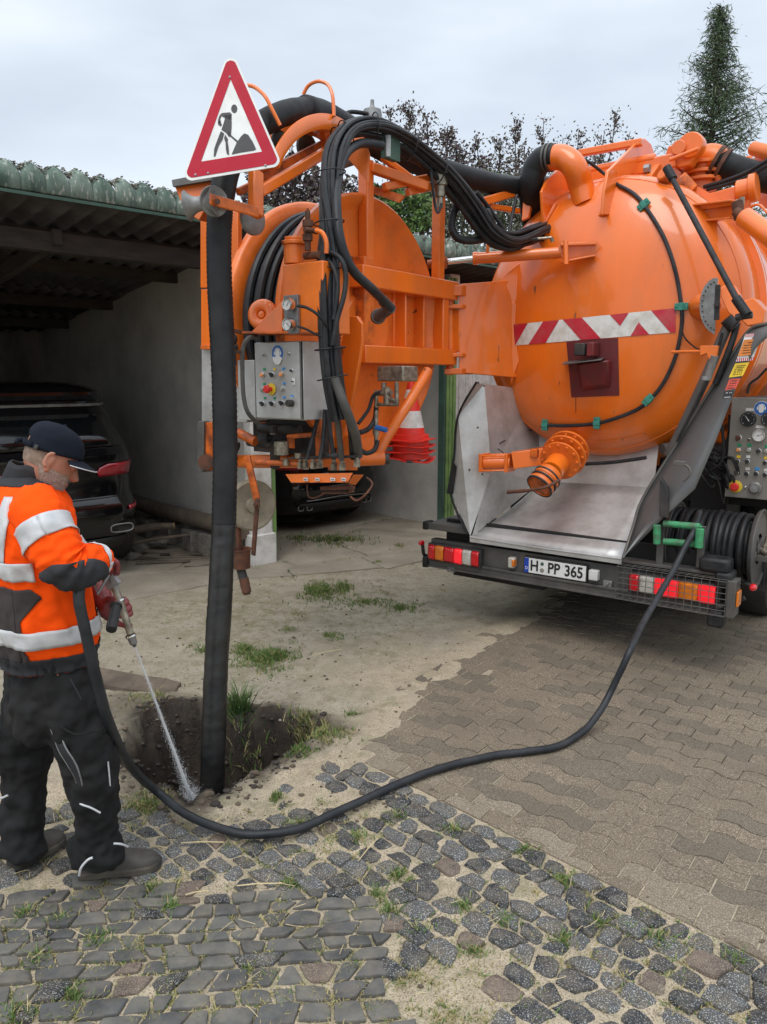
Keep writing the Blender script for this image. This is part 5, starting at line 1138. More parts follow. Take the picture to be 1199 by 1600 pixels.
b = MB(); b.tube(sp([at(573, 746, v=-1.55), at(582, 756, v=-1.55), at(572, 772, v=-1.6), at(558, 782, v=-1.62), at(548, 776, v=-1.62)], 5), .006, 8); b.tube(sp([at(480, 757, v=-1.6), at(482, 775, v=-1.6), at(492, 778, v=-1.6), at(505, 772, v=-1.6)], 5), .005, 8); b.build('drain_pipe', M['rust'], TR)
# right hand pump group
box3('pump_motor', 589, 630, 572, 596, -1.20, .16, M['fitting'], .008)
b = MB()
for x0, y0, x1, y1, r in ((600, 598, 600, 612, .016), (620, 597, 620, 630, .013), (587, 614, 612, 614, .018), (605, 605, 605, 632, .022), (588, 616, 588, 700, .013), (588, 632, 622, 632, .011), (605, 622, 622, 628, .014), (587, 668, 588, 680, .02)): b.cyl(at(x0, y0, v=-1.25), at(x1, y1, v=-1.25), r, seg=12)
b.build('brass_fitting', M['fitting'], TR)
b = MB(); b.tube(sp([at(588, 636, v=-1.25), at(586, 655, v=-1.25), at(576, 670, v=-1.3), at(562, 676, v=-1.4)], 6), .016, 10); b.tube(sp([at(600, 612, v=-1.25), at(584, 618, v=-1.28), at(576, 640, v=-1.3), at(560, 662, v=-1.38)], 6), .011, 8); b.tube(sp([at(590, 690, v=-1.25), at(585, 703, v=-1.3), at(572, 708, v=-1.35), at(560, 700, v=-1.4)], 6), .015, 10); b.build('pump_hose', M['rubber_dark'], TR)
b = MB(); b.cyl(at(588, 668, v=-1.3), at(604, 672, v=-1.3), .016, seg=10); b.build('valve_tap', M['sign_blue'], TR)
# ---- guide pulley and nozzle holder under the head
c = at(393, 789, v=-1.52); b = MB(); n_ = (UU*.88-VV*.3).normalized()
b.lathe(c-n_*.03, n_, [(0, 0), (.03, 0), (.05, .012), (.12, .012), (.155, 0.0), (.168, .008), (.150, .022), (.150, .038), (.168, .052), (.155, .06), (.12, .05), (.05, .05), (.045, .075), (.02, .08), (0, .08)], 44); mat('pulley', (.36, .31, .22), (.27, .23, .165), rough=.6, scale=9, bump=.15, dirt=(.13, .11, .08), dscale=8, damt=.7); b.build('guide_pulley', M['pulley'], TR, ang=40)
arm('pulley_arm', at(386, 712, v=-1.62), at(402, 782, v=-1.62), .02, .055, OG, up=UU); arm('pulley_arm', at(403, 778, v=-1.64), at(396, 868, v=-1.64), .016, .036, M['rust'], up=UU)
b = MB(); b.lathe(at(402, 789, v=-1.66), -VV, [(0, .02), (.012, .02), (.014, .01), (.026, .008), (.026, 0), (0, 0)], 14); b.build('bolt', M['rust'], TR)
arm('nozzle_arm', at(372, 795, v=-1.58), at(374, 862, v=-1.58), .03, .03, M['rust'], up=UU)
b = MB(); c = at(377, 872, v=-1.6); b.lathe(c-ZZ*.065, ZZ, [(.055, 0), (.058, .0), (.060, .06), (.064, .12), (.07, .122), (.07, .13), (.056, .128), (.05, .0), (0, 0)], 28); b.build('nozzle_cup', M['rust'], TR)
b = MB(); b.tube([at(374, 880, v=-1.6), at(381, 905, v=-1.6)], .030, 16); b.build('nozzle_sleeve', M['black_metal'], TR); b = MB(); b.cyl(at(381, 903, v=-1.6), at(386, 926, v=-1.6), .032, seg=16); b.cyl(at(385.5, 924, v=-1.6), at(386.5, 929, v=-1.6), .024, seg=16); b.build('nozzle', M['rust'], TR, bevel=.003)
# ---- hydraulic hose bundle over the boom
random.seed(15)
core = [(533, 655, 4.14), (520, 590, 4.08), (514, 500, 4.04), (513, 400, 4.05), (514, 300, 4.12), (522, 238, 4.24), (548, 203, 4.38), (585, 198, 4.55), (625, 214, 4.72), (665, 244, 4.9), (700, 276, 5.05), (735, 320, 5.2), (765, 362, 5.3), (798, 378, 5.42), (838, 362, 5.6), (862, 352, 5.8)]
def hose_bundle(n, spread, r0, seedv):
    for i in range(n):
        a = 2*pi*i/n+random.uniform(-.3, .3); rr_ = spread*random.choice((.45, .75, 1.0, 1.0)); P = []
        for k, (x, y, t_) in enumerate(core):
            p = at(x, y, t=t_); q = at(core[min(k+1, len(core)-1)][0], core[min(k+1, len(core)-1)][1], t=core[min(k+1, len(core)-1)][2])-at(core[max(k-1, 0)][0], core[max(k-1, 0)][1], t=core[max(k-1, 0)][2])
            f1_, f2_ = frame(q); wob = 1+.30*noise.noise(Vector((k*.6, i*3.1, seedv))); sc_ = wob*(1.3 if 8 < k < 14 else 1.0)
            if k in (4, 6, 9): sc_ *= .8
            b_ = a+.25*noise.noise(Vector((k*.5, i*1.7, 2)))
            P.append(p+(f1_*cos(b_)*1.0+f2_*sin(b_)*.75)*rr_*sc_)
        b = MB(); b.tube(sp(P, 7), random.choice((.010, .012, .0145, r0)), 8); b.build('hydraulic_hose', M['hydraulic'] if random.random() < .7 else M['rubber_dark'], TR)
hose_bundle(15, .058, .017, 1.0)
def thick(pts, r, m_=M['hydraulic'], nm='hydraulic_hose'): b = MB(); b.tube(sp([at(x, y, t=t_) for x, y, t_ in pts], 8), r, 14); return b.build(nm, m_, TR)
thick([(598, 228, 4.55), (565, 224, 4.45), (541, 240, 4.28), (529, 275, 4.16), (526, 320, 4.06), (532, 375, 4.02), (550, 420, 4.08), (580, 450, 4.2), (598, 468, 4.34), (612, 482, 4.42)], .026)
thick([(612, 230, 4.75), (650, 248, 4.9), (690, 275, 5.1), (720, 310, 5.2), (750, 352, 5.3)], .03, M['rubber_dark'])
thick([(722, 305, 5.25), (712, 325, 5.25), (706, 352, 5.25), (716, 372, 5.25), (740, 376, 5.3), (765, 370, 5.4)], .026, M['rubber_dark'])
thick([(545, 200, 4.7), (535, 185, 4.75), (548, 175, 4.8), (575, 178, 4.85)], .013, M['rubber_dark'])
for q in ([(745, 300, 5.2), (768, 330, 5.3), (785, 355, 5.35), (790, 372, 5.4)], [(752, 330, 5.3), (780, 362, 5.4), (815, 372, 5.5), (850, 355, 5.65)], [(760, 345, 5.3), (790, 382, 5.4), (830, 380, 5.55), (862, 362, 5.75)], [(745, 345, 5.3), (775, 378, 5.4), (800, 385, 5.5), (845, 372, 5.7)], [(756, 340, 5.25), (762, 328, 5.25), (768, 340, 5.25), (780, 368, 5.35), (800, 374, 5.4), (850, 374, 5.5)]): thick(q, .014, M['rubber_dark'])
thick([(672, 245, 4.95), (675, 280, 4.95), (680, 320, 5.0), (685, 332, 5.0), (690, 318, 5.0)], .009)
thick([(808, 305, 5.6), (800, 340, 5.55), (795, 372, 5.5)], .012, M['rubber_dark'])
thick([(494, 398, 4.12), (510, 394, 4.02), (530, 402, 3.98), (540, 425, 3.97), (538, 460, 3.97), (527, 500, 3.97), (520, 540, 3.98)], .013, M['rubber_dark']); thick([(494, 412, 4.12), (510, 406, 4.02), (522, 420, 3.98), (528, 450, 3.97), (522, 500, 3.98)], .012, M['rubber_dark'])
for q, r in (([(522, 600, 4.08), (535, 635, 4.1), (548, 665, 4.18), (552, 715, 4.35)], .020), ([(518, 610, 4.1), (528, 660, 4.18), (534, 718, 4.33)], .017), ([(522, 590, 4.04), (541, 640, 4.08), (556, 680, 4.2), (560, 712, 4.35)], .026), ([(512, 640, 4.35), (518, 690, 4.36), (522, 718, 4.36)], .013), ([(508, 640, 4.36), (505, 690, 4.36), (500, 718, 4.36)], .013), ([(500, 640, 4.38), (490, 680, 4.38), (480, 718, 4.38)], .012)): thick(q, r, M['steel_dark'] if r in (.026, .017) else M['rubber_dark'])
b = MB(); c0, c1 = at(597, 468, t=4.38), at(611, 483, t=4.43); b.cyl(c0, c1, .031); b.cyl(at(611, 480, t=4.45), at(590, 496, t=4.6), .034); b.lathe(at(592, 494, t=4.58), (UU*-.5+VV*.5), [(0, 0), (.045, 0), (.045, .05), (0, .05)], 16); b.build('hose_elbow', M['steel_dark'], TR, bevel=.004)
for k, (x, y, dx, dy) in enumerate(((514, 348, 1, .12), (516, 270, 1, .1), (514, 420, 1, 0), (531, 222, .8, .7), (541, 212, .7, .8), (585, 199, .0, 1), (645, 230, -.5, 1), (690, 268, -.6, 1), (516, 545, 1, .1), (520, 590, 1, .2))):
    t_ = 4.07 if k < 3 or k > 7 else (4.4 if k < 5 else (4.55 if k == 5 else (4.8 if k == 6 else 5.0)))
    c = at(x, y, t=t_); al = Vector((-dy, 0, dx)).normalized() if k in (0, 1, 2, 8, 9) else Vector((dy, .35, dx*.6)).normalized()
    b = MB(); f1_, f2_ = frame(al); b.tube([c+(f1_*cos(2*pi*q/24)+f2_*sin(2*pi*q/24))*.082 for q in range(24)], .004, 6, closed=True); b.build('cable_tie', M['rubber_dark'], TR)
arm('twist_spring', at(536, 425, v=-1.35), at(528, 540, v=-1.35), .02, .02, M['black_metal'], up=UU)
b = MB(); b.tube([at(534, 430, v=-1.4).lerp(at(526, 535, v=-1.4), k/160.)+(UU*cos(k*.8)+VV*sin(k*.8))*.022 for k in range(160)], .005, 5); b.build('coil_spring', M['rubber_dark'], TR)

# ================================================================ chassis, rear bumper, chute
b = MB(); b.tb(.10, 2.12, .12, .16, .50, .80); b.tb(.25, 1.95, .16, .95, .5, .60); b.tb(.25, 1.95, .95, 6.4, .55, 1.0); b.tb(-.02, .5, 1.0, 6.5, .85, 1.25); b.tb(1.7, 2.3, .9, 6.5, 1.0, 1.35); b.tb(1.75, 2.0, .85, 1.3, .75, 1.3); b.build('chassis', M['underside'], TR)
b = MB(); b.tb(0, 2.2, -.0, .06, .425, .495); b.tb(-.005, 2.205, -.012, 0, .422, .44); b.tb(-.005, 2.205, -.012, 0, .480, .498); b.build('bumper_rail', M['steel_dark'], TR, bevel=.003)
b = MB(); b.tb(.02, 1.62, .02, .09, .495, .645); b.build('bumper_panel', M['steel_dark'], TR, bevel=.003)
b = MB(); b.tb(0, .36, -.0, .5, .735, .775); b.tb(.0, .37, -.012, .0, .725, .78); b.build('deck_edge', M['steel_dark'], TR, bevel=.003)
for z0, z1 in ((.415, .50), (.72, .785)):
    b = MB(); b.tb(-.035, .012, -.025, .07, z0, z1); b.build('rubber_buffer', M['rubber_dark'], TR, bevel=.008)
b = MB(); b.tb(2.06, 2.24, -.06, .08, .71, .80); b.tb(2.16, 2.26, -.06, .1, .62, .72); b.build('rubber_buffer', M['rubber_dark'], TR, bevel=.02)
b = MB(); b.tb(2.13, 2.23, -.06, .07, .36, .47); b.build('rubber_buffer', M['rubber_dark'], TR, bevel=.02)
b = MB(); b.tb(.18, .95, .1, .5, .36, .42); b.build('lower_crossmember', M['underside'], TR)
def lamp(x0, x1, yt0, yb0, yt1, yb1, segs, v, name='tail_lamp'):
    a = at(x0, (yt0+yb0)/2, v=v); c = at(x1, (yt1+yb1)/2, v=v); ua, _, za = uvz(a); ub, _, zb = uvz(c); zc = (za+zb)/2; h = .062
    b = MB(); b.tb(ua-.008, ub+.008, v+.012, v+.10, zc-h-.008, zc+h+.008); L_ = b.build(name, M['black_metal'], TR, bevel=.004)
    tot = sum(s for s, _ in segs); x = ua
    for s, m_ in segs:
        x2 = x+(ub-ua)*s/tot; b = MB(); n = 7
        b.grid([[T(x+.0015+(x2-x-.003)*i/6, v-.006*sin(pi*i/6)**.4+(.022 if j in (0, n) else 0), zc-h+2*h*j/n) for i in range(7)] for j in range(n+1)])
        for j in range(1, 12): pass
        b.build('lens', M[m_], L_, ang=50, solid=.004); x = x2
    return ua, ub, zc, L_
lamp(669, 748, 846, 882, 857, 890, ((1.0, 'lamp_red'), (1.3, 'lamp_amber'), (1.5, 'lamp_red'), (1.2, 'lamp_red_lit'), (1.3, 'lamp_clear'), (1.1, 'lamp_red')), -.05)
ru0, ru1, rzc, _L = lamp(983, 1118, 893, 928, 912, 950, ((1.0, 'lamp_red'), (1.5, 'lamp_clear'), (2.3, 'lamp_red_lit'), (1.8, 'lamp_amber'), (1.6, 'lamp_red_lit')), -.05)
# mesh guard
b = MB(); gu0, gu1, gz0_, gz1_ = ru0-.07, ru1+.07, rzc-.115, rzc+.115
for i in range(15): u = gu0+(gu1-gu0)*i/14; b.tube([T(u, .0, gz1_), T(u, -.095, gz1_-.005), T(u, -.10, gz0_+.005), T(u, .0, gz0_)], .0022, 6)
for j in range(7): z = gz0_+.005+(gz1_-gz0_-.01)*j/6; b.tube([T(gu0, .0, z), T(gu0, -.098, z), T(gu1, -.098, z), T(gu1, .0, z)], .0022, 6)
for v in (-.03, -.065): b.tube([T(gu0, v, gz1_), T(gu1, v, gz1_)], .002, 6); b.tube([T(gu0, v, gz0_), T(gu1, v, gz0_)], .002, 6)
b.build('mesh_guard', M['steel_dark'], TR)
b = MB(); b.tb(gu0-.01, gu1+.01, -.015, .09, gz1_+.004, gz1_+.024); b.tb(gu1+.0, gu1+.05, -.08, .05, gz0_+.0, gz1_+.0); b.build('guard_shelf', M['steel_dark'], TR, bevel=.003)
b = MB(); b.tb(gu1+.052, gu1+.066, -.06, .02, rzc-.045, rzc+.05); b.build('side_marker', M['lamp_amber'], TR, bevel=.003)
# number plate
pa, pb_ = at(819, 882, v=-.02), at(915, 897.5, v=-.02); pu0, pu1 = uvz(pa)[0], uvz(pb_)[0]; pz = (pa.z+pb_.z)/2; ph = .054
b = MB(); b.tb(pu0-.008, pu1+.008, -.012, .02, pz-ph-.008, pz+ph+.008); npf = b.build('number_plate', M['black_metal'], TR, bevel=.003)
b = MB(); b.tb(pu0, pu1, -.0155, -.0115, pz-ph, pz+ph); b.build('plate_face', M['plate_white'], npf, bevel=.002)
b = MB(); b.tb(pu0+.001, pu0+.036, -.0165, -.0120, pz-ph+.001, pz+ph-.001); b.build('blue_strip', M['plate_blue'], npf)
text('D', .03, T(pu0+.0185, -.0172, pz-.022), UU, ZZ, 'plate_letter', M['plate_white'], npf)
W_ = pu1-pu0-.04; X0 = pu0+.04
for s_, fx in (('H', .095), ('PP', .445), ('365', .795)):
    text(s_, .108, T(X0+W_*fx, -.0172, pz-.001), UU, ZZ, 'plate_letters', M['ink'], npf, bold=.0022, xs=.86)
b = MB(); b.lathe(T(X0+W_*.235, -.016, pz-.023), -VV, [(0, .001), (.016, .001), (.016, 0)], 24); b.lathe(T(X0+W_*.235, -.0172, pz-.023), -VV, [(.009, .0), (.009, .001), (.012, .001), (.012, 0)], 24, mi=1); b.build('registration_seal', [M['grey_button'], M['rust']], npf)
b = MB(); b.lathe(T(X0+W_*.235, -.016, pz+.024), -VV, [(0, .001), (.013, .001), (.013, 0)], 24); b.build('inspection_seal', M['steel_green_dark'], npf)
b = MB(); c = at(801, 879, v=-.02); u_, _, z_ = uvz(c); b.tb(u_-.03, u_+.02, -.04, .02, z_-.04, z_+.04); lo = b.build('plate_lamp', M['lamp_clear'], TR, bevel=.01); b = MB(); b.tb(u_+.005, u_+.024, -.046, .0, z_-.025, z_+.025); b.build('lamp_lens', M['lamp_amber'], lo, bevel=.004)
b = MB(); c = at(928, 899, v=-.02); u_, _, z_ = uvz(c); b.tb(u_-.035, u_+.03, -.03, .02, z_-.036, z_+.036); b.build('plate_lamp', M['white_plastic'], TR, bevel=.006)
b = MB()
for x, y in ((950, 912), (705, 890)): c = at(x, y, v=.0); b.tb(uvz(c)[0]-.03, uvz(c)[0]+.03, -.01, .02, c.z-.02, c.z+.02); b.lathe(c-VV*.01, -VV, [(0, .012), (.01, .012), (.012, 0)], 8)
b.build('bracket', M['galvanised'], TR, bevel=.003)
for (x, y, x2, y2) in ((659, 848, 668, 868), (1177, 918, 1160, 915)):
    c = at(x, y, v=-.02); b = MB(); b.tube(sp([at(x2, y2, v=.03), at((x+x2)/2-1, y2-2, v=-.0), c+VV*.01], 5), .014, 8); st_ = b.build('marker_stalk', M['rubber_dark'], TR); b = MB(); b.lathe(c+VV*.01, -VV, [(0, .04), (.014, .036), (.022, .015), (.022, 0)], 18); b.build('marker_lamp', M['lamp_red'], st_)
# ---- stainless chute
SS = M['stainless']
def sheet(name, pts, m_=SS, th=.004, par=TR):
    b = MB(); b.add(pts, [tuple(range(len(pts)))]); return b.build(name, m_, par, solid=th, smooth=False)
lipL, lipR = at(735, 838, v=-.03), at(972, 872, v=-.03)
fbL, fbR = at(846, 752, v=.72), at(1022, 762, v=.62)
b = MB(); b.grid([[lipL.lerp(lipR, i/10).lerp(fbL.lerp(fbR, i/10), j/8)-ZZ*.03*sin(pi*j/8) for i in range(11)] for j in range(9)]); b.build('chute_floor', SS, TR, solid=.004)
b = MB(); b.tube([lipL+ZZ*-.005, lipL.lerp(lipR, .5)-ZZ*.012, lipR-ZZ*.005], .010, 8); b.beam(lipL-ZZ*.022, lipR-ZZ*.022, .01, .04); b.build('chute_lip', SS, TR)
k1, k2 = at(757, 600, v=.12), at(768, 735, v=.12); o1, o2, o3 = at(742, 598, v=-.02), at(716, 650, v=-.02), at(705, 770, v=-.02)
sheet('chute_side', [o1, o2, o3, lipL, k2, k1]); 
bk1, bk2 = at(838, 610, v=.9), at(846, 752, v=.72)
sheet('chute_side', [k1, k2, lipL+UU*.01+VV*.01, bk2, bk1]); sheet('chute_back', [bk1, bk2, fbR, at(1030, 690, v=.75), at(900, 640, v=.9)])
b = MB(); b.tube(sp([at(745, 597, v=-.03), at(716, 650, v=-.03), at(710, 710, v=-.03), at(704, 770, v=-.03), at(730, 834, v=-.03)], 6), .009, 8); b.build('rubber_edge', M['rubber_dark'], TR)
b = MB(); b.prism([at(708, 722, v=-.04), at(713, 730, v=-.04), at(707, 772, v=-.04), at(698, 771, v=-.04)], VV*.01); b.build('mud_flap', M['rubber_dark'], TR)
b = MB()
for x, y in ((747, 668), (734, 734), (711, 775), (731, 830), (754, 741), (757, 603), (748, 598)): c = at(x, y, v=-.0); b.lathe(c, -VV, [(0, .01), (.006, .008), (.008, 0)], 10)
b.build('rivet', M['steel_dark'], TR)
b = MB(); b.tube(sp([at(915, 725, v=.5), at(960, 722, v=.5), at(1010, 715, v=.5)], 5), .014, 10); b.build('lower_hose', M['rubber_dark'], TR)
b = MB(); b.tb(.6, 1.5, .95, 1.15, 1.12, 1.30); b.build('tank_cradle', M['underside'], TR)
# dark right side shield
SD = M['steel_shield'] if 'steel_shield' in M else mat('steel_shield', (.15, .155, .155), (.09, .093, .093), rough=.42, metal=.5, scale=3, bump=.25, bscale=30, dirt=(.22, .2, .18), dscale=3, damt=.45)
sh = [(974, 872, 5.05), (990, 822, 5.1), (1005, 778, 5.1), (1060, 690, 5.0), (1112, 606, 4.85), (1150, 545, 4.75), (1172, 515, 4.7), (1199, 506, 4.6), (1240, 500, 4.5), (1240, 520, 4.45), (1199, 527, 4.55), (1180, 545, 4.6), (1150, 607, 4.7), (1118, 690, 4.75), (1086, 764, 4.8), (1040, 806, 4.9)]
b = MB(); up_ = sh[:9]; lo_ = [sh[0], sh[15], sh[15], sh[14], sh[13], sh[12], sh[11], sh[10], sh[9]]
b.grid([[at(*s_[:2], t=s_[2]).lerp(at(*e_[:2], t=e_[2]), k/4)+(VV*-.02*sin(pi*k/4)) for k in range(5)] for s_, e_ in zip(up_, lo_)])
shield = b.build('side_shield', SD, TR, solid=.005, ang=25)
b = MB(); b.tube(sp([at(x, y, t=t_-.01) for x, y, t_ in up_], 4), .011, 8); b.build('shield_rim', M['steel_dark'], shield)
b = MB(); b.prism([at(1031, 745, t=4.9), at(1043, 762, t=4.86), at(1043, 810, t=4.86), at(1030, 806, t=4.9)], VV*.04); b.build('shield_bracket', M['black_metal'], TR, bevel=.003)
b = MB(); b.tube(sp([at(1058, 720, t=4.75), at(1076, 730, t=4.72), at(1078, 742, t=4.72), at(1068, 752, t=4.75)], 5), .008, 8); b.box(at(1062, 724, t=4.74), .07, .03, .03, UU, VV, ZZ); b.build('shield_latch', M['steel_dark'], TR, bevel=.004)
def sticker(c4, m_, par, rows, fr=None, ik=M['ink'], t_=None, nm='sticker'):
    P = [at(x, y, t=t_-.09) for x, y in c4]; d_ = VV*.002
    b = MB(); b.prism(P, d_); s_ = b.build(nm, m_, par, smooth=False)
    X = (P[1]-P[0]); Y = (P[3]-P[0]); b = MB()
    for k in range(rows):
        f = .2+.62*k/max(1, rows-1); a = P[0]+X*(.16+.05*random.random())+Y*f-VV*.0015; e_ = P[0]+X*(.80+.08*random.random())+Y*f-VV*.0015; n = 9
        for j in range(n):
            if random.random() < .12: continue
            b.beam(a.lerp(e_, j/n), a.lerp(e_, (j+.72)/n), .001, .0045)
    if rows: b.build('small_print', ik, s_, smooth=False)
    return s_, P
random.seed(2)
s_, P = sticker([(1165, 522), (1193, 520), (1176, 563), (1150, 565)], M['plate_white'], shield, 0, t_=4.72)
b = MB(); X, Y = P[1]-P[0], P[3]-P[0]
for k in range(9):
    for f0, f1 in ((0, .12), (.88, 1.0)): a = (k+.1)/9; c = (k+.6)/9; b.prism([P[0]+X*a+Y*f0-VV*.001, P[0]+X*c+Y*f0-VV*.001, P[0]+X*min(1, c+.06)+Y*f1-VV*.001, P[0]+X*min(1, a+.06)+Y*f1-VV*.001], -VV*.001)
b.build('hatched_edge', M['red_white_red'], s_, smooth=False)
sticker([(1163, 531), (1186, 529), (1175, 554), (1153, 557)], M['sticker_orange'], shield, 5, t_=4.71)
sticker([(1149, 568), (1171, 566), (1161, 587), (1139, 590)], M['sticker_yellow'], shield, 6, t_=4.72)
sticker([(1140, 592), (1157, 591), (1150, 607), (1133, 610)], M['sticker_red'], shield, 4, t_=4.73)
sticker([(1132, 612), (1147, 611), (1143, 621), (1129, 623)], M['ink'], shield, 2, t_=4.74, ik=M['plate_white'])
# ---- drain valve assembly on the chute
c0 = dome(896, 688, -.05); c1 = at(872, 720, v=.12); 
b = MB(); b.tube(sp([c0, at(890, 702, v=.38), at(872, 724, v=.12), at(860, 739, v=-.03)], 6), .084, 28); b.build('drain_pipe', OP, TR)
def flange(c, d, r, th, nb, name, m_=OW):
    d = d.normalized(); b = MB(); b.lathe(c, d, [(0, 0), (r, 0), (r, th), (0, th)], 44); f1_, f2_ = frame(d)
    for k in range(nb):
        a = 2*pi*k/nb; q = c+(f1_*cos(a)+f2_*sin(a))*r*.86; b.lathe(q-d*.014, d, [(0, 0), (.012, 0), (.012, .014)], 6); b.lathe(q+d*th, d, [(.012, 0), (.012, .012), (0, .012)], 6)
    return b.build(name, m_, TR, bevel=.002)
dd_ = at(858, 745, v=-.05)-at(889, 700, v=.36)
flange(at(888, 703, v=.28), dd_, .155, .022, 12, 'pipe_flange'); flange(at(882, 711, v=.2), dd_, .16, .022, 12, 'pipe_flange'); flange(at(876, 719, v=.13), dd_, .145, .018, 12, 'pipe_flange')
c2 = at(862, 738, v=-.02); d2 = at(838, 766, v=-.16)-c2
b = MB(); b.lathe(c2, d2, [(.080, 0), (.088, .01), (.09, .035), (.096, .04), (.096, .075), (.09, .08), (.09, .115), (.098, .12), (.098, .145), (.086, .15), (.08, .132), (0, .128)], 36); b.build('coupling', OW, TR, ang=40)
b = MB(); b.lathe(c2+d2.normalized()*.118, d2, [(.078, .02), (.078, .028), (0, .035)], 30); b.build('coupling_cap', OG, TR)
for o_ in (.045, .09, .138):
    b = MB(); b.lathe(c2+d2.normalized()*o_, d2, [(.090, 0), (.101, .002), (.101, .012), (.090, .014)], 36); b.build('clamp_ring', M['black_metal'], TR)
b = MB(); b.tube(sp([at(875, 750, v=-.22), at(850, 762, v=-.30), at(820, 767, v=-.30)], 5), .011, 8); b.cyl(at(822, 766.5, v=-.3), at(793, 769, v=-.3), .013); b.build('coupling_lever', M['rust'], TR)
# pneumatic actuator
b = MB(); a0_, a1_ = at(757, 723, v=.0), at(798, 722, v=.06); b.cyl(a0_, a1_, .05, seg=28)
for px in (757, 797): c = at(px, 722.5, v=.0 if px < 780 else .06); b.box(c, .022, .135, .135, UU, VV, ZZ)
for s1_ in (-1, 1):
    for s2_ in (-1, 1): b.cyl(a0_+VV*.055*s1_+ZZ*.055*s2_, a1_+VV*.055*s1_+ZZ*.055*s2_, .007, seg=8)
b.build('actuator', OP, TR, bevel=.004)
b = MB(); pa_, pc_ = at(801, 719, v=.06), at(850, 712, v=.16); b.beam(pa_, pc_, .11, .12); pg = b.build('actuator_guard', OP, TR, bevel=.004)
b = MB()
for i in range(9):
    for j in range(7):
        q = pa_.lerp(pc_, (i+.5+(.25 if j % 2 else 0))/9.5); b.box(q-VV*.058+ZZ*(-.048+j*.016), .008, .003, .005, UU, VV, ZZ)
b.build('guard_holes', M['underside'], pg)
b = MB(); b.beam(at(850, 702, v=.2), at(870, 702, v=.3), .1, .03); b.box(at(836, 708, v=.08), .05, .05, .06, UU, VV, ZZ); b.build('actuator_mount', OG, TR, bevel=.004)
plate(1.45, [(1008, 724), (1018, 712), (1021, 688), (1028, 682), (1038, 684), (1041, 695), (1035, 712), (1026, 728)], .03, OP, 'lock_lug')
b = MB(); b.cyl(at(1035, 702, v=.45), at(1075, 695, v=.6), .04); b.build('lock_shaft', M['black_metal'], TR)
# ---- right side of the door: strut, latch, ram
b = MB(); b.cyl(at(1047, 272, v=.5), at(1157, 478, v=-.10), .018, seg=14); b.cyl(at(1042, 262, v=.5), at(1052, 280, v=.48), .03, seg=14); b.cyl(at(1150, 466, v=-.1), at(1168, 492, v=-.12), .028, seg=12); b.build('prop_strut', M['rubber_dark'], TR)
b = MB(); b.cyl(at(1176, 492, v=-.1), at(1150, 496, v=-.1), .02, seg=10); b.tube(sp([at(1165, 492, v=-.12), at(1150, 506, v=-.1), at(1143, 515, v=-.05)], 4), .006, 6); b.build('strut_joint', M['black_metal'], TR)
c = at(1124, 478, v=.18); b = MB(); pts = [c+Vector((0, 0, 0))]; 
hp = [at(1122, 434, v=.18)]+[at(1122-29*sin(pi*k/12), 478-45*cos(pi*k/12), v=.18) for k in range(1, 12)]+[at(1117, 523, v=.18)]
b.prism(hp, VV*.006); hd = b.build('angle_scale_plate', M['galvanised'], TR, bevel=.001)
b = MB()
for k in range(1, 14): q = at(1121-24*sin(pi*k/14), 478-38*cos(pi*k/14), v=.17); b.lathe(q, -VV, [(0, .002), (.004, .002), (.004, -.01)], 6)
b.build('scale_holes', M['ink'], hd)
b = MB(); b.beam(at(1122, 445, v=.14), at(1120, 500, v=.14), .01, .03, up=UU); b.cyl(at(1120, 476, v=.1), at(1118, 476, v=.2), .012, seg=8); b.build('scale_pointer', M['black_metal'], TR)
b = MB(); b.lathe(at(1098, 480, v=.5), at(1120, 478, v=.2)-at(1098, 480, v=.5), [(0.09, 0), (.07, .1), (.05, .25), (0, .26)], 20); b.build('scale_hub', OP, TR)
b = MB(); b.prism([at(x, y, t=4.72) for x, y in ((1126, 450), (1136, 443), (1148, 446), (1158, 462), (1160, 492), (1150, 498), (1138, 488), (1126, 462))], VV*.03); b.build('latch_plate', OP, TR, bevel=.005)
b = MB(); b.prism([at(x, y, t=4.75) for x, y in ((1160, 470), (1178, 465), (1196, 485), (1192, 505), (1168, 510), (1158, 500))], VV*.2); b.build('latch_block', OW, TR, bevel=.008)
b = MB(); b.tube(sp([at(1140, 505, t=4.75), at(1128, 530, t=4.78), at(1105, 585, t=4.85), at(1075, 650, t=4.98), at(1045, 712, t=5.1)], 3), .032, 16); b.build('door_ram', M['steel_dark'], TR)
b = MB(); b.tube(sp([at(1152, 505, t=4.72), at(1142, 540, t=4.74), at(1118, 600, t=4.8)], 3), .020, 12); b.tube(sp([at(1129, 520, t=4.72), at(1108, 590, t=4.8), at(1058, 690, t=4.95)], 3), .010, 8); b.cyl(at(1135, 498, t=4.72), at(1148, 512, t=4.72), .04, seg=14); b.build('ram_hose', M['rubber_dark'], TR)
b = MB(); b.cyl(at(1117, 556, v=.0), at(1106, 592, v=.02), .022, seg=14); b.cyl(at(1104, 588, v=.02), at(1103, 594, v=.02), .026, seg=14); b.build('spray_can', M['galvanised'], TR)
b = MB(); b.cyl(at(1050, 550, v=.1), at(1098, 549, v=.02), .010, seg=10); b.prism([at(1094, 540, v=0), at(1122, 540, v=0), at(1118, 566, v=0), at(1110, 566, v=0), at(1104, 552, v=0), at(1094, 556, v=0)], VV*.04); b.build('lever_bracket', OW, TR, bevel=.003)
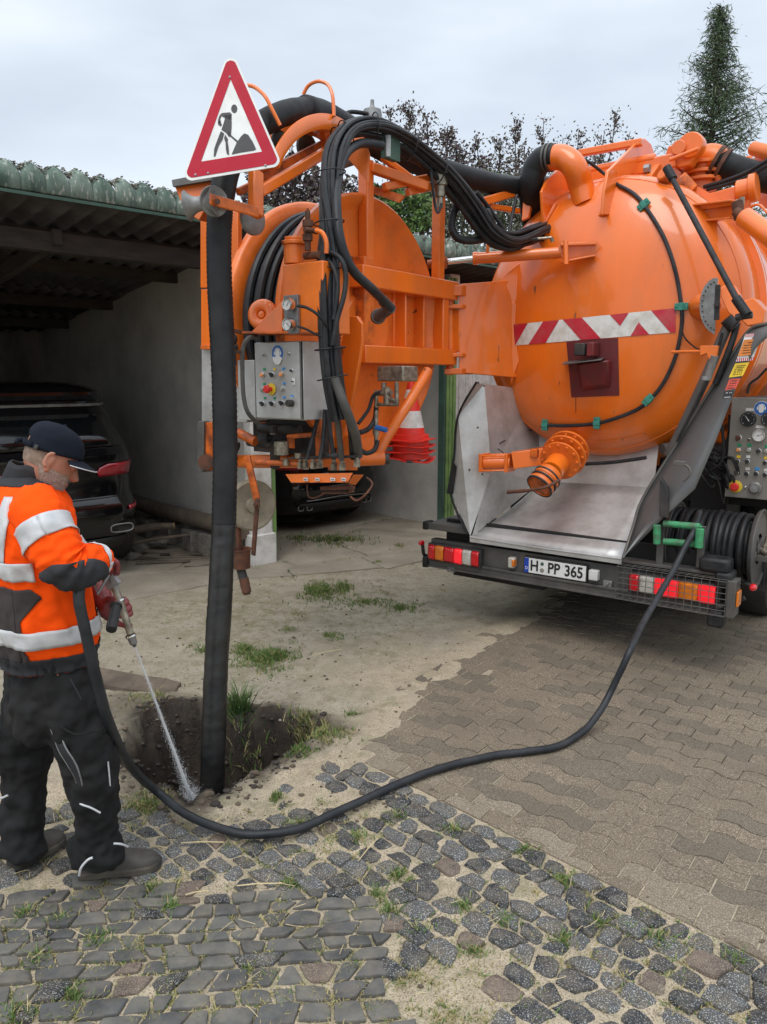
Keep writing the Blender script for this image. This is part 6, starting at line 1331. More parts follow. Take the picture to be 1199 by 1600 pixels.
# ---- top right: valve, elbow, brackets, ram
b = MB(); b.prism([at(x, y, u=1.3) for x, y in ((1020, 258), (1062, 236), (1070, 262), (1035, 275), (1012, 290), (1006, 278))], UU*.05); b.build('hinge_plate', OW, TR, bevel=.006)
b = MB(); b.lathe(at(1007, 264, u=1.28), UU, [(0, 0), (.03, 0), (.03, .04), (0, .04)], 6); b.build('bolt', M['galvanised'], TR)
b = MB(); b.cyl(at(1035, 270, v=.62), at(1058, 290, v=.75), .05); b.cyl(at(1058, 280, v=.9), at(1078, 302, v=.95), .07); b.build('hinge_knuckle', OG, TR, bevel=.01)
b = MB(); c = at(1078, 225, v=1.1); P = [(1040, 240), (1044, 228), (1068, 222), (1082, 220), (1090, 232), (1088, 240), (1078, 258), (1062, 262), (1048, 256)]
b.prism([at(x, y, v=1.0) for x, y in P], VV*.12); b.build('valve_body', OW, TR, bevel=.01)
b = MB(); b.cyl(at(1046, 250, v=.92), at(1092, 232, v=.95), .014); b.lathe(at(1078, 226, v=.98), VV, [(0, 0), (.085, 0), (.09, .02), (.09, .1), (0, .12)], 30); b.lathe(at(1060, 230, v=.95), VV, [(0, 0), (.05, 0), (.05, .1), (0, .1)], 24); b.build('valve_bonnet', OP, TR, bevel=.004)
P = sp([at(1097, 300, v=1.25), at(1097, 270, v=1.25), at(1102, 250, v=1.25), at(1115, 248, v=1.25), at(1122, 254, v=1.25)], 6); b = MB(); b.tube(P, .10, 26); b.build('elbow_pipe', OW, TR)
for y in (260, 274, 285): b = MB(); b.lathe(at(1097, y, v=1.25), ZZ, [(0, 0), (.145, 0), (.145, .022), (0, .022)], 36); b.build('pipe_flange', OW, TR, bevel=.003)
b = MB(); d = at(1160, 272, v=1.3)-at(1116, 252, v=1.25)
for o_ in (0, .05): b.lathe(at(1116, 252, v=1.22)+d.normalized()*o_, d, [(.1, 0), (.118, 0), (.118, .025), (.1, .025)], 28)
b.build('hose_clamp', M['rust'], TR)
b = MB(); b.tube(sp([at(1120, 254, v=1.25), at(1150, 266, v=1.3), at(1185, 276, v=1.4), at(1225, 284, v=1.5)], 6), .1, 22); b.build('suction_hose', M['rubber'], TR)
b = MB(); b.tube(sp([at(1100, 292, v=1.05), at(1140, 280, v=1.0), at(1175, 265, v=.95), at(1215, 240, v=.9)], 6), .014, 8); b.tube(sp([at(1105, 296, v=1.05), at(1145, 285, v=1.0), at(1180, 270, v=.95), at(1215, 248, v=.9)], 6), .014, 8); b.build('hydraulic_hose', M['hydraulic'], TR)
b = MB(); b.beam(at(1100, 322, v=1.0), at(1152, 308, v=1.0), .1, .13); b.cyl(at(1152, 300, v=.95), at(1178, 294, v=.95), .075, seg=24); b.cyl(at(1172, 295, v=.95), at(1184, 292, v=.95), .095, seg=24); b.build('hydraulic_motor', OP, TR, bevel=.006)
b = MB()
for x, y in ((1152, 312), (1160, 308), (1156, 322), (1170, 330)): c = at(x, y, v=.85); b.cyl(c, c-ZZ*.05, .018, seg=8)
b.build('brass_fitting', M['fitting'], TR)
b = MB(); b.prism([at(1061, 322, v=.72), at(1146, 312, v=.45), at(1150, 318, v=.45), at(1070, 330, v=.72)], -ZZ*.008); b.beam(at(1062, 324, v=.72), at(1148, 314, v=.48), .08, .012); b.beam(at(1083, 347, v=.72), at(1148, 341, v=.5), .08, .012); b.prism([at(1078, 326, v=.7), at(1148, 316, v=.5), at(1148, 341, v=.5), at(1086, 347, v=.7)], VV*.012); b.build('ram_outrigger', OP, TR, bevel=.003)
b = MB(); b.cyl(at(1152, 315, v=.45), at(1156, 342, v=.45), .035, seg=14); b.cyl(at(1150, 330, v=.42), at(1168, 345, v=.4), .03, seg=14); b.build('ram_eye', M['rust'], TR)
b = MB(); b.cyl(at(1164, 340, v=.42), at(1240, 395, v=.2), .062, seg=22); b.build('lifting_ram', OP, TR)
b = MB(); b.prism([at(1178, 232, v=1.6), at(1240, 252, v=1.3), at(1240, 345, v=1.3), at(1186, 320, v=1.6)], VV*.04); b.build('side_plate', OP, TR, bevel=.004); b = MB(); b.tube([at(1178, 232, v=1.55), at(1245, 250, v=1.3)], .05, 16); b.build('top_pipe', OW, TR)
arm('side_post', at(1170, 245, v=1.7), at(1168, 372, v=1.7), .08, .06, OP, up=UU)
b = MB(); b.tube(sp([at(1170, 340, v=.9), at(1172, 325, v=.85), at(1186, 320, v=.8), at(1199, 332, v=.75), at(1215, 345, v=.7)], 5), .009, 8); b.build('brake_pipe', OP, TR)
b = MB(); b.tube(sp([at(1124, 345, v=.93), at(1142, 385, v=.93), at(1153, 430, v=.95), at(1156, 455, v=.95)], 6), .010, 8); b.build('hydraulic_hose', M['rubber_dark'], TR)
b = MB(); b.tb(1.88, 2.3, 1.2, 4.5, 1.15, 1.32); b.tb(2.02, 2.4, 1.3, 5.0, 1.7, 1.76); b.build('side_deck', M['black_metal'], TR)
# ---- right control panel
PVv = .62
pnl = MB(); P = [at(1144, 621, v=PVv), at(1215, 618, v=PVv), at(1215, 786, v=PVv), at(1133, 776, v=PVv)]
pu0_, pz1_ = uvz(P[0])[0], P[0].z; pz0_ = (P[3].z+.0)
pnl.tb(pu0_, pu0_+.62, PVv, PVv+.03, pz0_, pz1_); ctrl = pnl.build('control_panel', M['steel_dark'] if 0 else mat('panel_steel', (.30, .28, .25), (.22, .205, .185), rough=.42, metal=.45, scale=3, bump=.1, dirt=(.14, .12, .1), dscale=5, damt=.4), TR, bevel=.004)
b = MB(); b.tb(pu0_+.03, pu0_+.6, PVv+.03, PVv+.5, pz0_, pz1_); b.build('panel_housing', M['underside'], TR)
PF = PVv-.001
mandatory(at(1190, 638, v=PF), .046, ctrl)
gauge(at(1170, 655, v=PF), .048, -VV, M['ink'], ctrl, 2.2, dark=True); gauge(at(1203, 655, v=PF), .048, -VV, M['ink'], ctrl, 2.0, dark=True); gauge(at(1187, 680, v=PF), .040, -VV, M['glass_dial'], ctrl, .4)
for x, y in ((1172, 640), (1188, 667)): lab(x, y, M['white_plastic'], .05, .018, ctrl, PF)
button(1154, 684, 'brown', ctrl, PF, 1.5); button(1171, 687, 'black', ctrl, PF, .6); button(1186, 705, 'black', ctrl, PF, 1.2)
for x, y, k, l in ((1154, 703, 'orange', 'green_label'), (1170, 703, 'grey', 'green_label'), (1153, 721, 'knob', 'yellow_plastic'), (1168, 721, 'knob', 'white_plastic'), (1151, 738, 'knob', 'steel_dark'), (1167, 740, 'knob', 'white_plastic'), (1182, 740, 'knob', 'blue_label'), (1196, 742, 'knob', 'white_plastic'), (1197, 705, 'grey', 'green_label'), (1196, 723, 'black', 'yellow_plastic')):
    button(x, y, k, ctrl, PF, 1.05); lab(x+1.5, y-7.5, M[l], .026, .018, ctrl, PF)
button(1150, 760, 'stop', ctrl, PF, 1.25); button(1165, 761, 'grey', ctrl, PF, .5)
b = MB(); b.lathe(at(1181, 762, v=PF), -VV, [(.040, 0), (.042, .005), (.042, .02), (.03, .03), (.026, .06), (0, .062)], 28); b.build('socket', M['galvanised'], ctrl)
random.seed(19); b = MB()
for k in range(16):
    x0 = random.uniform(1085, 1130); y0 = random.uniform(690, 760); P = [at(x0, y0, v=.7), at(x0+random.uniform(-10, 25), y0+random.uniform(-10, 30), v=.6), at(x0+random.uniform(0, 40), y0+random.uniform(0, 40), v=.65), at(1140, random.uniform(640, 770), v=.68)]
    b.tube(sp(P, 5), random.choice((.006, .008, .011)), 6)
b.tube(sp([at(1120, 630, v=.6), at(1130, 680, v=.6), at(1128, 720, v=.6), at(1110, 735, v=.6)], 5), .01, 6)
b.tube(sp([at(1168, 615, v=.6), at(1172, 600, v=.6), at(1185, 590, v=.6), at(1199, 575, v=.6)], 5), .008, 6); b.build('cable_loom', M['rubber_dark'], TR)
# ---- small hose drum with coils
cv, cz = .34, .98; cu0_, cu1_ = 1.66, 2.02
c = uvz(at(1180, 857, v=cv)); cz = c[2]; cu1_ = c[0]; cu0_ = cu1_-.50
b = MB()
for k in range(11):
    u = cu0_+.02+k*.043
    for L_ in (0, 1):
        R_ = .205-.045*L_+.006*random.uniform(-1, 1); tl = random.uniform(-.02, .02); b.tube([T(u+tl*cos(2*pi*q/40), cv+R_*cos(2*pi*q/40), cz+R_*sin(2*pi*q/40)) for q in range(40)], .0215, 10, closed=True)
b.build('coiled_hose', M['rubber'], TR)
for u in (cu0_-.02, cu1_+.0):
    b = MB(); b.lathe(T(u, cv, cz), UU, [(0.10, 0), (.235, 0), (.25, .01), (.26, .03), (.25, .035), (.235, .022), (.10, .022)], 48); b.lathe(T(u, cv, cz), UU, [(.0, .01), (.045, .01), (.05, .03), (0, .04)], 18)
    for k in range(4): a = k*pi/2+.5; b.beam(T(u+.012, cv+.03*cos(a), cz+.03*sin(a)), T(u+.012, cv+.12*cos(a), cz+.12*sin(a)), .03, .02, up=UU)
    b.build('drum_flange', M['steel_dark'], TR, bevel=.002)
b = MB(); b.cyl(T(cu1_+.03, cv, cz), T(cu1_+.08, cv-.03, cz-.02), .022, seg=10); b.cyl(T(cu1_+.05, cv, cz), T(cu1_+.07, cv+.01, cz+.09), .014, seg=8); b.build('drum_swivel', M['fitting'], TR)
# ---- green roller guide
b = MB()
for x in (1034, 1098): c = at(x, 822, v=.02); d_ = at(x, 888, v=.02); b.tb(uvz(c)[0]-.022, uvz(c)[0]+.022, .015, .03, d_.z, c.z)
b.build('roller_posts', M['steel_dark'], TR, bevel=.002)
def groll(x0, y0, x1, y1, r, v=-.02): b = MB(); b.cyl(at(x0, y0, v=v), at(x1, y1, v=v), r, seg=16); b.cyl(at(x0, y0, v=v)*1.0, at(x1, y1, v=v)+(at(x1, y1, v=v)-at(x0, y0, v=v))*.06, r*.35, seg=8); b.build('guide_roller', M['green_paint'], TR, bevel=.004)
groll(1037, 818, 1094, 823, .022); groll(1037, 846, 1090, 850, .022); groll(1027, 820, 1027, 850, .024, -.05); groll(1094, 826, 1092, 856, .026, -.05)
# ---- lower right skirt
b = MB(); b.tb(2.1, 2.6, .5, .56, .50, .72)
for k in range(22): b.tb(2.12+k*.022, 2.13+k*.022, .492, .5, .52, .70)
b.build('rear_skirt', M['black_metal'], TR); b = MB(); b.tb(2.05, 2.6, .3, .34, .74, .78); b.build('skirt_rail', M['steel_dark'], TR, bevel=.003)
b = MB(); c = at(1157, 935, v=.1); b.tube(sp([at(1140, 928, v=.1), at(1150, 938, v=.1), at(1164, 934, v=.1)], 5), .014, 8); b.build('tow_hook', M['black_metal'], TR)
# ---- wheels
def wheel(u0, v, w_=.28, r=.50):
    b = MB(); b.lathe(T(u0, v, r), UU, [(.28, 0), (.44, 0), (.485, .02), (r, .05), (r, w_-.05), (.485, w_-.02), (.44, w_), (.28, w_)], 48)
    for k in range(4): pass
    t_ = b.build('wheel', M['tyre'], TR); b = MB(); b.lathe(T(u0+w_*.2, v, r), UU, [(0, 0), (.28, 0), (.29, w_*.7), (.15, w_*.6), (0, w_*.6)], 30); b.build('rim', M['galvanised'], t_)
for v in (1.75, 3.1):
    for u in (.02, .36, 1.62, 1.96): wheel(u, v)
for u in (.1, 1.85): wheel(u, 6.6)
b = MB(); b.tb(.0, 2.3, 7.1, 8.9, .9, 3.0); b.build('cab', OP, TR, bevel=.08)
b = MB(); b.tb(.1, 2.2, 8.9, 8.92, 1.9, 2.8); b.build('windscreen', M['car_glass'], TR)
# ================================================================ ROADWORKS SIGN on the boom head
sg = empty('roadworks_sign', at(363, 190, t=3.55), 'red bordered white triangular roadworks sign with a black digging figure, mounted on the boom head', 'sign')
V3 = [at(360, 71, t=3.60), at(283, 285, t=3.56), at(442, 259, t=3.56)]
cen = sum(V3, Vector())/3; SX = ((V3[2]-V3[1])).normalized(); SN = SX.cross(V3[0]-V3[1]).normalized()
if SN.y > 0: SN = -SN
def tri(s, rr_, n=8):
    o = []; vs = [cen+(v-cen)*s for v in V3]
    for i in range(3):
        a, b_, c = vs[i-1], vs[i], vs[(i+1) % 3]; d1, d2 = (a-b_).normalized(), (c-b_).normalized(); h = (d1+d2).normalized(); k = d1.dot(h); s_ = math.sqrt(1-k*k)
        ce = b_+h*(rr_/s_); p, q = ce+(b_+d1*(rr_*k/s_)-ce), ce+(b_+d2*(rr_*k/s_)-ce)
        for j in range(n+1):
            v = (p-ce).lerp(q-ce, j/n).normalized()*rr_; o.append(ce+v)
    return o
b = MB(); b.prism([p-SN*.0 for p in tri(1.0, .034)], -SN*.003); pl_ = b.build('plate', M['sign_face'], sg, bevel=.001)
def ring(o_, i_, off, th, m_, nm): 
    b = MB(); n = len(o_); b.v = [p+SN*off for p in o_]+[p+SN*off for p in i_]+[p+SN*(off+th) for p in o_]+[p+SN*(off+th) for p in i_]
    for k in range(n):
        k2 = (k+1) % n; b.f += [(2*n+k, 2*n+k2, 3*n+k2, 3*n+k), (k, k2, 2*n+k2, 2*n+k), (n+k2, n+k, 3*n+k, 3*n+k2)]; b.m += [0]*3
    return b.build(nm, m_, sg, smooth=False)
inn = [cen+(v-cen)*.60 for v in V3]; ii = []
for i in range(3): ii += [inn[i]+(((inn[i-1]-inn[i]).normalized()*(1-j/8)+(inn[(i+1) % 3]-inn[i]).normalized()*(j/8))*.001) for j in range(9)]
ring(tri(.935, .026), ii, .0008, .0010, M['sign_red'], 'red_border')
def zp(x, y, off=.0015): p = ray(260+x/4., 80+y/4.); n = SN; o_ = Vector((0, 0, CH)); q = cen+SN*off; return o_+p*((q-o_).dot(n)/p.dot(n))
def poly(P): b.prism([zp(x, y) for x, y in P], SN*.0008)
b = MB()
poly([(425+19*cos(a*.4), 359+26*sin(a*.4)) for a in range(16)])
poly([(332, 405), (340, 393), (352, 386), (398, 382), (409, 392), (408, 430), (385, 425), (345, 405), (338, 420), (341, 440), (334, 455), (323, 450), (325, 425)]); poly([(326, 438), (339, 436), (348, 460), (340, 470), (324, 458)])
poly([(364, 400), (408, 400), (409, 470), (404, 530), (392, 535), (376, 512), (345, 490), (357, 455), (366, 425)])
poly([(341, 500), (362, 514), (352, 552), (328, 592), (308, 655), (297, 660), (300, 610), (318, 560)])
poly([(368, 520), (386, 550), (384, 566), (390, 600), (393, 650), (378, 640), (373, 612), (371, 570), (362, 545)])
poly([(388, 500), (400, 520), (450, 562), (444, 571), (388, 522)]); poly([(409, 645), (440, 572), (468, 532), (488, 514), (512, 522), (540, 565), (562, 612), (548, 620), (470, 632)])
b.build('digger_symbol', M['ink'], sg, smooth=False)
b = MB()
for x, y in ((397, 162), (183, 772), (262, 762), (620, 714)): b.lathe(zp(x, y, .0015), SN, [(0, .004), (.005, .003), (.006, 0)], 10)
b.build('rivet', M['galvanised'], sg)
b = MB(); b.beam(zp(250, 740, -.03), zp(560, 700, -.03), .02, .02); b.beam(zp(420, 250, -.03), zp(420, 740, -.03), .02, .02); b.build('bracket', M['steel_dark'], sg)
# ================================================================ TRAFFIC CONES, stacked on a hook of the reel
cc = at(642, 716, v=-.55); 
mat('cone_red', (.78, .03, .015), (.66, .022, .012), rough=.42, scale=9, bump=.1, dirt=(.35, .06, .04), dscale=9, damt=.3)
def cone(k, full, label):
    random.seed(40+k); r = empty('traffic_cone', cc+ZZ*(.042*k-.0), label, 'traffic cone', 'stack of traffic cones'); o = cc+ZZ*(.042*k-.0); n = 20
    b = MB(); rows = []
    for (s, h) in ((.158, .0), (.166, .004), (.164, .010), (.12, .013)):
        row = []
        for q in range(n*2):
            a = 2*pi*q/(n*2); f = (1/max(abs(cos(a)), abs(sin(a))))**.75; wob = .012*noise.noise(Vector((cos(a)*1.5, sin(a)*1.5, k*3.1)))+(.02*sin(a-1.0) if k == 0 else 0)
            row.append(o+(UU*cos(a+.25)+VV*sin(a+.25))*s*f*.92+ZZ*(h+wob))
        rows.append(row)
    b.grid(rows, closed=True); b.lathe(o, ZZ, [(.128, .0), (.126, .042), (.104, .048)], 36); b.build('base', M['cone_red'], r, ang=50)
    b = MB(); top = .40 if full else .12
    f = lambda h: .102-(.102-.024)*(h-.04)/.36
    b.lathe(o, ZZ, [(f(.04), .04), (f(.09), .09)], 36, mi=0)
    if full: b.lathe(o, ZZ, [(f(.09), .09), (f(.205), .205)], 36, mi=1); b.lathe(o, ZZ, [(f(.205), .205), (f(.29), .29)], 36, mi=0); b.lathe(o, ZZ, [(f(.29), .29), (f(.35), .35)], 36, mi=1); b.lathe(o, ZZ, [(f(.35), .35), (f(.40), .40), (.012, .402)], 36, mi=0)
    b.build('cone', [M['cone_red'], M['reflect_white']], r, ang=50)
for k, (f_, l) in enumerate(((0, 'lowest red traffic cone of the stack, with a crumpled slanting base'), (0, 'red traffic cone base second from the bottom of the stack'), (0, 'red traffic cone base just under the top cone of the stack'), (1, 'topmost red traffic cone with white reflective bands showing, hung beside the reel'))): cone(k, f_, l)
b = MB(); b.tb(*(lambda q: (q[0]-.05, q[0]+.05))(uvz(cc)), *(lambda q: (q[1]-.05, q[1]+.05))(uvz(cc)), cc.z-.025, cc.z-.006); b.beam(cc-ZZ*.016, at(640, 722, v=-.8), .04, .015); b.build('cone_holder', M['black_metal'], TR)
# ================================================================ PRESSURE HOSE on the ground
hp_ = [at(1094, 800, v=.12), at(1084, 830, v=-.04), at(1072, 852, v=-.10), at(1050, 895, v=-.25), at(1010, 965, v=-.62), at(985, 1015, v=-.95)]
hp_ += [at(955, 1080, z=.20), at(930, 1123, z=.085), at(905, 1148, z=.04), at(870, 1166, z=.036), at(820, 1174, z=.036), at(760, 1183, z=.036), at(690, 1200, z=.037), at(620, 1226, z=.038), at(550, 1258, z=.040), at(480, 1290, z=.042), at(420, 1303, z=.042), at(360, 1299, z=.045), at(300, 1277, z=.06), at(245, 1237, z=.10), pp(205, 1198, 2.90), pp(182, 1158, 2.62), pp(165, 1110, 2.50), pp(152, 1068, 2.445)]
hp_ += [pp(140, 1020, 2.415), pp(130, 970, 2.395), pp(124, 930, 2.40), pp(128, 902, 2.45), pp(143, 885, 2.54), pp(160, 886, 2.62), at(172, 900, t=2.66)]
b = MB(); Q = sp(hp_, 12); Q = [q+noise.noise_vector(q*6)*.004 for q in Q]; b.tube(Q, [.0185+.0012*noise.noise(Vector((i*.35, 0, 0))) for i in range(len(Q))], 16)
b.build('pressure_hose', M['hydraulic'], label='long black pressure hose running from the truck across the paving to the spray gun', cat='hose')
# ================================================================ SPRAY LANCE
ln = empty('spray_lance', at(190, 960, t=2.66), 'grey metal high pressure spray lance with black side handle held over the pit', 'spray lance')
L0, L1 = at(172, 900, t=2.66), at(210, 1003, t=2.70)
b = MB(); b.cyl(L0, at(187, 937, t=2.67), .0125); b.cyl(at(187, 937, t=2.67), at(204, 990, t=2.69), .0125); b.build('barrel', M['fitting'], ln)
b = MB(); b.cyl(at(204.5, 993, t=2.69), at(209.5, 1006, t=2.695), .0155, .013); b.cyl(at(209.5, 1006, t=2.695), at(211, 1010, t=2.70), .010, .006); b.build('nozzle', M['galvanised'], ln); b = MB(); b.lathe(at(204, 992, t=2.69), L1-L0, [(.012, 0), (.0185, 0), (.0185, .006), (.012, .006)], 20); b.lathe(at(186.5, 936, t=2.67), L1-L0, [(.012, 0), (.0185, 0), (.0185, .006), (.012, .006)], 20); b.build('collar', M['chrome'], ln)
b = MB(); b.cyl(at(184, 942, t=2.64), at(181, 949, t=2.60), .008); b.build('handle_stem', M['chrome'], ln)
b = MB(); b.cyl(at(181.5, 947, t=2.60), at(174, 984, t=2.52), .0165, .0175, seg=24); b.lathe(at(181.5, 947, t=2.60), at(174, 984, t=2.52)-at(181.5, 947, t=2.60), [(0, -.004), (.021, -.004), (.021, .004), (.016, .005)], 20)
for k in range(12):
    a = 2*pi*k/12; d_ = (at(174, 984, t=2.52)-at(181.5, 947, t=2.60)); f1_, f2_ = frame(d_); o_ = (f1_*cos(a)+f2_*sin(a))*.0168; b.cyl(at(181, 951, t=2.59)+o_, at(174.5, 981, t=2.525)+o_, .0022, seg=5)
b.build('handle', M['rubber_dark'], ln, bevel=.002)
b = MB(); G0, G1, G2, G3 = at(146, 905, t=2.63), at(153, 928, t=2.62), at(168, 902, t=2.64), at(176, 893, t=2.66)
b.tube([at(142, 893, t=2.63), G0, G1, G2, G3, at(182, 905, t=2.66), at(184, 925, t=2.665)], .0062, 8); b.beam(at(166, 895, t=2.66), at(180, 916, t=2.66), .02, .05); b.build('trigger_frame', M['galvanised'], ln, bevel=.002)
# water jet
mat('water', (.95, .96, .97), (.88, .9, .92), rough=.3, bump=.3, bscale=90, alpha=.72)
mat('spray', (.97, .97, .98), (.92, .93, .94), rough=.6, bump=0, alpha=.5)
J0, J1 = at(211, 1010, t=2.70), at(299, 1243, t=3.62)
wj = empty('water_jet', J0, 'thin white jet of water shooting from the lance into the muddy pit', 'water jet', kind='stuff')
b = MB(); N_ = 60; P = [J0.lerp(J1, k/N_)-ZZ*.02*(k/N_)**2 for k in range(N_+1)]; b.tube(P, [.0030+.0056*(k/N_)**1.3+.0013*noise.noise(Vector((k*.9, 0, 0))) for k in range(N_+1)], 10); b.build('jet', M['water'], wj)
random.seed(6); b = MB()
for _ in range(3600):
    k = random.random()**.55; r = abs(random.gauss(0, .004+.018*k*k)); a = random.uniform(0, 2*pi); c = J0.lerp(J1, k)-ZZ*.02*k*k; b.ell(c+Vector((r*cos(a), r*sin(a), random.gauss(0, .01))), *([random.uniform(.0005, .0013)]*3), seg=5, rings=3)
for _ in range(900):
    c = J1+Vector((random.gauss(0, .022), random.gauss(0, .022), abs(random.gauss(0, .03))-.02)); b.ell(c, *([random.uniform(.0006, .0014)]*3), seg=5, rings=3)
b.build('droplets', M['spray'], wj)
# ================================================================ WORKER
random.seed(77)
mat('hivis', (1.0, .092, .003), (.95, .078, .002), spec=.15, rough=.8, scale=3, bump=.45, bscale=16, bdist=.010, dirt=(.45, .06, .01), dscale=4, damt=.2, emis=(1, .12, .01), estr=.0)
mat('reflective', (.60, .61, .62), (.46, .47, .48), rough=.35, scale=9, bump=.2, bscale=30, dirt=(.38, .37, .36), dscale=6, damt=.4)
mat('cloth_grey', (.038, .039, .043), (.026, .027, .030), spec=.25, rough=.7, scale=5, bump=.15, bscale=250)
mat('cloth_dark', (.040, .030, .028), (.026, .022, .021), rough=.75, scale=5, bump=.15, bscale=250)
mat('cloth_black', (.0085, .0085, .009), (.0125, .0125, .013), rough=.75, scale=6, bump=.2, bscale=200, dirt=(.035, .032, .03), dscale=6, damt=.15, spec=.3)
mat('cap_cloth', (.008, .011, .018), (.012, .015, .023), rough=.8, scale=8, bump=.25, bscale=200, spec=.12)
mat('skin', (.46, .225, .15), (.38, .165, .105), rough=.5, scale=14, bump=.25, bscale=60, bdist=.003, dirt=(.34, .13, .09), dscale=10, damt=.4)
mat('stubble', (.34, .27, .22), (.24, .175, .135), rough=.8, scale=90, bump=.6, bscale=200, bdist=.003)
mat('hair_white', (.45, .42, .39), (.3, .27, .24), rough=.7, bump=0)
mat('hair_grey', (.26, .19, .145), (.16, .11, .08), rough=.8, scale=60, bump=.5, bscale=200)
mat('glove_red', (.23, .035, .035), (.15, .022, .024), rough=.38, scale=9, bump=.35, bscale=35, bdist=.005, dirt=(.10, .05, .045), dscale=14, damt=.6)
mat('boot', (.055, .050, .045), (.035, .032, .030), rough=.6, scale=14, bump=.3, bscale=90, dirt=(.16, .135, .10), dscale=8, damt=.4)
mat('sole', (.020, .018, .016), (.035, .030, .026), rough=.8, scale=14, bump=.5, bscale=70, dirt=(.2, .165, .12), dscale=8, damt=.5)
def pp(px, py, Y): d = ray(px, py); return Vector((0, 0, CH))+d*(Y/d.y)
FW = Vector((.88, .475, 0)).normalized(); RT = Vector((FW.y, -FW.x, 0))
man = empty('person', Vector((-1.25, 2.68, 0)), 'man in orange high visibility jacket, black trousers and dark cap holding a spray lance', 'person')
def interp(rings, n):
    """smooth resampling of ring parameter tuples"""
    o = []; N = len(rings)
    for i in range(N-1):
        a, b_, c, d = rings[max(i-1, 0)], rings[i], rings[i+1], rings[min(i+2, N-1)]
        for k in range(n):
            t = k/n; r = []
            for x0, x1, x2, x3 in zip(a, b_, c, d): r.append(.5*((2*x1)+(x2-x0)*t+(2*x0-5*x1+4*x2-x3)*t*t+(3*x1-x0-3*x2+x3)*t**3))
            o.append(r)
    o.append(list(rings[-1])); return o
# ---- jacket body surface: rows of (pixel y, pixel x, depth Y, half depth a, half width b)
TJ = [(1026, 78, 2.66, .156, .200), (1018, 78, 2.66, .158, .204), (1004, 78, 2.66, .164, .210), (970, 74, 2.655, .166, .222), (925, 66, 2.65, .164, .228), (880, 58, 2.64, .158, .232), (835, 50, 2.63, .148, .232), (800, 46, 2.63, .146, .236), (774, 42, 2.63, .128, .212), (757, 41, 2.63, .108, .165), (746, 43, 2.625, .085, .115), (740, 47, 2.62, .070, .085)]
TJI = interp(TJ, 8)
def tsurf(py, th, off=0.0, fold=1.0):
    for k in range(len(TJI)-1):
        if TJI[k][0] >= py >= TJI[k+1][0]:
            t = (TJI[k][0]-py)/(TJI[k][0]-TJI[k+1][0]+1e-9); q = [x+(y-x)*t for x, y in zip(TJI[k], TJI[k+1])]; break
    else: q = TJI[0] if py > TJI[0][0] else TJI[-1]
    c = pp(q[1], q[0], q[2]); ex = 2.35; cs, sn = cos(th), sin(th)
    d = FW*(q[3]*math.copysign(abs(cs)**(2/ex), cs))+RT*(q[4]*math.copysign(abs(sn)**(2/ex), sn)); n_ = d.normalized(); p = c+d
    w = .013*noise.noise(Vector((th*2.2, py*.016, 3)))+.010*noise.noise(Vector((th*5, py*.035, 8)))+.005*noise.noise(Vector((th*9+py*.02, py*.08, 1)))
    if py > 990: w += .004*sin(th*46)*min(1, (py-990)/20)*(1 if 1.5 < th < 3.6 else .3); w -= .008*math.exp(-((py-1016)/9.)**2)
    w += -.012*math.exp(-((py-900)/26.)**2)*max(0, sin((th-1.4)*1.6))
    return p+n_*(w*fold+off)
def tgrid(y0, y1, t0, t1, off, ny, nt_):
    return [[tsurf(y0+(y1-y0)*i/ny, rad(t0+(t1-t0)*j/nt_), off) for j in range(nt_+1)] for i in range(ny+1)]
b = MB(); b.grid([[tsurf(1026-(1026-740)*i/90, 2*pi*j/110) for j in range(110)] for i in range(91)], closed=True)
# sleeves share one surface routine
def sleeve_fn(rings, seed):
    R_ = interp(rings, 10); C = [pp(q[0], q[1], q[2]) for q in R_]; Fr = []; x = None
    for i in range(len(C)):
        t = (C[min(i+1, len(C)-1)]-C[max(i-1, 0)]).normalized()
        if x is None: x = (RT-t*RT.dot(t)).normalized()
        x = (x-t*x.dot(t)).normalized(); Fr.append((x, t.cross(x)))
    def f(s, th, off=0.0):
        k = min(len(C)-1.001, max(0, s*(len(C)-1))); i = int(k); u = k-i
        c = C[i].lerp(C[i+1], u); r = R_[i][3]+(R_[i+1][3]-R_[i][3])*u; X = Fr[i][0].lerp(Fr[i+1][0], u); Y = Fr[i][1].lerp(Fr[i+1][1], u)
        w = .009*noise.noise(Vector((th*1.6, s*9, seed)))+.006*noise.noise(Vector((th*3+s*8, s*22, seed+5)))+.003*noise.noise(Vector((th*7, s*50, seed+2)))
        w += .006*math.exp(-((s-.55)/.14)**2)*sin(s*95+th*1.5)
        return c+(X*cos(th)+Y*sin(th))*(r+w+off)
    return f
SR = sleeve_fn([(52, 782, 2.50, .045), (55, 788, 2.475, .078), (64, 812, 2.45, .086), (80, 845, 2.425, .084), (93, 866, 2.41, .080), (104, 880, 2.41, .078), (121, 884, 2.43, .073), (138, 880, 2.46, .066), (150, 876, 2.49, .058), (160, 873, 2.52, .050)], 1.0)
SLf = sleeve_fn([(60, 790, 2.80, .05), (75, 815, 2.86, .078), (100, 860, 2.88, .078), (122, 892, 2.86, .072), (136, 905, 2.82, .062), (147, 918, 2.77, .052), (153, 928, 2.73, .044)], 5.0)
for f in (SR, SLf): b.grid([[f(i/70, 2*pi*j/56) for j in range(56)] for i in range(71)], closed=True)
b.v = b.v
jk = b.build('jacket', M['hivis'], man, ang=75)
def band(name, rows, m_, par=jk): b_ = MB(); b_.grid(rows); return b_.build(name, m_, par, ang=75, solid=.002)
band('reflective_band', tgrid(983, 957, 0, 360, .0085, 5, 110), M['reflective'])
band('reflective_band', tgrid(884, 857, 96, 330, .0055, 8, 80), M['reflective'])
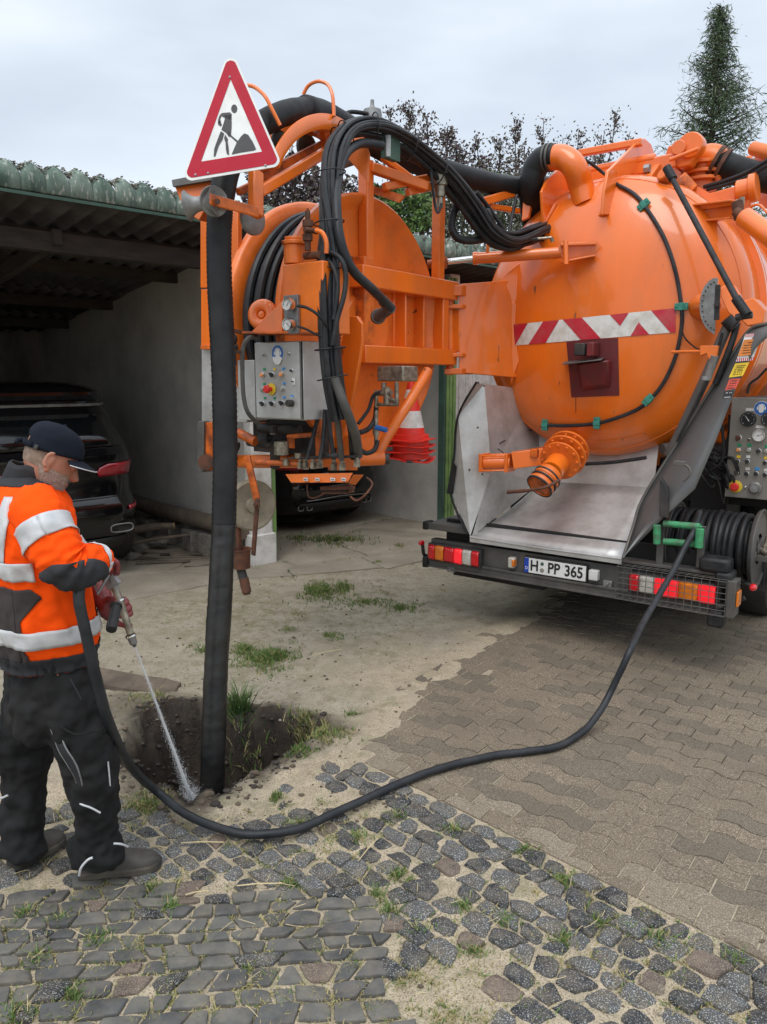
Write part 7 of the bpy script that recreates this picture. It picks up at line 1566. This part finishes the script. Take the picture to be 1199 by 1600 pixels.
for s_ in (1, -1):      # braces over the shoulders
    rows = []
    for i in range(41):
        t = i/40; py = 857-(857-752)*sin(pi*min(1, t*1.0)*.5) if t < .62 else None
    th0, th1 = (128, 148) if s_ > 0 else (212, 232); rows = [[tsurf(857-(857-764)*i/24, rad(th0+s_*(0) - s_*22*(i/24)**1.5+(th1-th0)*j/6), .004) for j in range(7)] for i in range(25)]
    band('shoulder_band', rows, M['reflective'])
    fr_ = [[tsurf(764+(860-764)*i/24, rad(s_*(84-24*(i/24)**.6)-s_*20*j/6), .004) for j in range(7)] for i in range(25)]
    band('shoulder_band', fr_, M['reflective'])
band('hem', tgrid(1025, 1000, 0, 360, .0045, 12, 110), M['cloth_grey'])
rows = [[tsurf(1003-(1003-896)*i/30, rad(168-44*j/14), .0045) for j in range(15)] for i in range(31)]; band('dark_side_panel', rows, M['cloth_dark'])
rows = [[tsurf(1003-(1003-896)*i/30, rad(123.2-j/6*(5+(26*max(0, 1-abs(i/30-.88)/.30))+3*(i < 4))), .0045) for j in range(7)] for i in range(31)]; band('dark_side_panel', rows, M['cloth_dark'])
rows = [[tsurf(752-(752-741)*i/6, rad(20+320*j/60), .003) for j in range(61)] for i in range(7)]; band('yoke', rows, M['cloth_grey'])
nk_ = lambda k: neck0+(neck1-neck0)*k
neck0, neck1 = pp(45, 750, 2.625), pp(57, 727, 2.615)
b = MB(); b.grid([[nk_(-.5+i/5*1.5)+FW*((.088-.006*i/5)*cos(2*pi*j/50))+RT*((.100-.012*i/5)*sin(2*pi*j/50))+ZZ*(.016*(-cos(2*pi*j/50))*i/5+.003*sin(j*.9)) for j in range(51)] for i in range(6)]); b.build('collar', M['cloth_grey'], jk, solid=.006, ang=75)
def sband(f, s0, s1, a0, a1, off, m_, name, n=40): return band(name, [[f(s0+(s1-s0)*i/8, rad(a0+(a1-a0)*j/n), off) for j in range(n+1)] for i in range(9)], m_)
sband(SR, .245, .345, 0, 360, .005, M['reflective'], 'reflective_band'); sband(SLf, .3, .42, 0, 360, .0035, M['reflective'], 'reflective_band')
sband(SR, .885, .93, 0, 360, .003, M['reflective'], 'reflective_band')
# elbow patch: on the outer, lower side of the sleeve
rows = []
for i in range(25):
    s = .50+.36*i/24; hw = 78*math.sqrt(max(0.02, 1-((s-.68)/.19)**2)); rows.append([SR(s, rad(EA+hw*(j/10-1)), .003) for j in range(21)]) if 0 else rows.append((s, hw))
def elbow_dir():   # the side of the sleeve facing down and outwards
    best = max(range(0, 360, 10), key=lambda a: (SR(.62, rad(a))-SR(.62, rad(a+180))).normalized().dot(Vector((-.1, -.75, -.62)))); return best
EA = elbow_dir()
band('elbow_patch', [[SR(s, rad(EA+hw*(j/10-1)), .0065) for j in range(21)] for s, hw in rows], M['cloth_grey'])
# ---- trousers
b = MB()
HP = [(985, 78, 2.66, .140, .180), (1030, 82, 2.66, .150, .195), (1060, 84, 2.66, .155, .20), (1090, 80, 2.66, .155, .20), (1120, 76, 2.66, .145, .185), (1145, 74, 2.66, .10, .13)]
rows = []
for q in interp(HP, 5):
    c = pp(q[1], q[0], q[2]); rows.append([c+FW*(q[3]*cos(2*pi*j/48))+RT*(q[4]*sin(2*pi*j/48)) for j in range(48)])
b.grid(rows, closed=True); b.f.append(tuple(range(48))); b.m.append(0); n0 = len(b.v); b.f.append(tuple(range(n0-48, n0))[::-1]); b.m.append(0)
def leg(P):
    Q = interp(P, 6); b.tube([pp(q[0], q[1], q[2]) for q in Q], [q[3]+.006*noise.noise(Vector((i*.6, q[0]*.1, 2))) for i, q in enumerate(Q)], 28)
leg([(100, 1075, 2.58, .100), (118, 1120, 2.56, .104), (132, 1165, 2.56, .099), (143, 1210, 2.57, .092), (151, 1255, 2.585, .084), (155, 1290, 2.60, .076), (153, 1320, 2.61, .088), (152, 1336, 2.61, .088), (152, 1346, 2.61, .087)])
leg([(52, 1080, 2.76, .100), (44, 1130, 2.78, .104), (38, 1180, 2.78, .096), (36, 1220, 2.775, .089), (38, 1260, 2.765, .083), (38, 1300, 2.75, .077), (36, 1322, 2.735, .082), (35, 1336, 2.73, .080)])
tr_ = b.build('trousers', M['cloth_black'], man)
rm = tr_.modifiers.new('weld', 'REMESH'); rm.mode = 'VOXEL'; rm.voxel_size = .009; rm.use_smooth_shade = True
sm_ = tr_.modifiers.new('smooth', 'SMOOTH'); sm_.iterations = 6
tx = bpy.data.textures.new('folds', 'CLOUDS'); tx.noise_scale = .085; tx.noise_depth = 2
dm = tr_.modifiers.new('folds', 'DISPLACE'); dm.texture = tx; dm.strength = .055; dm.mid_level = .5; dm.texture_coords = 'LOCAL'
tx2 = bpy.data.textures.new('creases', 'STUCCI'); tx2.noise_scale = .035; tx2.turbulence = 8
dm = tr_.modifiers.new('creases', 'DISPLACE'); dm.texture = tx2; dm.strength = .010; dm.mid_level = .5; dm.texture_coords = 'LOCAL'
sm_ = tr_.modifiers.new('smooth2', 'SMOOTH'); sm_.iterations = 2
def legline(P, r, nm, m_, par=tr_): b_ = MB(); b_.tube(sp(P, 6), r, 8); return b_.build(nm, m_, par)
def onleg(px, py, Y): return pp(px, py, Y)
# pocket flap, zip and piping on the near leg
b_ = MB(); Z = [(76, 1128, 2.483), (84, 1150, 2.470), (92, 1172, 2.464), (104, 1192, 2.470), (116, 1212, 2.480), (124, 1236, 2.493)]; Z2 = [(81, 1126, 2.476), (95, 1150, 2.460), (104, 1170, 2.454), (118, 1192, 2.460), (126, 1214, 2.470), (131, 1238, 2.483)]
A_ = sp([pp(*q) for q in Z], 6); B2 = sp([pp(*q) for q in Z2], 6); b_.grid([[a.lerp(c, k/4)-FW*0+Vector((0, -.004*sin(pi*k/4), 0)) for k in range(5)] for a, c in zip(A_, B2)]); b_.build('open_zip_panel', M['cloth_grey'], tr_, solid=.003)
legline([pp(*q) for q in Z], .0032, 'zip_teeth', M['galvanised']); legline([pp(*q) for q in Z2], .0032, 'zip_teeth', M['galvanised'])
legline([pp(128, 1236, 2.495), pp(133, 1238, 2.492), pp(137, 1243, 2.498)], .0045, 'zip_pull', M['chrome'])
legline([pp(116, 1250, 2.498), pp(128, 1257, 2.485), pp(142, 1262, 2.490), pp(157, 1270, 2.502)], .0035, 'piping', M['reflective']); legline([pp(124, 1368, 2.515), pp(127, 1356, 2.505), pp(137, 1344, 2.500), pp(145, 1340, 2.505)], .0045, 'piping', M['reflective'])
legline([pp(178, 1318, 2.540), pp(190, 1319, 2.555), pp(200, 1323, 2.580)], .004, 'piping', M['reflective']); legline([pp(-2, 1120, 2.690), pp(-4, 1160, 2.680), pp(-3, 1240, 2.670), pp(12, 1243, 2.655)], .004, 'piping', M['reflective'])
legline([pp(169, 1190, 2.520), pp(171, 1210, 2.520), pp(173, 1238, 2.525)], .003, 'piping', M['reflective'])
legline([pp(110, 1060, 2.458), pp(118, 1075, 2.453), pp(127, 1092, 2.450)], .0022, 'pocket_seam', M['cloth_grey']); legline([pp(95, 1135, 2.443), pp(120, 1148, 2.438), pp(150, 1142, 2.458), pp(158, 1150, 2.468)], .004, 'pocket_seam', M['cloth_black'])
# ---- head, neck and the body under the clothes
HD = Vector((.88, .47, 0)).normalized(); tl = rad(30); hf = HD*cos(tl)-ZZ*sin(tl); hr = Vector((HD.y, -HD.x, 0)); hu = hr.cross(hf)
if hu.z < 0: hu = -hu
HS = .90
Hc = pp(80, 716, 2.60)
HR = [(-.122, .052, .014, .014, .012), (-.117, .046, .030, .030, .026), (-.105, .034, .048, .045, .043), (-.085, .018, .068, .065, .056), (-.058, .004, .086, .080, .065), (-.028, 0, .092, .090, .071), (.005, 0, .090, .097, .075), (.035, -.002, .093, .100, .077), (.065, -.004, .090, .096, .074), (.092, -.006, .074, .080, .062), (.110, -.008, .045, .050, .04), (.117, -.008, .012, .014, .012)]
HR = [tuple(x*HS for x in r) for r in HR]; HRI = interp(HR, 5)
def hsurf(h, th, off=0):
    for k in range(len(HRI)-1):
        if HRI[k][0] <= h <= HRI[k+1][0]:
            t = (h-HRI[k][0])/(HRI[k+1][0]-HRI[k][0]+1e-9); q = [x+(y-x)*t for x, y in zip(HRI[k], HRI[k+1])]; break
    else: q = HRI[0] if h < HRI[0][0] else HRI[-1]
    cs, sn = cos(th), sin(th); rf = (q[2] if cs > 0 else q[3])+off
    return Hc+hu*q[0]+hf*(q[1]+rf*cs)+hr*((q[4]+off)*sn)
b = MB(); b.grid([[hsurf(q[0], 2*pi*j/40) for j in range(40)] for q in HRI], closed=True); b.f.append(tuple(range(40))); b.m.append(0); n0 = len(b.v); b.f.append(tuple(range(n0-40, n0))[::-1]); b.m.append(0)
# nose, brow, lips, cheek, ears
b.tube([Hc+hf*HS*.086+hu*HS*.012, Hc+hf*HS*.100-hu*HS*.012, Hc+hf*HS*.112-hu*HS*.034, Hc+hf*HS*.098-hu*HS*.042], [.008, .010, .015, .011], 10)
b.ell(Hc+hf*HS*.080+hu*HS*.022, .014, .045, .010, hf, hr, hu, 12, 8); b.ell(Hc+hf*HS*.088-hu*HS*.066, .010, .022, .006, hf, hr, hu, 10, 6); b.ell(Hc+hf*HS*.086-hu*HS*.077, .010, .018, .006, hf, hr, hu, 10, 6)
for s_ in (-1, 1):
    c = Hc+hr*(HS*.076*s_)-hf*HS*.010-hu*HS*.006; b.ell(c, .016, .009, .027, (hf*HS*.96-hu*HS*.2).normalized(), hr, (hu*HS*.96+hf*HS*.2).normalized(), 14, 10)
    P = [c+hr*(HS*.010*s_)+((hf*-1)*(.016*cos(a)*.9)+hu*(.026*sin(a)+.002)) for a in [(-1.4+k*.34) for k in range(11)]]; b.tube(P, .0055, 8); b.ell(c-hu*HS*.032+hf*HS*.006, .009, .007, .012, hf, hr, hu, 8, 6)
    b.ell(Hc+hf*HS*.048+hr*(HS*.036*s_)-hu*HS*.03, .022, .02, .026, hf, hr, hu, 10, 8)
neckb = pp(50, 762, 2.63); b.tube([Hc-hu*.03, Hc.lerp(neckb, .4), Hc.lerp(neckb, .75), neckb-ZZ*.06], [.054, .054, .056, .058], 24)
for q0, q1 in zip(TJI[::6], TJI[6::6]): b.tube([pp(q0[1], q0[0], q0[2]), pp(q1[1], q1[0], q1[2])], [min(q0[3], q0[4])*.72, min(q1[3], q1[4])*.72], 20)
for s_ in (-.10, .10): b.tube([pp(83, 1050, 2.66)+RT*s_, pp(71, 930, 2.65)+RT*s_, pp(55, 820, 2.63)+RT*s_], [.085, .09, .08], 16)
def armt(P): b.tube(sp([pp(*q[:3]) for q in P], 4), [x[3] for x in interp(P, 4)], 14)
armt([(50, 795, 2.55, .04), (66, 818, 2.47, .045), (104, 878, 2.415, .045), (138, 880, 2.46, .038), (164, 873, 2.53, .03)]); armt([(58, 795, 2.78, .04), (100, 860, 2.88, .045), (124, 892, 2.86, .042), (147, 918, 2.77, .035), (158, 935, 2.71, .028)])
b.tube(sp([pp(85, 1050, 2.60), pp(118, 1120, 2.57), pp(143, 1210, 2.575), pp(155, 1290, 2.60), pp(150, 1325, 2.61)], 4), [.075]*5+[.065]*4+[.055]*4+[.04]*4, 14); b.tube(sp([pp(75, 1050, 2.72), pp(44, 1130, 2.77), pp(36, 1220, 2.77), pp(38, 1300, 2.75), pp(33, 1315, 2.72)], 4), [.075]*5+[.065]*4+[.055]*4+[.04]*4, 14)
body = b.build('body', M['skin'], man); rm = body.modifiers.new('weld', 'REMESH'); rm.mode = 'VOXEL'; rm.voxel_size = .0045; rm.use_smooth_shade = True; s2 = body.modifiers.new('smooth', 'SMOOTH'); s2.iterations = 2; s2.factor = .4
for s_ in (-1, 1):
    b = MB(); c = Hc+hf*HS*.079+hr*(HS*.032*s_)+hu*HS*.002; b.ell(c, .012, .012, .0105, seg=14, rings=10); ey = b.build('eye', M['skin'], body); b = MB(); b.ell(c+hf*HS*.0085-hu*HS*.003, .005, .005, .005, seg=10, rings=8); b.build('iris', M['ink'], ey)
b = MB(); b.tube([Hc+hf*HS*.091-hu*HS*.0715+hr*HS*.02, Hc+hf*HS*.099-hu*HS*.0715, Hc+hf*HS*.091-hu*HS*.0715-hr*HS*.02], .0016, 6); b.build('mouth', M['rust'], body)
b = MB(); b.grid([[hsurf(HS*(-.117+.083*i/12), rad(-112+224*j/40), .0035+.0028*noise.noise(Vector((i*1.7, j*1.3, 1)))-(.004 if (abs(j-20) < 5 and i > 6) else 0)) for j in range(41)] for i in range(13)]); b.build('beard', M['stubble'], body, ang=70)
b = MB()
for k in range(900):      # short whiskers
    h_, th_ = HS*random.uniform(-.115, -.042), rad(random.uniform(-105, 105)); p = hsurf(h_, th_, .004); n_ = (p-Hc-hu*h_).normalized(); b.tube([p, p+(n_*.5-hu*.9+Vector((random.gauss(0, .3),)*3)).normalized()*random.uniform(.003, .007)], .0004, 3, caps=False)
b.build('whiskers', M['hair_white'], body)
b = MB(); b.grid([[hsurf(HS*(-.045+.055*i/8), rad(100+160*j/40), .0022+.0015*noise.noise(Vector((i*1.9, j*1.1, 4)))) for j in range(41)] for i in range(9)]); b.build('hair', M['hair_grey'], body, ang=70)
# ---- cap
b = MB(); rows = []
hb_ = lambda th: HS*(.022+.020*cos(th))
for i in range(15):
    t = i/14; rows.append([hsurf(hb_(2*pi*j/56)+(HS*.1165-hb_(2*pi*j/56))*t**.9, 2*pi*j/56, .009+.002*sin(3*2*pi*j/56)**8*.0+.0022*noise.noise(Vector((j*.25, i*.35, 2))))+hu*(.010*t) for j in range(56)])
cb_ = MB(); base = 0; cb_.v = [p for r in rows for p in r]
for i in range(14):
    for j in range(56):
        d = abs(j-28)
        if d <= 4 and 2 <= i <= int(5.6-.35*d*d*.35): continue      # opening above the strap
        cb_.f.append((i*56+j, i*56+(j+1) % 56, (i+1)*56+(j+1) % 56, (i+1)*56+j)); cb_.m.append(0)
cb_.v += [Hc+hu*HS*.131-hf*.008]
for j in range(56): cb_.f.append((14*56+j, 14*56+(j+1) % 56, 15*56)); cb_.m.append(0)
cap = cb_.build('cap', M['cap_cloth'], man, solid=.0035, ang=60)
b = MB(); b.ell(Hc+hu*HS*.133-hf*.008, .007, .007, .004, hf, hr, hu, 10, 6); b.build('cap_button', M['cap_cloth'], cap)
b = MB(); rows = []
for i in range(9):
    t = i/8; rows.append([hsurf(hb_(0)-.002, rad(-62+124*j/20), .008+.062*t*math.sqrt(max(0, 1-((j-10)/10.4)**2))**.8)-hu*(.016*((j-10)/10.)**2+.012*t) for j in range(21)])
b.grid(rows); b.build('cap_brim', M['cap_cloth'], cap, solid=.004, ang=60); b = MB(); b.tube([p+hu*.001 for p in rows[-1]], .0018, 6); b.build('brim_edge', M['reflective'], cap)
b = MB(); b.grid([[hsurf(.006+.018*i/2+.0, rad(140+80*j/16), .0125) for j in range(17)] for i in range(3)]); b.build('cap_strap', M['cap_cloth'], cap, solid=.003); b = MB(); b.box(hsurf(.015, rad(128), .0145), .014, .006, .016, hu.cross(hsurf(.015, rad(128), .1)-Hc).normalized(), (hsurf(.015, rad(128), .1)-Hc).normalized(), hu); b.build('strap_buckle', M['black_metal'], cap, bevel=.002)
b = MB(); b.tube(sp([hsurf(.014, rad(205), .014), hsurf(.008, rad(196), .03), hsurf(-.004, rad(192), .032)], 5), [.008]*11, 8); b.build('strap_end', M['cap_cloth'], cap)
# ---- gloves
def glove(name, palm, pr, chains, cuff, thumb):
    b = MB(); c, X, Y, Z = palm; b.ell(c, *pr, X, Y, Z, 18, 12)
    for ch, r in chains: Q = sp(ch, 4); b.tube(Q, [r*(1-.22*i/(len(Q)-1)) for i in range(len(Q))], 10); b.ell(Q[-1], r*.78, r*.78, r*.78, seg=8, rings=6); [b.ell(k, r*1.06, r*1.06, r*1.06, seg=8, rings=6) for k in ch[1:-1]]
    Q = sp(thumb, 4); b.tube(Q, .0115, 10); b.ell(Q[-1], .0105, .0105, .0105, seg=8, rings=6)
    b.tube(sp([q[0] for q in cuff], 4), [x[0] for x in interp([(q[1],) for q in cuff], 4)], 18)
    o = b.build(name, M['glove_red'], man); rm = o.modifiers.new('weld', 'REMESH'); rm.mode = 'VOXEL'; rm.voxel_size = .0028; rm.use_smooth_shade = True; s2 = o.modifiers.new('smooth', 'SMOOTH'); s2.iterations = 3; s2.factor = .4
    tg = bpy.data.textures.new('glove_folds', 'CLOUDS'); tg.noise_scale = .02; d = o.modifiers.new('folds', 'DISPLACE'); d.texture = tg; d.strength = .004; d.texture_coords = 'LOCAL'; return o
X = Vector((1, 0, 0)); Yv = Vector((0, 1, 0))
# left hand: under the barrel, fingers curled round it
pc = pp(170, 951, 2.68); dz = (L1-L0).normalized()
chs = []
for k, (a, r) in enumerate(((0, .0108), (.021, .0112), (.042, .0108), (.063, .0098))):
    o = dz*a; s_ = 1-.08*abs(k-1); ks = pp(181, 936, 2.70)+o
    chs.append(([ks, ks+Vector((.030*s_, .010, -.004)), ks+Vector((.046*s_, -.012, -.010)), ks+Vector((.036*s_, -.034, -.014)), ks+Vector((.018*s_, -.040, -.012))], r))
ks = pp(178, 968, 2.66); chs[3] = ([ks, ks+Vector((.022, -.004, -.016)), ks+Vector((.045, -.010, -.020)), ks+Vector((.062, -.006, -.018))], .0100)
glove('glove', (pc, X, Yv, ZZ), (.036, .028, .046), chs, [(pp(172, 955, 2.69), .030), (pp(163, 940, 2.70), .034), (pp(156, 925, 2.72), .040), (pp(150, 914, 2.75), .044)], [pc+Vector((-.005, -.01, .03)), pc+Vector((.012, -.026, .045)), pc+Vector((.032, -.030, .046)), pc+Vector((.045, -.022, .038))])
# right hand: on the trigger, above
pc = pp(167, 880, 2.575); chs = []
for k, r in enumerate((.0105, .011, .0105, .0095)):
    ks = pp(172, 872+k*1.5, 2.56+.018*k)+Vector((0, 0, 0)); chs.append(([ks, ks+Vector((.020, .006, -.018)), ks+Vector((.018, .012, -.048)), ks+Vector((.0, .016, -.060)), ks+Vector((-.014, .014, -.050))], r))
glove('glove', (pc, X, Yv, ZZ), (.028, .036, .044), chs, [(pc, .032), (pp(162, 876, 2.55), .036), (pp(157, 874, 2.52), .040)], [pc+Vector((-.01, .02, -.01)), pc+Vector((-.012, .03, -.035)), pc+Vector((-.004, .03, -.058)), pc+Vector((.008, .02, -.066))])
# ---- boots
def boot(heel, toe, label=None):
    h, t = Vector((heel[0], heel[1], 0)), Vector((toe[0], toe[1], 0)); d = (t-h); L_ = d.length; d.normalize(); s_ = Vector((-d.y, d.x, 0)); gz = .020
    sec = [(0, .018, .085), (.03, .034, .112), (.12, .039, .125), (.25, .040, .118), (.38, .041, .102), (.52, .046, .082), (.68, .050, .066), (.82, .047, .056), (.93, .036, .046), (1.0, .012, .030)]
    b = MB(); rows = []
    for x, w, hh in interp(sec, 3):
        row = []
        for j in range(25):
            a = pi*j/24; row.append(h+d*(x*L_)+s_*(w*math.copysign(abs(cos(a))**.75, cos(a))*1.0)+ZZ*(gz+.020+(hh-.02)*abs(sin(a))**.8+.0018*noise.noise(Vector((x*20, j*.5, 1)))))
        rows.append(row)
    b.grid(rows); b.f.append(tuple(range(25))); b.m.append(0); n0 = len(b.v); b.f.append(tuple(range(n0-25, n0))[::-1]); b.m.append(0)
    bo = b.build('boot', M['boot'], man, ang=70)
    b = MB(); out_ = [(x, w*1.10+.003) for x, w, hh in interp(sec, 3)]; P = [h+d*((x-.5)*1.03+.5)*L_+s_*w for x, w in out_]+[h+d*((x-.5)*1.03+.5)*L_-s_*w for x, w in out_[::-1]]; b.prism([p+ZZ*.014 for p in P], ZZ*.030); b.build('boot_sole', M['sole'], bo, bevel=.006)
    b = MB()
    for k in range(4):
        x = .36+.07*k; z = gz+.108-.085*(x-.36)/.28*.9; c = h+d*(x*L_); b.tube([c+s_*.024+ZZ*(z-.006), c+ZZ*(z+.002), c-s_*.024+d*.012+ZZ*(z-.006)], .0022, 6)
    c = h+d*(.34*L_)+ZZ*.125
    b.tube(sp([c, c+d*.02+s_*.018-ZZ*.004, c+d*.05+s_*.02-ZZ*.02, c+d*.06-ZZ*.018], 5), .002, 6); b.tube(sp([c, c+d*.01-s_*.022-ZZ*.006, c+d*.045-s_*.03-ZZ*.03], 5), .002, 6); b.build('laces', M['ink'], bo)
q = lambda px, py: g2(px, py)
boot(Vector(q(120, 1382))+Vector((0, .035)), Vector(q(248, 1364))+Vector((0, .03))); boot(Vector(q(16, 1368))+Vector((.0, .02)), Vector(q(97, 1318))+Vector((0, .01)))
